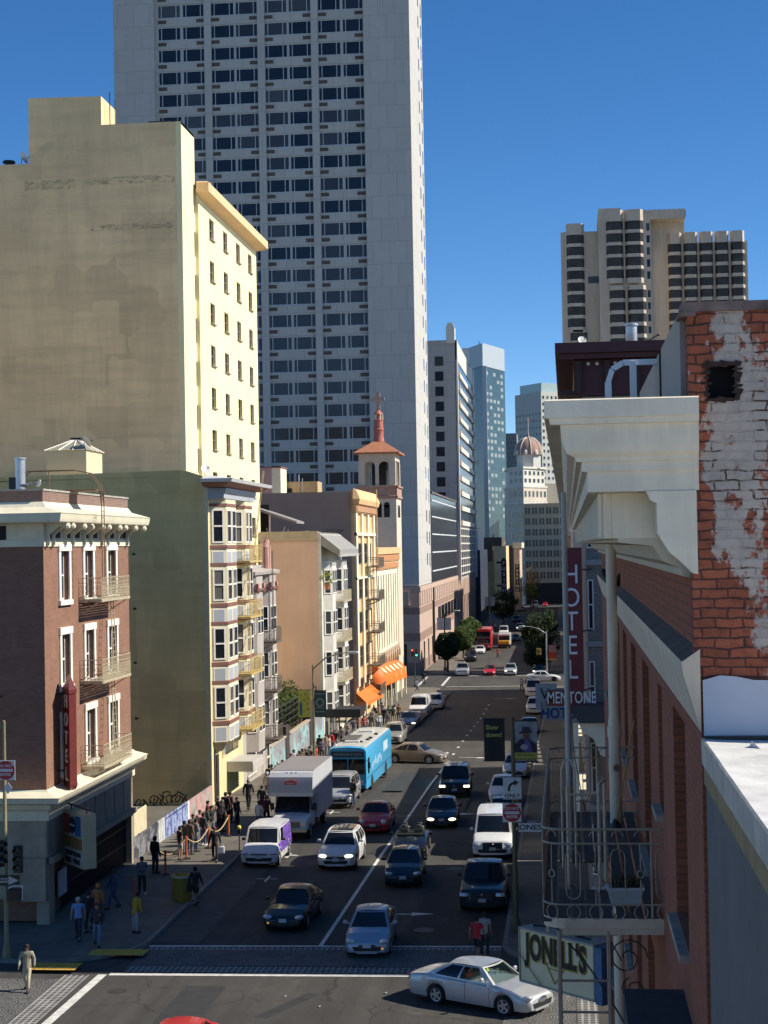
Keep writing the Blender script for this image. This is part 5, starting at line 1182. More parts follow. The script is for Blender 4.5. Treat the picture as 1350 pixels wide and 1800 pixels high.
mb.grid([[(0, -p, z), (YB2-YA+.02, -p, z)] for p, z in rows[:4]]); mb.poly([(YB2-YA+.02, -p, z) for p, z in rows]+[(YB2-YA+.02, .0, 14.42)]); mb.build('string_course', plain('string_course_paint', (.82, .65, .46), .7, var=.10, scale=3, streak=.15), c1)
mb = MB(); mb.M = M; mb.grid([[(0, -p, z), (YB2-YA+.02, -p, z)] for p, z in rows[3:]]); mb.build('course_flashing', plain('course_felt', (.09, .085, .08), .9, var=.25, scale=3), c1)
# cornice: crown, soffit, fluted frieze, end block, architrave
crown = [(.0, 16.17), (.78, 16.17), (.78, 16.31), (.82, 16.32), (.82, 16.385), (.86, 16.39), (.87, 16.42), (.925, 16.45), (.95, 16.50), (.965, 16.57), (.97, 16.655), (1.045, 16.66), (1.05, 16.70), (1.085, 16.705), (1.085, 16.83), (1.06, 16.84), (0, 16.80)]
mb = MB(); mb.prism([(WX-p, z) for p, z in crown], 'Y', YA, YB2+.4)
mb.grid([[(WX-p, YA-.004-(p-.78)*.5, z), (WX+.02, YA-.004-(p-.78)*.5, z)] for p, z in crown[1:-1]]+[[(WX-1.06, YA-.1, 16.835), (WX+.02, YA-.1, 16.835)], [(WX-1.0, YA+.01, 16.837), (WX+.02, YA+.01, 16.837)]])      # the mouldings return across the end
mb.grid([[(WX-p, YA-.004-(p-.78)*.5, z), (WX-p, YA+.01, z)] for p, z in crown[1:-1]]); mb.grid([[(WX+.02, YA-.004-(p-.78)*.5, z), (WX+.02, YA+.01, z)] for p, z in crown[1:-1]]); mb.build('cornice_crown', CWH, c1)
mb = MB(); mb.box(WX-.665, WX-.60, YA+.32, YB2+.2, 15.83, 16.168)
for i in range(230): y = YA+.34+i*.15; mb.box(WX-.70, WX-.665, y, y+.07, 15.84, 16.165)
mb.box(WX-.60, WX-.02, YA+.312, YA+.40, 15.83, 16.168); mb.build('fluted_frieze', CWH, c1)
mb = MB(); mb.prism([(WX-.36, 16.168), (WX, 16.168), (WX, 15.56), (WX-.04, 15.57), (WX-.13, 15.66), (WX-.20, 15.72), (WX-.285, 15.86), (WX-.285, 16.08), (WX-.33, 16.10)], 'Y', YA-.015, YA+.31); mb.build('cornice_end_block', CWH, c1)
mb = MB(); mb.prism([(WX, 15.83), (WX-.56, 15.83), (WX-.56, 15.80), (WX-.30, 15.77), (WX-.24, 15.66), (WX-.10, 15.60), (WX-.08, 15.54), (WX, 15.52)], 'Y', YA+.32, YB2+.1); mb.build('architrave', plain('architrave_cream', (.66, .58, .43), .6, var=.1, scale=3), c1)
mb = MB(); mb.box(1.15, 30, YA+.3, YB2, 16.71, 16.76); mb.build('roof', ROOF, c1)
mb = MB(); hp = [(.41, 16, 16.83), (.41, 16, 17.28), (.45, 16, 17.40), (.55, 16, 17.46), (.95, 16, 17.46)]
for a, c in zip(hp, hp[1:]): mb.bar(a, c, .06, .05)
mb.box(.61, .67, 15.96, 16.02, 16.83, 17.47); mb.build('white_roof_rail', plain('white_rail', (.75, .75, .73), .5), c1)
dp = MB(); dp.tube([(.62, 24.6, 15.9), (.62, 24.6, 13.2)], .075, 12); dp.lathe([(.10, 13.05), (.10, 13.2), (.075, 13.21)], (.62, 24.6, 0), 12, caps=True); dp.tube([(.62, 24.6, 13.3), (.62, 24.6, 11.8)], .085, 12); dp.tube([(.62, 24.6, 11.8), (.62, 24.6, 3)], .075, 10); dp.lathe([(.09, 12.55), (.09, 12.75)], (.62, 24.6, 0), 12, caps=True)
dp.build('drainpipe', plain('pipe_paint', (.80, .66, .48), .55, var=.1, scale=3), c1, 40)
mb = MB(); mb.lathe([(.001, -.01), (.05, -.01), (.05, .02), (.001, .02)], (.64, 24.5, 12.62), 10, 'Y'); mb.build('rust_patch', RUST, c1)
# fire-escape balcony with rounded rail
FEG = plain('fire_escape_grey', (.44, .35, .26), .65, .2, var=.2, scale=6); FEW = plain('fire_escape_fascia', (.68, .55, .41), .6, .1, var=.12, scale=5)
bz, by0, by1, bx0, bx1 = 11.83, 18.3, 25.6, -.32, WX
mb = MB()
for i in range(8):
    x = bx0+.06+i*.155
    if 1 <= i <= 4: mb.box(x-.06, x+.065, by0+.05, by0+1.6, bz-.03, bz); mb.box(x-.06, x+.065, by0+3.4, by1, bz-.03, bz)
    else: mb.box(x-.06, x+.065, by0+.05, by1, bz-.03, bz)
mb.build('balcony_boards', plain('weathered_boards', (.105, .085, .065), .9, var=.25, scale=4), c1)
def railpath(z, r=.22):
    p = [(bx1, by0, z), (bx0+r, by0, z)]+[(bx0+r-r*math.sin(t), by0+r-r*math.cos(t), z) for t in (R(22), R(45), R(68))]+[(bx0, by0+r, z), (bx0, by1-r, z)]+[(bx0+r-r*math.cos(t), by1-r+r*math.sin(t), z) for t in (R(22), R(45), R(68))]+[(bx0+r, by1, z), (bx1, by1, z)]
    return p
mb = MB()
for zz, rr_ in ((bz+.95, .014), (bz+.80, .012), (bz+.16, .010)): mb.tube(railpath(zz), rr_, 6)
pts = railpath(bz)
def along(pts, step):
    out = []; acc = 0
    for a, c in zip(pts, pts[1:]):
        a, c = Vector(a), Vector(c); L = (c-a).length; d = -acc
        k = 0
        t = (step-acc) if acc else 0
        while t <= L: out.append((a+(c-a)*(t/L), (c-a).normalized())); t += step
        acc = L-(t-step)
    return out
pp = along(pts, .235)
def ring_(mb, c, d, rx, rz, r, n=14):
    mb.tube([Vector(c)+d*(rx*math.cos(2*math.pi*k/n))+Vector((0, 0, rz*math.sin(2*math.pi*k/n))) for k in range(n)], r, 4, closed=True)
for i, (p, d) in enumerate(pp):
    ring_(mb, p+Vector((0, 0, .08)), d, .07, .075, .006)
    if i % 2 == 0:      # long loop
        mb.tube([p+d*(.075*math.cos(t)*1)+Vector((0, 0, (.30 if s < 0 else .66)+.085*math.sin(t))) for s, t in [(-1, math.pi+k*math.pi/6) for k in range(7)]+[(1, k*math.pi/6) for k in range(7)]], .006, 4, closed=True)
    else:
        mb.tube([p+Vector((0, 0, .16)), p+Vector((0, 0, .42))], .006, 4); ring_(mb, p+Vector((0, 0, .48)), d, .035, .04, .008, 10); mb.tube([p+Vector((0, 0, .53)), p+Vector((0, 0, .8))], .006, 4)
    mb.tube([p+d*(.06*math.cos(t))+Vector((0, 0, .875+.06*math.sin(t))) for t in [k*math.pi/5 for k in range(6)]], .006, 4)
mb.tube([(bx1-.12, by0, bz), (bx1-.12, by0, bz+.95)], .012, 5)
mb.build('balcony_railing', FEG, c1)
mb = MB(); q = railpath(bz-.10); mb.grid([[(x, y, z) for x, y, z in railpath(zz)] for zz in (bz-.09, bz+.015)]); mb.box(bx0+.2, bx1, by0+.03, by0+.06, bz-.16, bz-.09); mb.box(bx0+.02, bx0+.05, by0+.3, by1-.2, bz-.2, bz-.09)
mb.build('balcony_fascia', FEW, c1)
mb = MB()        # scrolled brackets and cross frame below
for y in (by0+.1, by0+3.4, by1-.2):
    for s0 in (0, 1):
        c0 = Vector((.55, y, bz-.42)); mb.tube([c0+Vector((.22*(1-k/26)*math.cos(k*.45), 0, .22*(1-k/26)*math.sin(k*.45))) for k in range(22)], .008, 4)
        c0 = Vector((.62, y, bz-.75)); mb.tube([c0+Vector((.14*(1-k/26)*math.cos(k*.5+2), 0, .14*(1-k/26)*math.sin(k*.5+2))) for k in range(20)], .008, 4)
        mb.tube([Vector((bx0+.25+.5*t, y, bz-.27-.35*math.sin(t*1.9)*.6-.5*t*t)) for t in [k/10 for k in range(14)]], .009, 4)
mb.split('scroll_bracket', IRON, c1)
ladder(c1, None, (-.16, by0+.05, 9.2), (-.16, by0+.05, bz-.12), (.52, 0, 0), FEG, 'drop_ladder', .33)
mb = MB()
for x, y in ((-.05, 20.1), (.31, 20.2), (.385, 20.6)): mb.tube([(x, y, bz-.05), (x, y, bz+1.15)], .022, 6)
mb.tube([(-.05, 20.1, bz+1.05), (.31, 20.2, bz+1.05)], .016, 5); mb.tube([(.31, 20.2, bz+1.15), (.385, 20.6, bz+1.15)], .02, 5)
mb.tube([(-.12, 21.2, bz), (-.12, 21.2, bz+1.2), (-.08, 21.2, bz+1.32), (0, 21.2, bz+1.32), (.04, 21.2, bz+1.2), (.04, 21.2, bz)], .016, 6)
mb.build('hatch_ladder', FEW, c1)
mb = MB(); mb.box(bx0+.15, .5, 20.0, 20.06, bz-.55, bz-.35); mb.build('hatch_board', plain('cream_board', (.5, .45, .33), .7), c1)
t = site('flag_pole', 'thin pale upright pole rising from the fire escape with a guy wire', 'pole', (-.03, 22, bz)); mb = MB(); mb.tube([(-.03, 22, bz), (-.03, 22, 16.45)], [.042, .036], 10); mb.build('pole', plain('pole_paint', (.50, .47, .43), .5, var=.06), t, 40)
mb = MB(); mb.tube([(-.02, 22, 13.9), (.05, 22.6, 13.0), (.2, 23.5, bz+.2)], .006, 4); mb.build('guy_wire', IRON, t)
pl = thing('planter', 'white plastic trough planter with a dead plant on the fire escape floor', 'planter', (.56, 19.1, bz), .05)
mb = MB(); mb.grid([[(-.15, -.09, 0), (.15, -.09, 0), (.15, .09, 0), (-.15, .09, 0)], [(-.19, -.12, .17), (.19, -.12, .17), (.19, .12, .17), (-.19, .12, .17)], [(-.205, -.135, .17), (.205, -.135, .17), (.205, .135, .17), (-.205, .135, .17)], [(-.205, -.135, .2), (.205, -.135, .2), (.205, .135, .2), (-.205, .135, .2)], [(-.17, -.10, .2), (.17, -.10, .2), (.17, .10, .2), (-.17, .10, .2)], [(-.17, -.10, .15), (.17, -.10, .15), (.17, .10, .15), (-.17, .10, .15)]], closed=True, caps=True); mb.build('trough', plain('planter_white', (.62, .60, .56), .5), pl)
mb = MB()
for k in range(70):
    x, y = rnd.uniform(-.14, .14), rnd.uniform(-.08, .08); h_ = rnd.uniform(.04, .2); d = Vector((rnd.uniform(-.5, .5), rnd.uniform(-.5, .5), 1)).normalized(); a = Vector((x, y, .15)); e = a+d*h_; s_ = Vector((d.y, -d.x, .2)).normalized()*.02
    mb.poly([a-s_*.4, a+s_*.4, e+s_, e-s_])
mb.build('plant', plain('dry_plant', (.09, .08, .045), .9, var=.4, scale=9), pl)
br = site('broom', 'long yellow-handled broom leaning against the drainpipe on the fire escape', 'broom', (.63, 24.2, bz)); mb = MB(); mb.tube([(.60, 24.1, bz+.05), (.86, 23.6, bz+1.55)], .012, 6); mb.build('handle', plain('broom_yellow', (.42, .30, .08), .5), br); mb = MB(); mb.lathe([(.03, .14), (.09, 0)], (.60, 24.1, bz), 8, caps=True); mb.build('bristles', BLACK, br)
t = site('window_box', 'dark flat-topped box jutting from the red brick wall below the near window', 'window box', (.7, 14, 11.3)); mb = MB(); mb.box(.42, WX-.002, 12.7, 15.3, 11.3, 11.88); mb.build('box', plain('dark_box_top', (.045, .045, .05), .85, var=.25, scale=5), t)
# lower building next to the camera with a white coated roof
c2 = site('grey_low_building', 'grey-walled building with a bright white coated roof beside the brick parapet', 'building', (4, 7, 0))
mb = MB(); mb.box(.965, 12, -8, YA-.01, 0, 14.05); mb.build('side_wall', plain('blue_grey_paint', (.185, .17, .155), .8, var=.10, scale=2, streak=.10), c2)
mb = MB(); mb.box(.95, 1.3, -8, YA-.012, 14.052, 14.19); mb.build('edge_flashing', plain('ochre_flashing', (.36, .24, .11), .7, var=.25, scale=5), c2)
mb = MB(); rows = []
for i in range(60):
    y = YA-.012-i*.32; w = rnd.uniform(-.008, .008); rows.append([(.94+w*.3, y, 14.195), (.938+w*.3, y, 14.372), (.952+w*.2, y, 14.382), (1.06, y, 14.376), (1.3, y, 14.368+rnd.uniform(-.002, .003)), (2.2, y, 14.36), (12, y, 14.35)])
mb.grid([r[2:] for r in rows]); mb.build('white_roof', plain('white_roof_coating', (.62, .615, .59), .7, var=.22, scale=2.5, bump=.2, streak=.15), c2, 25)
mb = MB(); mb.grid([r[:3] for r in rows]); mb.build('roof_edge', plain('roof_edge_paint', (.66, .56, .44), .7, var=.2, scale=4, streak=.2), c2)
mb = MB(); mb.grid([[(.955+i*.12, YA-.03-(.0), 14.80+rnd.uniform(-.02, .05)), (.955+i*.12, YA-.035, 14.6), (.955+i*.12, YA-.05, 14.40)] for i in range(60)]); mb.build('wall_flashing', plain('flashing_white', (.52, .54, .60), .6, var=.06, scale=3), c2, 40)
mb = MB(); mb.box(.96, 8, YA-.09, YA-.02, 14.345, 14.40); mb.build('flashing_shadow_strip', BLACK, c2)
mb = MB(); mb.poly([(1.22, 12.1, 14.36), (1.30, 12.0, 14.36), (1.24, 12.05, 14.42)]); mb.poly([(1.22, 12.1, 14.36), (1.24, 12.05, 14.42), (1.26, 12.25, 14.36)]); mb.poly([(1.30, 12.0, 14.36), (1.26, 12.25, 14.36), (1.24, 12.05, 14.42)]); mb.build('roof_blister', MATS['white_roof_coating'], c2)
mb = MB(); mb.tube([(.945, 8.05, 14.0), (.92, 8.05, 14.35), (.95, 8.05, 14.42), (1.05, 8.05, 14.42)], .01, 6); mb.build('pipe_hook', GALV, c2)

# ---- corner hotel across the side street: grey brick, maroon cornice
GBR = brick('grey_brick', (.33, .29, .24), (.28, .25, .21), (.17, .15, .13), .24, .085, .014, .12, .4)
c3 = site('grey_brick_hotel', 'grey brick corner hotel with a heavy maroon roof cornice beyond the side street', 'building', (10, 66, 0))
MRC = plain('maroon_paint', (.085, .022, .024), .6, var=.15, scale=1)
YM = 66.0
mb = MB(); mb.box(.72, 40, YM, 85.6, 0, 21.4); mb.build('wall', GBR, c3)
mb = MB(); mb.box(.4, 40, YM-.3, 85.6, 21.41, 22.75); mb.box(-.15, 40, YM-.9, 85.9, 22.76, 22.95); mb.box(-.30, 40, YM-1.1, 86.0, 22.96, 23.35); mb.build('cornice', MRC, c3)
mb = MB()
for i in range(14): x = .6+i*.34; mb.ball((x, YM-.42, 22.6), .075, n=8, m=6)
mb.split('cornice_bead', WHITE, c3)
mb = MB()
for i in range(12): x = .45+i*1.1; mb.box(x, x+.22, YM-.55, YM-.31, 21.5, 22.7)
mb.box(-.1, .39, YM-.3, 85.6, 21.45, 21.6); mb.split('cornice_bracket', plain('maroon_dark', (.05, .018, .018), .6), c3)
M = F((.72, YM, 0), '-Y')
for k in range(6): window(c3, M, .03, .26, 3.2+3.1*k, 5.1+3.1*k, inset=-.02, fw=.05, fm=WHITE)
for k in range(6): window(c3, M, 1.3, 2.3, 3.2+3.1*k, 5.1+3.1*k, inset=.05, fw=.06, fm=WHITE)
mb = MB(); mb.M = M
for k in range(7): mb.box(-.05, 3, -.10, -.001, 2.55+3.1*k, 2.75+3.1*k)
mb.split('stone_ledge', plain('ledge_stone', (.40, .37, .33), .7), c3)
mb = MB(); mb.prism([(.1, 9.75), (1.8, 9.75), (1.8, 9.1), (.35, 9.1), (.1, 9.4)], 'Y', YM-1.6, YM-.11); mb.build('porch_roof', plain('porch_felt', (.06, .06, .065), .8), c3)
mb = MB(); mb.prism([(.3, 9.09), (1.8, 9.09), (1.8, 7.6), (1.1, 7.9), (.85, 8.5), (.45, 8.75)], 'Y', YM-1.4, YM-.12); mb.box(.1, .3, YM-1.4, YM-.12, 4.2, 9.09); mb.build('porch_bracket', CREAM, c3)
t = thing('roof_vent', 'grey ribbed metal roof vent on the maroon-corniced hotel', 'roof vent', (PY(1110, 600, 67).x, 67, 23.35)); mb = MB(); mb.lathe([(.2, 0), (.2, .15), (.22, .2), (.22, .8), (.27, .82), (.27, .9), (.02, .92)], n=16, caps=True); mb.build('drum', GALV, t, 30)
t = site('roof_antenna', 'small bent aerial and arm beside the metal roof vent', 'aerial', (2.9, 67, 23.35)); a = PY(1122, 608, 67); c = PY(1158, 588, 67); mb = MB(); mb.tube([a, c], .03, 5); mb.tube([a, (a.x, 67, 23.35)], .03, 5); mb.ball(c, .06, n=6, m=5); mb.tube([a+Vector((-.1, 0, .35)), a+Vector((.05, 0, -.1))], .04, 5); mb.build('arm', IRON, t)
a = PY(1022, 612, 67); dish(a.x, 67, 23.1, .16, 'small grey satellite dish on the maroon cornice roof', .3)
# HOTEL MENTONE signs
s1 = site('hotel_sign', 'tall maroon sign with HOTEL in white neon letters and MENTONE panel beneath', 'sign', (.3, 68, 9.2))
YS = 64.6
a = PY(988, 963, YS); c = PY(1028, 1253, YS)
mb = MB(); mb.box(a.x, c.x, YS, YS+.45, c.z, a.z); mb.build('sign_box', plain('maroon_sign', (.15, .018, .022), .45, var=.1), s1)
W_ = c.x-a.x; xm = (a.x+c.x)/2
for i, ch in enumerate('HOTEL'):
    z = PY(1005, 1011+i*40.6+i*i*.3, YS).z; text(ch, 1.02, (xm-.05, YS-.03, z), R(90), 0, LET, s1, sx=.80, weight=0, ext=.02)
a2 = PY(962, 1213, YS); c2_ = PY(1036, 1241, YS)
mb = MB(); mb.box(a2.x, a.x-.01, YS+.05, YS+.4, c2_.z, a2.z); mb.build('name_panel', plain('brick_red_panel', (.17, .045, .035), .5), s1)
text('MENTONE', .62, ((a2.x+c2_.x)/2+.12, YS-.05, (a2.z+c2_.z)/2), R(90), 0, LET, s1, sx=.62, weight=.004, ext=.02)
mb = MB()
for z in (10.3, 12.5, 14.8): mb.tube([(c.x, YS+.2, z), (.9, YM, z)], .03, 5)
mb.build('sign_bracket', BLACK, s1)
s2 = site('hotel_name_board', 'white board with HOTEL in blue letters under the maroon sign', 'sign', (-.4, 70, 8.3)); a = PY(957, 1243, 72); c = PY(1012, 1266, 72); mb = MB(); mb.box(a.x, c.x, 72, 72.2, c.z, a.z); mb.build('board', plain('board_white', (.33, .33, .33), .6), s2); text('HOTEL', .60, ((a.x+c.x)/2, 71.98, (a.z+c.z)/2), R(90), 0, plain('deep_blue_ink', (.015, .04, .22), .5), s2, sx=.85, weight=.015)
s3 = site('shop_board', 'pale hanging board with a big black V past the hotel sign', 'sign', (-1.2, 80, 8)); a = PY(941, 1202, 80); c = PY(968, 1247, 80); mb = MB(); mb.box(a.x, c.x+.3, 80, 80.2, c.z, a.z); mb.build('board', plain('board_grey', (.40, .41, .43), .6), s3); text('V', .75, (a.x+.42, 79.97, a.z-.5), R(90), 0, BLACK, s3); text('LT', .32, (a.x+.4, 79.97, a.z-.95), R(90), 0, BLACK, s3)
# cocktail sign at the near corner
s4 = site('bar_sign', "cream box sign with JONELL'S in bold dark italic letters outlined in yellow", 'sign', (-.3, 43, 4.3))
PL = PY(914, 1632, 46); PR = PY(1043, 1660, 44.0); H_ = 1.34
u = Vector((PR.x-PL.x, PR.y-PL.y, 0)); L_ = u.length; u.normalize(); n_ = Vector((u.y, -u.x, 0))
T4 = Matrix(((u.x, -n_.x, 0, PL.x), (u.y, -n_.y, 0, PL.y), (0, 0, 1, PL.z-H_), (0, 0, 0, 1)))
mb = MB(); mb.M = T4; mb.box(0, L_, 0, .5, 0, H_); mb.build('sign_box', plain('cream_sign', (.92, .70, .41), .6, var=.08, scale=2), s4)
mb = MB(); mb.M = T4; mb.box(-.03, L_+.03, -.03, .53, -.06, 0); mb.box(-.03, L_+.03, -.03, .53, H_, H_+.05); mb.box(-.04, 0, -.03, .53, 0, H_); mb.box(L_, L_+.04, -.03, .53, 0, H_); mb.build('sign_frame', plain('sign_frame_paint', (.40, .37, .30), .6), s4)
mb = MB(); mb.M = T4; mb.box(L_+.05, L_+.3, -.02, .5, -.1, H_); mb.build('blue_end', plain('faded_blue', (.10, .17, .30), .6, var=.3, scale=4), s4)
def tm(x, z, d): return T4 @ Matrix.Translation((x, -d, z)) @ Matrix.Rotation(R(90), 4, 'X')
text("JONELL'S", .92, None, 0, 0, plain('yellow_outline', (.45, .30, .05), .6), s4, sx=.62, weight=.06, M=tm(L_*.5, H_*.66, .004))
text("JONELL'S", .92, None, 0, 0, plain('letter_black', (.012, .012, .010), .5), s4, sx=.62, weight=.03, M=tm(L_*.5-.02, H_*.67, .018))
mb = MB(); mb.M = T4
for a, c in (((L_*.36, .62), (L_*.62, .60)), ((L_*.36, .62), (L_*.48, .12)), ((L_*.62, .60), (L_*.48, .12)), ((L_*.40, .50), (L_*.54, .48))): mb.bar((a[0], -.012, a[1]), (c[0], -.012, c[1]), .03, .02)
mb.build('glass_outline', MATS['yellow_outline'], s4)
mb = MB(); mb.M = T4; mb.tube([(L_*.1, .25, H_+.1), (L_*.4, .2, H_+.2), (L_*.85, .3, H_+.05)], .04, 5); mb.tube([(0, -.05, .7), (L_*.3, -.05, 0)], .012, 4)
mb.build('cable', BLACK, s4)
# ---- blocks further along the right side: they shade the street
def plainblock(name, label, y0, y1, h, c, loc_x=.9, nfl=None):
    b = site(name, label, 'building', (10, y0, 0)); mb = MB(); mb.box(loc_x, 40, y0, y1, -6, h-.5); mb.build('wall', c, b)
    mb = MB(); mb.box(loc_x-.5, 40.2, y0-.0, y1, h-.5, h); mb.build('cornice', CREAM, b)
    M = F((loc_x, y1, 0), '-X'); r = []
    n = nfl or max(1, int((h-2)/3.4)); m_ = max(1, int((y1-y0)/3.2))
    for k in range(n):
        for i in range(m_): x = (i+.5)*(y1-y0)/m_; z = zg(y0)+2.0+k*3.4; r.append((x-.6, x+.6, z, z+1.8))
    windows(b, M, r, 40, inset=-.04, fw=.08)
    return b
plainblock('shop_row', 'low one-storey shop past the grey brick hotel', 85.9, 92.2, 3.6, plain('shop_tan', (.3, .25, .2), .8), nfl=1)
plainblock('apartment_house', 'tan apartment house behind the maroon sign on the right', 92.3, 101.2, 15.0, plain('tan_render', (.36, .30, .24), .8))
plainblock('apartment_house', 'lower brick apartment house further along the right side', 101.3, 127.6, 9.3, BRN)
plainblock('garage_row', 'low garage row on the right side', 127.7, 151, 1.6, CONC, nfl=1)
plainblock('apartment_house', 'long grey apartment row before the far crossing on the right', 151.1, 226, 12.0, GREYB)
plainblock('corner_block', 'tall block on the right past the far crossing', 254.5, 263, 18, GREYB)
plainblock('apartment_house', 'low rendered row on the right past the far trees', 263.1, 335, 5.2, plain('tan_render2', (.36, .32, .27), .8), nfl=1)
plainblock('office_row', 'shaded office row far down the right side', 335.1, 372, 26, GREYB); plainblock('office_row', 'farthest office row on the right before the square', 392, 560, 18, GREYB)
# ================================================================== vehicles (built facing -Y, towards the viewer)
TYRE = plain('tyre_rubber', (.018, .018, .019), .85, var=.15, scale=8); RIM = plain('alloy_rim', (.50, .51, .52), .35, .8, var=.08)
TRIM = plain('black_trim', (.018, .018, .02), .5, var=.1); CHROME = plain('chrome', (.62, .63, .64), .18, 1.0, var=.05)
LENS = plain('headlamp_lens', (.62, .64, .64), .12, .3, var=.1, scale=9, coat=1.0); LIT = plain('lit_headlamp', (1.0, .90, .68), .3, var=0, emit=1.6)
RED_L = plain('tail_lens', (.35, .02, .015), .25, var=.05); AMB = plain('amber_lens', (.75, .28, .03), .3, var=0, emit=.6)
PLATE = plain('number_plate', (.52, .52, .52), .5, var=.05); CARGL = glass('car_glass', (.010, .012, .016), .05, .5, (.05, .05, .05), .0)
UNDER = plain('underbody', (.012, .012, .012), .9, var=0)
def seeglass():
    m, nt, b = _nodes('clear_car_glass'); out = nt.nodes['Material Output']
    tr = nt.nodes.new('ShaderNodeBsdfTransparent'); tr.inputs[0].default_value = (.80, .90, .84, 1); mx = nt.nodes.new('ShaderNodeMixShader'); mx.inputs[0].default_value = .14
    b.inputs['Base Color'].default_value = (.02, .03, .03, 1); b.inputs['Roughness'].default_value = .04
    nt.links.new(tr.outputs[0], mx.inputs[1]); nt.links.new(b.outputs[0], mx.inputs[2]); nt.links.new(mx.outputs[0], out.inputs[0]); return m
CLEAR = seeglass()
def interp(tab, y):
    for (a, va), (b, vb) in zip(tab, tab[1:]):
        if y <= b:
            t = max(0, (y-a)/(b-a)); t = t*t*(3-2*t) if len(tab) > 99 else t
            return va+(vb-va)*t
    return tab[-1][1]
def patch(mb, fn, u0, u1, v0, v1, rects=(), step=.16, off=0.0):
    def cuts(a, b, k):
        c = sorted({a, b, *[r[k] for r in rects if a < r[k] < b], *[r[k+2] for r in rects if a < r[k+2] < b]}); out = [c[0]]
        for p, q in zip(c, c[1:]):
            n = max(1, math.ceil((q-p)/step)); out += [p+(q-p)*(i+1)/n for i in range(n)]
        return out
    us, vs_ = cuts(u0, u1, 0), cuts(v0, v1, 1)
    for i in range(len(us)-1):
        for j in range(len(vs_)-1):
            uc, vc = (us[i]+us[i+1])/2, (vs_[j]+vs_[j+1])/2
            if any(r[0] < uc < r[2] and r[1] < vc < r[3] for r in rects): continue
            mb.poly([fn(us[i], vs_[j], off), fn(us[i+1], vs_[j], off), fn(us[i+1], vs_[j+1], off), fn(us[i], vs_[j+1], off)])
def wheel(root, x, y, r, wd, side, rims=True):
    mb = MB(); s = side
    mb.lathe([(r*.62, s*wd*.42), (r*.66, s*wd*.5), (r*.93, s*wd*.5), (r, s*wd*.36), (r, -s*wd*.36), (r*.93, -s*wd*.5), (r*.6, -s*wd*.5)], (x, y, r), 20, 'X', caps=True)
    w = mb.build('wheel', TYRE, root, 40)
    if rims:
        rb = MB(); c = (x, y, r)
        rb.lathe([(r*.68, s*wd*.5), (r*.66, s*wd*.53), (r*.60, s*wd*.50), (r*.58, s*wd*.30)], c, 20, 'X')
        for k in range(5):
            a = k*2*math.pi/5; d = Vector((0, math.cos(a), math.sin(a))); q = Vector((0, -math.sin(a), math.cos(a)))
            P = Vector(c)+Vector((s*wd*.46, 0, 0)); o = Vector((s*.012, 0, 0))
            rb.grid([[P+d*.02+q*.05-o, P+d*.02-q*.05-o, P+d*.02-q*.05+o, P+d*.02+q*.05+o], [P+d*r*.62+q*.035-o, P+d*r*.62-q*.035-o, P+d*r*.62-q*.035+o, P+d*r*.62+q*.035+o]], closed=True, caps=True)
        rb.lathe([(.06, s*wd*.5), (.02, s*wd*.53)], c, 8, 'X', caps=True)
        rb.build('rim', RIM, w, 40)
SPECS = dict(
 sedan=dict(L=4.75, W=1.80, H=1.45, zn=.66, zh=.93, ws0=1.25, ws1=2.05, rw1=3.30, rw0=4.05, zt=1.02, ztail=.95, wt=.60, r=.32, a0=.88, a1=3.68),
 taurus=dict(L=5.0, W=1.86, H=1.50, zn=.72, zh=1.0, ws0=1.22, ws1=2.0, rw1=3.30, rw0=4.20, zt=1.05, ztail=.98, wt=.63, r=.33, a0=.98, a1=3.75),
 hatch=dict(L=4.45, W=1.76, H=1.50, zn=.70, zh=.98, ws0=.98, ws1=1.95, rw1=3.2, rw0=4.36, zt=1.10, ztail=1.05, wt=.58, r=.32, a0=.86, a1=3.55),
 beetle=dict(L=4.28, W=1.82, H=1.48, zn=.72, zh=1.0, ws0=1.30, ws1=1.95, rw1=2.9, rw0=3.95, zt=1.02, ztail=.85, wt=.58, r=.34, a0=.86, a1=3.4),
 suv=dict(L=4.55, W=1.92, H=1.70, zn=.88, zh=1.10, ws0=1.15, ws1=1.85, rw1=4.05, rw0=4.42, zt=1.12, ztail=1.1, wt=.66, r=.37, a0=.90, a1=3.60),
 bigsuv=dict(L=5.0, W=1.98, H=1.85, zn=1.0, zh=1.18, ws0=1.30, ws1=1.90, rw1=4.5, rw0=4.88, zt=1.18, ztail=1.1, wt=.74, r=.39, a0=.95, a1=3.9),
 minivan=dict(L=4.9, W=1.92, H=1.75, zn=.78, zh=1.05, ws0=.85, ws1=1.75, rw1=4.4, rw0=4.78, zt=1.1, ztail=1.0, wt=.70, r=.33, a0=.92, a1=3.85),
 smallvan=dict(L=4.5, W=1.84, H=1.86, zn=.88, zh=1.12, ws0=.82, ws1=1.42, rw1=4.32, rw0=4.44, zt=1.15, ztail=1.1, wt=.78, r=.33, a0=.88, a1=3.6),
 bigvan=dict(L=5.5, W=2.02, H=2.12, zn=1.0, zh=1.22, ws0=.95, ws1=1.45, rw1=5.30, rw0=5.44, zt=1.2, ztail=1.1, wt=.82, r=.37, a0=.95, a1=4.4),
 pickup=dict(L=5.6, W=2.0, H=1.85, zn=1.02, zh=1.16, ws0=1.55, ws1=2.05, rw1=3.25, rw0=3.5, zt=1.20, ztail=1.15, wt=.72, r=.39, a0=1.0, a1=4.5),
 roadster=dict(L=4.4, W=1.82, H=1.35, zn=.62, zh=.90, ws0=1.45, ws1=1.95, rw1=2.1, rw0=3.5, zt=.95, ztail=.86, wt=.62, r=.33, a0=.88, a1=3.4),
)
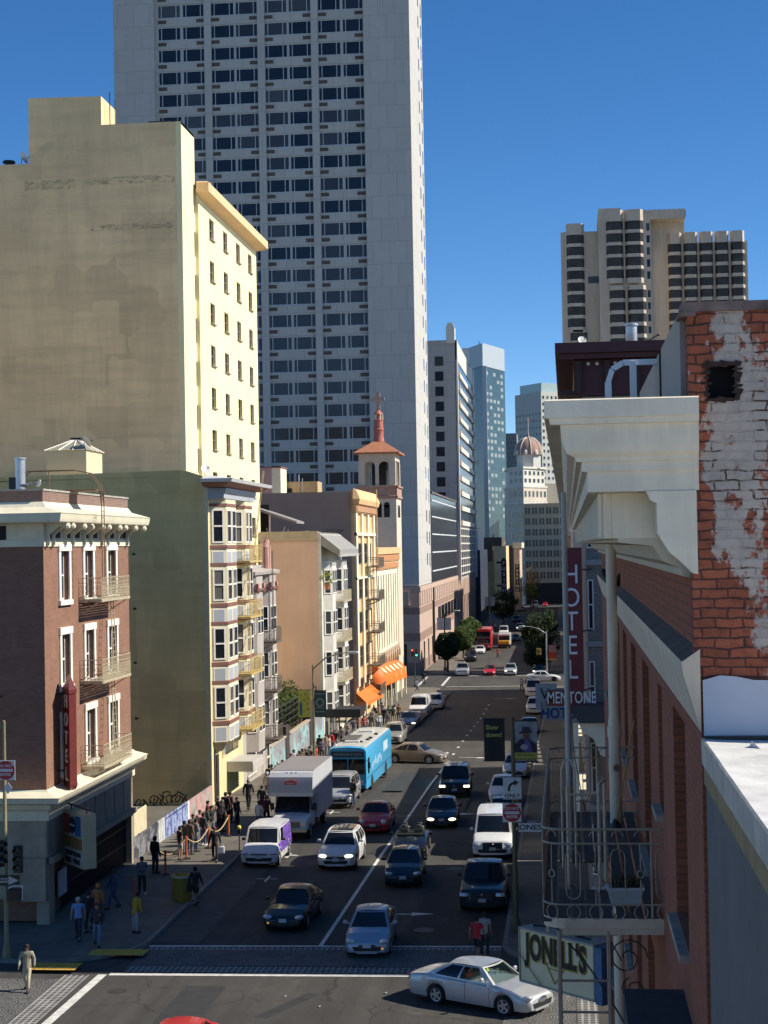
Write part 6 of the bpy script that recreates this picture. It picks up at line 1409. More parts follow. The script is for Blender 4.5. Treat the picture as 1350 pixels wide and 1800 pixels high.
def car(spec, label, cat, x, y, rz, colour, group=None, full=True, lit=None, see=False, roofmat=None, sidemat=None, grille='wide', open_top=False, rails=False, name=None, plate=True, signal=None, dark_nose=False, lights='slim'):
    S = dict(SPECS[spec]); L, W, H = S['L'], S['W'], S['H']; hw = W/2
    root = thing(name or {'suv': 'suv', 'bigsuv': 'suv', 'minivan': 'minivan', 'smallvan': 'van', 'bigvan': 'van', 'pickup': 'pickup_truck', 'roadster': 'convertible_car'}.get(spec, 'car'), label, cat, (x, y, zg(y)), rz, group)
    y0 = -L/2; r = S['r']; ra = r+.07; cl = .20 if H < 1.6 else .26
    boxy = spec in ('bigvan', 'smallvan', 'pickup', 'bigsuv', 'minivan')
    zn, zh, zt = S['zn'], S['zh'], S['zt']
    top = [(0, zn-.14), (.05, zn-.05), (.16, zn), (S['ws0']*.55, zn+(zh-zn)*.66), (S['ws0'], zh), (S['rw0'], zt), (L-.25, S['ztail']), (L-.06, S['ztail']-.06), (L, S['ztail']-.16)]
    nose = .90 if boxy else .76
    wid = [(0, hw*nose), (.08, hw*(nose+.09)), (.30, hw*.965), (.8, hw), (L-.9, hw), (L-.25, hw*.95), (L-.06, hw*.88), (L, hw*.80)]
    cen = [S['a0'], S['a1']]
    ys = {0, .04, .1, .18, .3, .5, .7, L-.06, L-.02, L-.15, L-.3, L, S['ws0'], S['rw0'], S['ws1'], (S['ws0']*.55)}
    for c in cen: ys |= {c+ra*math.sin(k*math.pi/12) for k in range(-6, 7)} | {c-ra-.01, c+ra+.01}
    ys |= {L*k/14 for k in range(15)}
    ys = sorted(v for v in ys if 0 <= v <= L)
    rows = []
    for yy in ys:
        zc = interp(top, yy); w = interp(wid, yy); zb = cl+.02
        if yy < .1 or yy > L-.1: zb = cl+.06
        for c in cen:
            if abs(yy-c) <= ra: zb = max(zb, r+math.sqrt(max(0, ra*ra-(yy-c)**2))-.01)
        zsid = zc-.05; zb = min(zb, zsid-.16)
        wr_ = w-.30
        half = [(0, zc+.012), (w*.45, zc+.008), (w*.76, zc-.012), (w*.91, zc-.045), (w*.975, zc-.12), (w, zc-.12-(zc-.12-zb)*.35), (w*.985, zc-.12-(zc-.12-zb)*.72), (w*.955, zb), (wr_, zb), (wr_-.01, cl), (0, cl)]
        rows.append([(p, yy+y0, z) for p, z in half]+[(-p, yy+y0, z) for p, z in half[-2:0:-1]])
    mb = MB(); mb.grid(rows, closed=True, caps=True)
    # cabin
    wb = hw*.93; wt = S['wt']; zr = H-.05
    fb, ft, rt, rb = S['ws0']-.02, S['ws1'], S['rw1'], S['rw0']
    zbf, zbr = zh-.06, zt-.06
    def bil(a, b, c, d, u, v): return a*(1-u)*(1-v)+b*u*(1-v)+c*u*v+d*(1-u)*v
    V = Vector
    FB = [V((-wb, fb+.16+y0, zbf)), V((wb, fb+.16+y0, zbf))]; FT = [V((-wt, ft+y0, zr)), V((wt, ft+y0, zr))]
    RB = [V((-wb*.96, rb+y0, zbr)), V((wb*.96, rb+y0, zbr))]; RTp = [V((-wt*.97, rt+y0, zr-.03)), V((wt*.97, rt+y0, zr-.03))]
    bw = .20 if not boxy else .10
    nF = (FT[0]-FB[0]).cross(V((1, 0, 0))).normalized(); nF = -nF if nF.y > 0 else nF
    def fn_f(u, v, o): return bil(FB[0], FB[1], FT[1], FT[0], u, v)+V((0, -bw*(1-(2*u-1)**2)*(1-.45*v), 0))+nF*o
    def fn_r(u, v, o): return bil(RB[0], RB[1], RTp[1], RTp[0], u, v)+V((0, (.12 if not boxy else .04)*(1-(2*u-1)**2), .02*(1-(2*u-1)**2)))+V((0, o, o*.4))
    def side(s):
        k = 0 if s < 0 else 1
        def f(u, v, o): 
            p = bil(FB[k], RB[k], RTp[k], FT[k], u, v); return p+V((s*(.05*math.sin(math.pi*u)+.035*math.sin(math.pi*v)+o), 0, .0))
        return f
    def fn_t(u, v, o): return bil(FT[0], FT[1], RTp[1], RTp[0], u, v)+V((0, -bw*(1-(2*u-1)**2)*.55*(1-v)+(.12*(1-(2*u-1)**2)*v if not boxy else 0), .05*(1-(2*u-1)**2)*.8+.035*math.sin(math.pi*v)+o))+V(((2*u-1)*.05*math.sin(math.pi*v), 0, 0))
    wsr = (.05, .06, .95, .93)
    gl = CLEAR if see else CARGL
    if not open_top:
        patch(mb, fn_f, 0, 1, 0, 1, [wsr])
        rr = (.10, .18, .90, .90) if spec not in ('bigvan',) else (.12, .35, .42, .85)
        patch(mb, fn_r, 0, 1, 0, 1, [rr])
        if spec in ('bigvan', 'smallvan'): sw = [(.07, .12, .27, .90)] if sidemat or spec == 'bigvan' else [(.07, .12, .27, .9), (.31, .14, .62, .88)]
        elif spec in ('bigsuv', 'minivan', 'suv'): sw = [(.09, .12, .37, .90), (.40, .12, .66, .90), (.69, .14, .93, .86)]
        elif spec == 'pickup': sw = [(.10, .1, .50, .9), (.54, .1, .9, .9)]
        else: sw = [(.10, .10, .50, .92), (.535, .10, .90, .92)]
        for s in (-1, 1): patch(mb, side(s), 0, 1, 0, 1, sw)
        if roofmat is None: patch(mb, fn_t, 0, 1, 0, 1)
        else: patch(mb, fn_t, 0, 1, 0, 1, [(.08, .05, .92, .97)])
    if spec == 'pickup': pass
    body = mb.build('body', colour, root, 32)
    if roofmat is not None and not open_top:
        q = MB(); patch(q, fn_t, .08, .92, .05, .97); q.build('roof_panel', roofmat, root, 60)
    if open_top:
        q = MB()
        for u in (0.03, .97): q.tube([fn_f(u, v, 0) for v in (0, .5, 1)], .03, 6)
        q.tube([fn_f(u, 1, 0) for u in (.03, .25, .5, .75, .97)], .03, 6); q.build('windshield_frame', colour, root)
        q = MB(); patch(q, fn_f, .04, .96, .05, .97); q.build('windshield', CLEAR, root)
        q = MB(); q.box(-hw*.78, hw*.78, ft-.05+y0, rb-.05+y0, zh-.05, zt+.025); q.build('cabin_well', UNDER, root)
        for sx in (-.37, .37):
            for yy in (2.35, 3.05): q = MB(); q.bevbox(sx-.25, sx+.25, yy+y0, yy+.2+y0, .8, 1.22, .06); q.bevbox(sx-.13, sx+.13, yy+.03+y0, yy+.14+y0, 1.22, 1.40, .04); q.build('seat', plain('dark_seat', (.07, .065, .06), .5), root)
    else:
        q = MB(); patch(q, fn_f, *[wsr[i] for i in (0, 2, 1, 3)], off=-.006); q.build('windshield', gl, root, 60)
        q = MB(); patch(q, fn_r, rr[0], rr[2], rr[1], rr[3], off=-.006); q.build('rear_window', gl, root, 60)
        for s in (-1, 1):
            if full:
                for k, a in enumerate(sw): q = MB(); patch(q, side(s), a[0], a[2], a[1], a[3], off=-.006); q.build('side_window', gl if k == 0 else CARGL, root, 60)
            else:
                q = MB(); [patch(q, side(s), a[0], a[2], a[1], a[3], off=-.006) for a in sw]; q.build('side_windows', gl, root)
            if full and sidemat:
                q = MB(); patch(q, side(s), .28, .97, .02, .92, off=.006)
                q.build('livery_panel', sidemat, root)
                q = MB(); ha = r+.14
                for k in range(24):
                    ya, yb = .75+(L-1.05)*k/24, .75+(L-1.05)*(k+1)/24; ym = (ya+yb)/2; lo = max([.62]+[r+math.sqrt(max(0, ha*ha-(ym-c)**2)) for c in cen if abs(ym-c) < ha])
                    q.poly([(s*(hw*.999+.010), ya+y0, lo), (s*(hw*.999+.010), yb+y0, lo), (s*(hw*.972+.012), yb+y0, zt-.13), (s*(hw*.972+.012), ya+y0, zt-.13)]); q.poly([(s*(hw*.972+.012), ya+y0, zt-.13), (s*(hw*.972+.012), yb+y0, zt-.13), (s*(hw*.92+.03), yb+y0, zt-.03), (s*(hw*.92+.03), ya+y0, zt-.03)])
                q.build('livery_lower_panel', sidemat, root)
        if see:
            q = MB(); q.box(-hw*.8, hw*.8, fb+.45+y0, rb-.1+y0, zh-.22, zh-.16); q.build('cabin_floor', UNDER, root)
            for sx in (-.38, .38): q = MB(); q.bevbox(sx-.25, sx+.25, 2.75+y0, 2.95+y0, zh-.16, 1.18, .06); q.bevbox(sx-.13, sx+.13, 2.8+y0, 2.9+y0, 1.18, 1.33, .04); q.build('seat', plain('grey_seat', (.16, .16, .16), .8), root)
            q = MB(); q.lathe([(.17, -.012), (.19, 0), (.17, .012)], (.38, 2.02+y0, zh+.02), 16, 'Y'); q.build('steering_wheel', TRIM, root)
    # nose
    w0 = hw*nose; zt_ = zn-.16
    q = MB()
    if grille == 'wide': q.bevbox(-w0*.66, w0*.66, y0-.015, y0+.12, zt_-.14, zt_+.0, .02)
    elif grille == 'tall': q.bevbox(-w0*.56, w0*.56, y0-.02, y0+.1, zt_-.30, zt_+.04, .03)
    elif grille == 'oval': q.lathe([(.26, -.03), (.20, -.045), (.02, -.05)], (0, y0+.02, zt_-.03), 18, 'Y')
    elif grille == 'slim': q.bevbox(-w0*.5, w0*.5, y0-.015, y0+.08, zt_-.06, zt_+.0, .015)
    if grille == 'oval':
        for i, v in enumerate(q.v): q.v[i] = Vector((v.x, v.y, zt_-.03+(v.z-zt_+.03)*.42))
    if grille != 'none': q.build('grille', CHROME if grille == 'oval' else TRIM, root)
    if full:
        q = MB(); q.prism([(-w0*.74, cl+.10), (w0*.74, cl+.10), (w0*.84, cl+.27), (-w0*.84, cl+.27)], 'Y', y0-.012, y0+.1); q.build('lower_intake', TRIM, root)
        if plate: q = MB(); q.box(-.16, .16, y0-.045, y0-.016, cl+.23, cl+.38); q.build('license_plate', PLATE, root)
        if grille in ('tall', 'wide'):
            q = MB(); q.lathe([(.055, -.03), (.045, -.04), (.01, -.042)], (0, y0, zt_-.07), 12, 'Y', caps=True); q.build('emblem', CHROME, root)
            q = MB(); q.box(-w0*.62, w0*.62, y0-.03, y0-.015, zt_-.075, zt_-.06) if grille == 'wide' else [q.box(-w0*.52, w0*.52, y0-.032, y0-.02, zt_-.26+k*.09, zt_-.245+k*.09) for k in range(3)]; q.build('grille_bar', CHROME, root)
    lm = LIT if lit else LENS
    for s in (-1, 1):
        q = MB(); c = (s*w0*.86, y0+.09, zn-.15)
        if lights == 'round': q.ball((s*w0*.86, y0+.10, zn-.06), .16, .13, .15, 12, 8)
        elif lights == 'square': q.bevbox(c[0]-.19, c[0]+.19, y0-.02, y0+.1, zt_-.13, zt_+.02, .02)
        elif lights == 'long':      # swept-back lamp
            q.M = Matrix.Translation((s*w0*.92, y0+.20, zn-.085)) @ Matrix.Rotation(s*R(35), 4, 'Z') @ Matrix.Rotation(R(-20), 4, 'X'); q.ball((0, 0, 0), .20, .28, .115, 12, 8)
        else:
            q.M = Matrix.Translation((s*w0*.88, y0+.10, zn-.14)) @ Matrix.Rotation(s*R(28), 4, 'Z'); q.ball((0, 0, 0), .23, .15, .09, 12, 8)
        q.build('headlight', lm, root, 60)
        q = MB(); q.bevbox(s*hw*.60, s*hw*.84, L/2-.10, L/2+.012, S['ztail']-.28, S['ztail']-.12, .02) if s > 0 else q.bevbox(-hw*.84, -hw*.60, L/2-.10, L/2+.012, S['ztail']-.28, S['ztail']-.12, .02); q.build('taillight', RED_L, root)
        if full:
            q = MB(); zz = zbf+.12; q.bevbox(min(s*(hw+.02), s*(hw+.19)), max(s*(hw+.02), s*(hw+.19)), fb+.50+y0, fb+.60+y0, zz, zz+.13, .03); q.bar((s*hw*.9, fb+.56+y0, zz-.01), (s*(hw+.06), fb+.55+y0, zz+.03), .04); q.build('mirror', TRIM if dark_nose else colour, root)
            q = MB()
            for yy in (2.05, 3.0): q.box(min(s*(hw*.99), s*(hw+.014)), max(s*(hw*.99), s*(hw+.014)), yy+.45+y0, yy+.62+y0, zbf-.13, zbf-.10)
            q.build('door_handle', colour if not boxy else TRIM, root)
        for c_ in cen: wheel(root, s*(hw-.115), c_+y0, r, .21, s, full)
    if signal:
        q = MB(); q.ball((signal*w0*.9, y0+.03, cl+.20), .06, .05, .05, 8, 6); q.build('indicator', AMB, root)
    if full:
        for s in (-1, 1):
            q = MB()
            for yy in (S['ws0']+.32, S['ws0']+1.32, S['ws0']+2.28):
                if yy > S['rw0']: continue
                zc = interp(top, yy); w = interp(wid, yy); zb = cl+.02; sk_ = abs(min(abs(yy-c) for c in cen)) <= ra+.03
                if sk_: continue
                q.tube([(s*(w*.975+.002), yy+y0, zc-.12), (s*(w+.002), yy+y0, zc-.12-(zc-.12-zb)*.35), (s*(w*.985+.002), yy+y0, zc-.12-(zc-.12-zb)*.72), (s*(w*.96+.002), yy+y0, zb+.03)], .007, 4)
            if q.v: q.build('door_seam', TRIM, root)
    if rails:
        for s in (-1, 1): q = MB(); q.tube([side(s)(u, 1, 0)+V((-s*.03, 0, .05)) for u in (.15, .4, .7, .9)], .02, 5); q.build('roof_rail', TRIM, root)
    if full:
        q = MB(); q.tube([fn_f(.2, .02, .012), fn_f(.62, .09, .014)], .01, 4); q.tube([fn_f(.6, .02, .012), fn_f(.93, .10, .014)], .01, 4); q.build('wiper', TRIM, root)
    root['_L'] = L
    return root
SILVER = paint('silver_paint', (.56, .57, .57), .30, .55); BLUES = paint('blue_silver_paint', (.36, .42, .50), .30, .5); CBLACK = paint('black_paint', (.006, .006, .007), .12); WHITEP = paint('white_paint', (.72, .72, .71), .3)
REDP = paint('dark_red_paint', (.42, .014, .016), .22); NAVY = paint('navy_paint', (.007, .010, .018), .15); GOLD = paint('gold_paint', (.33, .26, .19), .3, .5); CHAMP = paint('champagne_paint', (.42, .40, .35), .3, .5); BRED = paint('bright_red_paint', (.50, .015, .02), .25)
DKGREY = paint('dark_grey_paint', (.018, .019, .022), .2); PURPLE = plain('purple_wrap', (.20, .10, .50), .35, var=.55, scale=2.5, coat=.6); PANO = glass('roof_glass', (.012, .014, .018), .05, .5, (.05,)*3, 0)
GRPL = 'cars and vans on the street'
def park(spec, px, py, label, cat, colour, rz=0.0, **k):
    L = SPECS[spec]['L']; p = G(px, py); x = p.x - math.sin(rz)*L/2; y = p.y + math.cos(rz)*L/2
    return car(spec, label, cat, x, y, rz, colour, GRPL, **k)
# the silver saloon turning out of the side street, seen from its left side
pR, pF = G(742, 1748), G(960, 1792)
d_ = Vector((pF.x-pR.x, pF.y-pR.y, 0)); ang = math.atan2(d_.x, -d_.y)
mid = Vector((-3.25, 59.5, 0))
TX = car('taurus', 'silver saloon turning the corner with an orange-clad person at its open near window', 'car', mid.x, mid.y, R(59), SILVER, GRPL, see=True, grille='oval', lights='long', plate=False)
park('hatch', 645, 1686, 'blue-silver hatchback at the crossing with its amber indicator lit', 'car', BLUES, 0.02, grille='slim', lights='long', signal=1)
park('sedan', 497, 1640, 'black saloon with glowing amber-edged lamps in the left lane nearest the crossing', 'car', CBLACK, -.05, grille='slim', lights='long', signal=-1)
park('suv', 590, 1532, 'white compact suv with a dark glass roof and lit slim headlamps', 'suv', WHITEP, -.02, grille='wide', lit=True, roofmat=PANO)
park('hatch', 708, 1562, 'dark navy hatchback right of the lane line behind the blue-silver car', 'car', NAVY, 0.03, grille='slim', lights='long')
park('roadster', 718, 1512, 'dark convertible with its roof down behind the navy hatchback', 'car', CBLACK, 0.02, open_top=True, grille='wide')
park('smallvan', 455, 1527, 'small white-roofed van with purple side livery parked by the kerb', 'van', WHITEP, -.015, sidemat=PURPLE, grille='slim', dark_nose=True)
park('beetle', 655, 1467, 'dark red rounded beetle-shaped car in the left lane', 'car', REDP, 0.0, grille='none', lights='round')
park('sedan', 776, 1457, 'black saloon with white lit headlamps right of the lane line', 'car', CBLACK, .03, grille='tall', lit=True)
park('bigsuv', 799, 1402, 'black high-riding suv with one warm headlamp lit, far right lane', 'suv', CBLACK, .02, grille='tall', lights='square', lit=True)
park('minivan', 590, 1420, 'silver minivan parked between the box truck and the blue bus', 'minivan', SILVER, -.02, grille='slim', lights='long')
park('bigvan', 866, 1512, 'white ribbed-roof van parked at the right kerb behind the dark truck', 'van', WHITEP, .0, grille='tall', lights='square')
park('pickup', 848, 1606, 'dark full-size truck with chrome bumper parked nearest at the right kerb', 'truck', DKGREY, .0, grille='tall', lights='square')
park('sedan', 884, 1412, 'white car parked at the right kerb below the ONLY sign', 'car', WHITEP, 0)
park('sedan', 884, 1458, 'dark blue car parked behind the white van on the right', 'car', NAVY, 0)
park('hatch', 905, 1368, 'grey car parked beyond the white one at the right kerb', 'car', SILVER, 0)
pa, pb = G(680, 1338), G(778, 1342)
car('taurus', 'gold and blue-bonneted saloon swinging across the road by the orange post', 'car', -11.9, 131.2, R(74), GOLD, GRPL, grille='slim', lights='long')
park('suv', 688, 1309, 'champagne suv with roof rails parked behind the blue bus', 'suv', CHAMP, -.02, rails=True, grille='wide')
park('sedan', 716, 1279, 'small dark blue car with a glinting lamp parked behind the champagne suv', 'car', paint('deep_blue_paint', (.02, .04, .09), .15), -.02, full=False, lit=True)
park('bigvan', 734, 1260, 'white panel van parked before the far crossing on the left', 'van', WHITEP, -.02, full=False)
park('suv', 763, 1248, 'grey suv half hidden beyond the white panel van', 'suv', SILVER, -.02, full=False)
for px, py, sp, c, lb, k in ((940, 1256, 'suv', WHITEP, 'white and blue suv parked near the far crossing on the right', {}), (930, 1292, 'sedan', NAVY, 'dark blue car parked behind the portrait banner', {}), (938, 1226, 'bigvan', WHITEP, 'white van at the far right kerb beneath the pale V board', {}),
    (812, 1189, 'pickup', SILVER, 'grey pickup waiting at the far crossing, leftmost', {}), (860, 1188, 'sedan', BRED, 'dark-nosed bright red car waiting at the far crossing', {}), (897, 1188, 'suv', SILVER, 'silver suv with lit lamps waiting at the far crossing', dict(lit=True)),
    (946, 1186, 'sedan', CBLACK, 'dark car with a bright warm lamp under the far right tree', dict(lit=True)), (843, 1150, 'sedan', WHITEP, 'white car parked in front of the red double-deck bus', {}), (826, 1164, 'bigsuv', DKGREY, 'dark suv behind the grey pickup by the clipped trees', {}),
    (885, 1118, 'bigvan', WHITEP, 'white van behind the yellow-fronted truck', {}), (908, 1095, 'bigsuv', NAVY, 'dark blue suv far down the street, in the shade', {}), (914, 1109, 'suv', SILVER, 'silver suv with lamps on far down the street', dict(lit=True)), (917, 1075, 'sedan', CBLACK, 'farthest dark car in the left lane', {}), (940, 1068, 'bigvan', WHITEP, 'white van at the end of the street', {}), (958, 1066, 'sedan', BRED, 'red car at the end of the street', {}), (905, 1128, 'sedan', DKGREY, 'grey car beside the yellow-fronted truck', {})):
    park(sp, px, py, lb, 'car' if sp in ('sedan', 'hatch') else ('van' if sp == 'bigvan' else ('pickup' if sp == 'pickup' else 'suv')), c, 0, full=False, **k)
p = G(318, 1815); car('sedan', 'red car of which only the roof shows at the bottom edge of the picture', 'car', -11.95, 51.35, 0, BRED, GRPL)
car('sedan', 'white car crossing at the far right behind the diamond sign', 'car', PY(955, 1200, 240).x, 240, R(90), WHITEP, GRPL, full=False)

# ---- white box truck
p = G(510, 1478); bt = thing('box_truck', 'white box truck with an oval red emblem over its cab parked at the left kerb', 'truck', (p.x, p.y+3.9, 0), -.02)
L = 7.8; y0 = -L/2; hw = 1.2
mb = MB(); rows = []
for yy, zc, w in ((0, .98, .86), (.05, 1.12, .95), (.2, 1.2, 1.0), (.9, 1.30, 1.01), (1.15, 1.33, 1.01), (2.6, 1.35, 1.01)):
    rows.append([(x, yy+y0, z) for x, z in ((-w*.4, zc+.02), (-w*.85, zc), (-w, zc-.12), (-w, .55), (w, .55), (w, zc-.12), (w*.85, zc), (w*.4, zc+.02))])
mb.grid(rows, closed=True, caps=True)
for s in (-1, 1): [mb.poly([(s*1.0, 1.1+y0, 1.3), (s*.9, 1.75+y0, 2.15), (s*.9, 1.88+y0, 2.15), (s*1.0, 1.28+y0, 1.3)]), mb.poly([(s*1.0, 2.2+y0, 1.3), (s*.9, 2.2+y0, 2.15), (s*.9, 2.6+y0, 2.15), (s*1.0, 2.6+y0, 1.3)])]
mb.box(-.92, .92, 1.72+y0, 2.6+y0, 2.15, 2.25); mb.build('cab', WHITEP, bt, 32)
mb = MB(); mb.poly([(-.98, 1.14+y0, 1.33), (.98, 1.14+y0, 1.33), (.88, 1.74+y0, 2.15), (-.88, 1.74+y0, 2.15)]); mb.build('windshield', CARGL, bt)
for s in (-1, 1): mb = MB(); mb.poly([(s*.995, 1.28+y0, 1.33), (s*.995, 2.2+y0, 1.33), (s*.895, 2.2+y0, 2.12), (s*.895, 1.86+y0, 2.12)]); mb.build('side_window', CARGL, bt)
mb = MB()       # box with a peak over the cab, rounded front edge
prof = [(.95+y0, 2.28), (.90+y0, 2.36), (.86+y0, 2.75), (.95+y0, 3.3), (1.15+y0, 3.52), (1.4+y0, 3.6), (L+y0, 3.6), (L+y0, .85), (2.65+y0, .85), (2.65+y0, 2.28)]
mb.prism(prof, 'X', -hw, hw); mb.build('cargo_box', plain('box_white', (.50, .52, .55), .45, var=.06, scale=.8, streak=.08), bt, 20)
mb = MB(); mb.box(-hw-.012, hw+.012, .88+y0, .98+y0, 2.26, 2.46); mb.box(-hw-.012, hw+.012, 1.36+y0, 1.42+y0, 3.58, 3.612); mb.build('box_edge_trim', WHITEP, bt)
mb = MB(); mb.box(-hw+.03, hw-.03, 1.5+y0, L+y0-.03, 3.602, 3.62); mb.build('box_roof', plain('brown_grey_roof', (.26, .235, .22), .6, var=.06), bt)
mb = MB(); mb.M = Matrix.Translation((0, .9+y0, 2.98)) @ Matrix.Rotation(R(10), 4, 'X'); mb.lathe([(.36, -.03), (.36, -.05), (.01, -.052)], (0, 0, 0), 22, 'Y', caps=True)
for i, v in enumerate(mb.v): mb.v[i] = Vector((v.x, v.y, 2.98+(v.z-2.98)*.48))
mb.build('emblem', plain('emblem_red', (.55, .09, .06), .5), bt)
mb = MB(); mb.M = Matrix.Translation((0, .9+y0, 2.98)) @ Matrix.Rotation(R(10), 4, 'X'); mb.box(-.22, .22, -.062, -.054, -.035, .04); mb.build('emblem_letters', plain('emblem_white', (.6, .5, .48), .5), bt)
mb = MB(); mb.bevbox(-.62, .62, y0-.03, y0+.05, .72, 1.02, .02); mb.build('grille', TRIM, bt)
mb = MB(); [mb.box(-.58, .58, y0-.045, y0-.031, .76+k*.07, .78+k*.07) for k in range(4)]; mb.build('grille_bar', CHROME, bt)
mb = MB(); mb.bevbox(-1.0, 1.0, y0-.14, y0+.05, .48, .68, .03); mb.build('bumper', CHROME, bt)
mb = MB(); mb.box(-.16, .16, y0-.17, y0-.141, .5, .63); mb.build('license_plate', PLATE, bt)
for s in (-1, 1):
    mb = MB(); mb.bevbox(min(s*.66, s*.93), max(s*.66, s*.93), y0-.03, y0+.05, .78, 1.0, .02); mb.build('headlight', LENS, bt)
    mb = MB(); mb.bevbox(min(s*1.08, s*1.28), max(s*1.08, s*1.28), 1.55+y0, 1.63+y0, 1.42, 1.8, .02); mb.bar((s*1.0, 1.62+y0, 1.5), (s*1.12, 1.6+y0, 1.55), .04); mb.build('mirror', TRIM, bt)
    for c_ in (.95, 5.9): wheel(bt, s*(.93), c_+y0, .40, .26, s)
mb = MB(); mb.box(-.9, .9, 2.7+y0, L+y0-.1, .55, .85); mb.build('chassis', UNDER, bt)
for sx in (-.95, -.25, .25, .0, .95): mb = MB(); mb.box(sx-.05, sx+.05, 1.12+y0, 1.22+y0, 3.48, 3.53); mb.build('marker_lamp', AMB if abs(sx) > .5 else TRIM, bt)

# ---- sky-blue bus
def bus(px, py, L, label, colour, roofc, H=3.05, W=2.55, rz=0.0, double=False, detail=True, xy=None):
    p = G(px, py) if xy is None else Vector((*xy, 0)); root = thing('bus', label, 'bus', (p.x-math.sin(rz)*L/2, p.y+math.cos(rz)*L/2, zg(p.y+L/2)), rz)
    y0 = -L/2; hw = W/2
    mb = MB(); prof = [(-hw, .34), (-hw, H-.28), (-hw+.08, H-.10), (-hw+.3, H), (0, H+.05), (hw-.3, H), (hw-.08, H-.10), (hw, H-.28), (hw, .34)]
    rows = []
    for yy, s, dz in ((0, .955, -.06), (.08, .985, -.02), (.22, 1, 0), (L-.15, 1, 0), (L-.04, .98, -.03), (L, .95, -.07)): rows.append([(x*s, yy+y0, z+(dz if z > 1 else 0)) for x, z in prof])
    mb.grid(rows, closed=True, caps=True)
    mb.build('body', colour, root, 35)
    mb = MB(); mb.grid([[(-hw+.12, yy+y0, H-.075), (-hw+.3, yy+y0, H+.004), (0, yy+y0, H+.054), (hw-.3, yy+y0, H+.004), (hw-.12, yy+y0, H-.075)] for yy in (.3, L-.2)]); mb.build('roof', roofc, root)
    mb = MB(); mb.box(-1.12, -.04, y0-.02, y0+.1, 1.28, 2.28); mb.box(.04, 1.12, y0-.02, y0+.1, 1.28, 2.28); mb.build('windshield', CARGL, root)
    mb = MB(); mb.box(-1.08, 1.08, y0-.015, y0+.1, 2.38, 2.78); mb.build('destination_board', plain('bus_board', (.015, .05, .085), .3), root)
    if detail: text('FREE SHOWERS & TOILETS', .19, (0, y0-.022, 2.58), R(90), 0, plain('board_letters', (.30, .42, .50), .5), root, sx=.8)
    for s in (-1, 1):
        if detail:
            mb = MB(); mb.box(min(s*(hw-.02), s*(hw+.008)), max(s*(hw-.02), s*(hw+.008)), .35+y0, 1.15+y0, 1.25, 2.3); mb.build('side_window', CARGL, root)
        mb = MB()
        mb.box(min(s*(hw-.02), s*(hw+.010)), max(s*(hw-.02), s*(hw+.010)), .1+y0, L-.1+y0, 1.02, 1.06); mb.build('side_rail', TRIM, root)
        for c_ in (2.2, L-3.2): wheel(root, s*(hw-.16), c_+y0, .48, .3, s, detail)
        mb = MB()
        for c_ in (2.2, L-3.2): mb.lathe([(.56, s*.0), (.56, s*.012), (.01, s*.013)], (s*hw, c_+y0, .44), 18, 'X', caps=True)
        mb.build('wheel_arch', UNDER, root)
        mb = MB(); mb.bevbox(min(s*.72, s*1.0), max(s*.72, s*1.0), y0-.03, y0+.05, .72, .9, .02); mb.build('headlight', LENS, root)
    mb = MB(); mb.bevbox(-1.2, 1.2, y0-.16, y0+.05, .38, .62, .03); mb.build('bumper', TRIM if not detail else plain('bus_bumper', (.02, .09, .20), .5), root)
    if double:
        mb = MB(); mb.bevbox(-hw*.96, hw*.96, y0-.02, y0+.1, H-1.3, H-.45, .02); mb.build('upper_windshield', CARGL, root)
    if detail:
        mb = MB(); mb.box(-.95, .1, 3.0+y0, 6.0+y0, H+.03, H+.16); mb.build('roof_solar_panel', plain('solar_panel', (.10, .085, .085), .3), root)
        for yy in (2.2, 8.6): mb = MB(); mb.bevbox(-.55, .45, yy+y0, yy+.5+y0, H+.04, H+.17, .03); mb.build('roof_hatch', WHITEP, root)
        for (xx, yy) in ((.75, 4.0), (.8, 5.0), (.85, 7.4), (.5, 2.6)): mb = MB(); mb.lathe([(.13, H), (.13, H+.12), (.02, H+.15)], (xx, yy+y0, 0), 10, caps=True); mb.build('roof_vent', TRIM, root)
        mb = MB(); mb.lathe([(.10, H-.02), (.10, H+.10), (.01, H+.12)], (-.95, 1.0+y0, 0), 8, caps=True); mb.build('roof_lamp', WHITEP, root)
        DR = plain('bus_white_graphics', (.62, .72, .78), .5)
        for k, (yy, h_) in enumerate(((2.6, .9), (3.3, .7), (4.0, 1.0), (4.7, .8), (5.3, 1.1), (6.0, .7), (6.6, .9))):
            mb = MB(); mb.ball((hw+.004, yy+y0, 1.55+.12*(k % 3)), .012, .12, h_*.28, 8, 8); mb.build('drop_graphic', DR, root)
        for k in range(5): mb = MB(); mb.bevbox(hw-.01, hw+.012, 8.0+k*.42+y0, 8.28+k*.42+y0, 1.8+.1*(k % 2), 2.5, .01); mb.build('window_graphic', DR, root)
        for s in (-1, 1): mb = MB(); mb.bevbox(min(s*(hw+.06), s*(hw+.24)), max(s*(hw+.06), s*(hw+.24)), y0-.12, y0-.04, 1.7, 2.1, .02); mb.bar((s*hw*.96, y0+.02, 2.2), (s*(hw+.14), y0-.08, 2.08), .03); mb.build('mirror', TRIM, root)
        for sx in (-.6, .55): mb = MB(); mb.tube([(sx-.3, y0-.03, 1.32), (sx+.1, y0-.035, 2.1)], .014, 4); mb.build('wiper', TRIM, root)
    return root
SKYB = paint('sky_blue_paint', (.06, .39, .68), .35, dirt=.05)
bus(612, 1391, 12.2, 'long sky-blue bus with white drop graphics and a pale grey roof', SKYB, plain('bus_roof_grey', (.44, .43, .38), .6, var=.12, scale=1.5), rz=-.03)
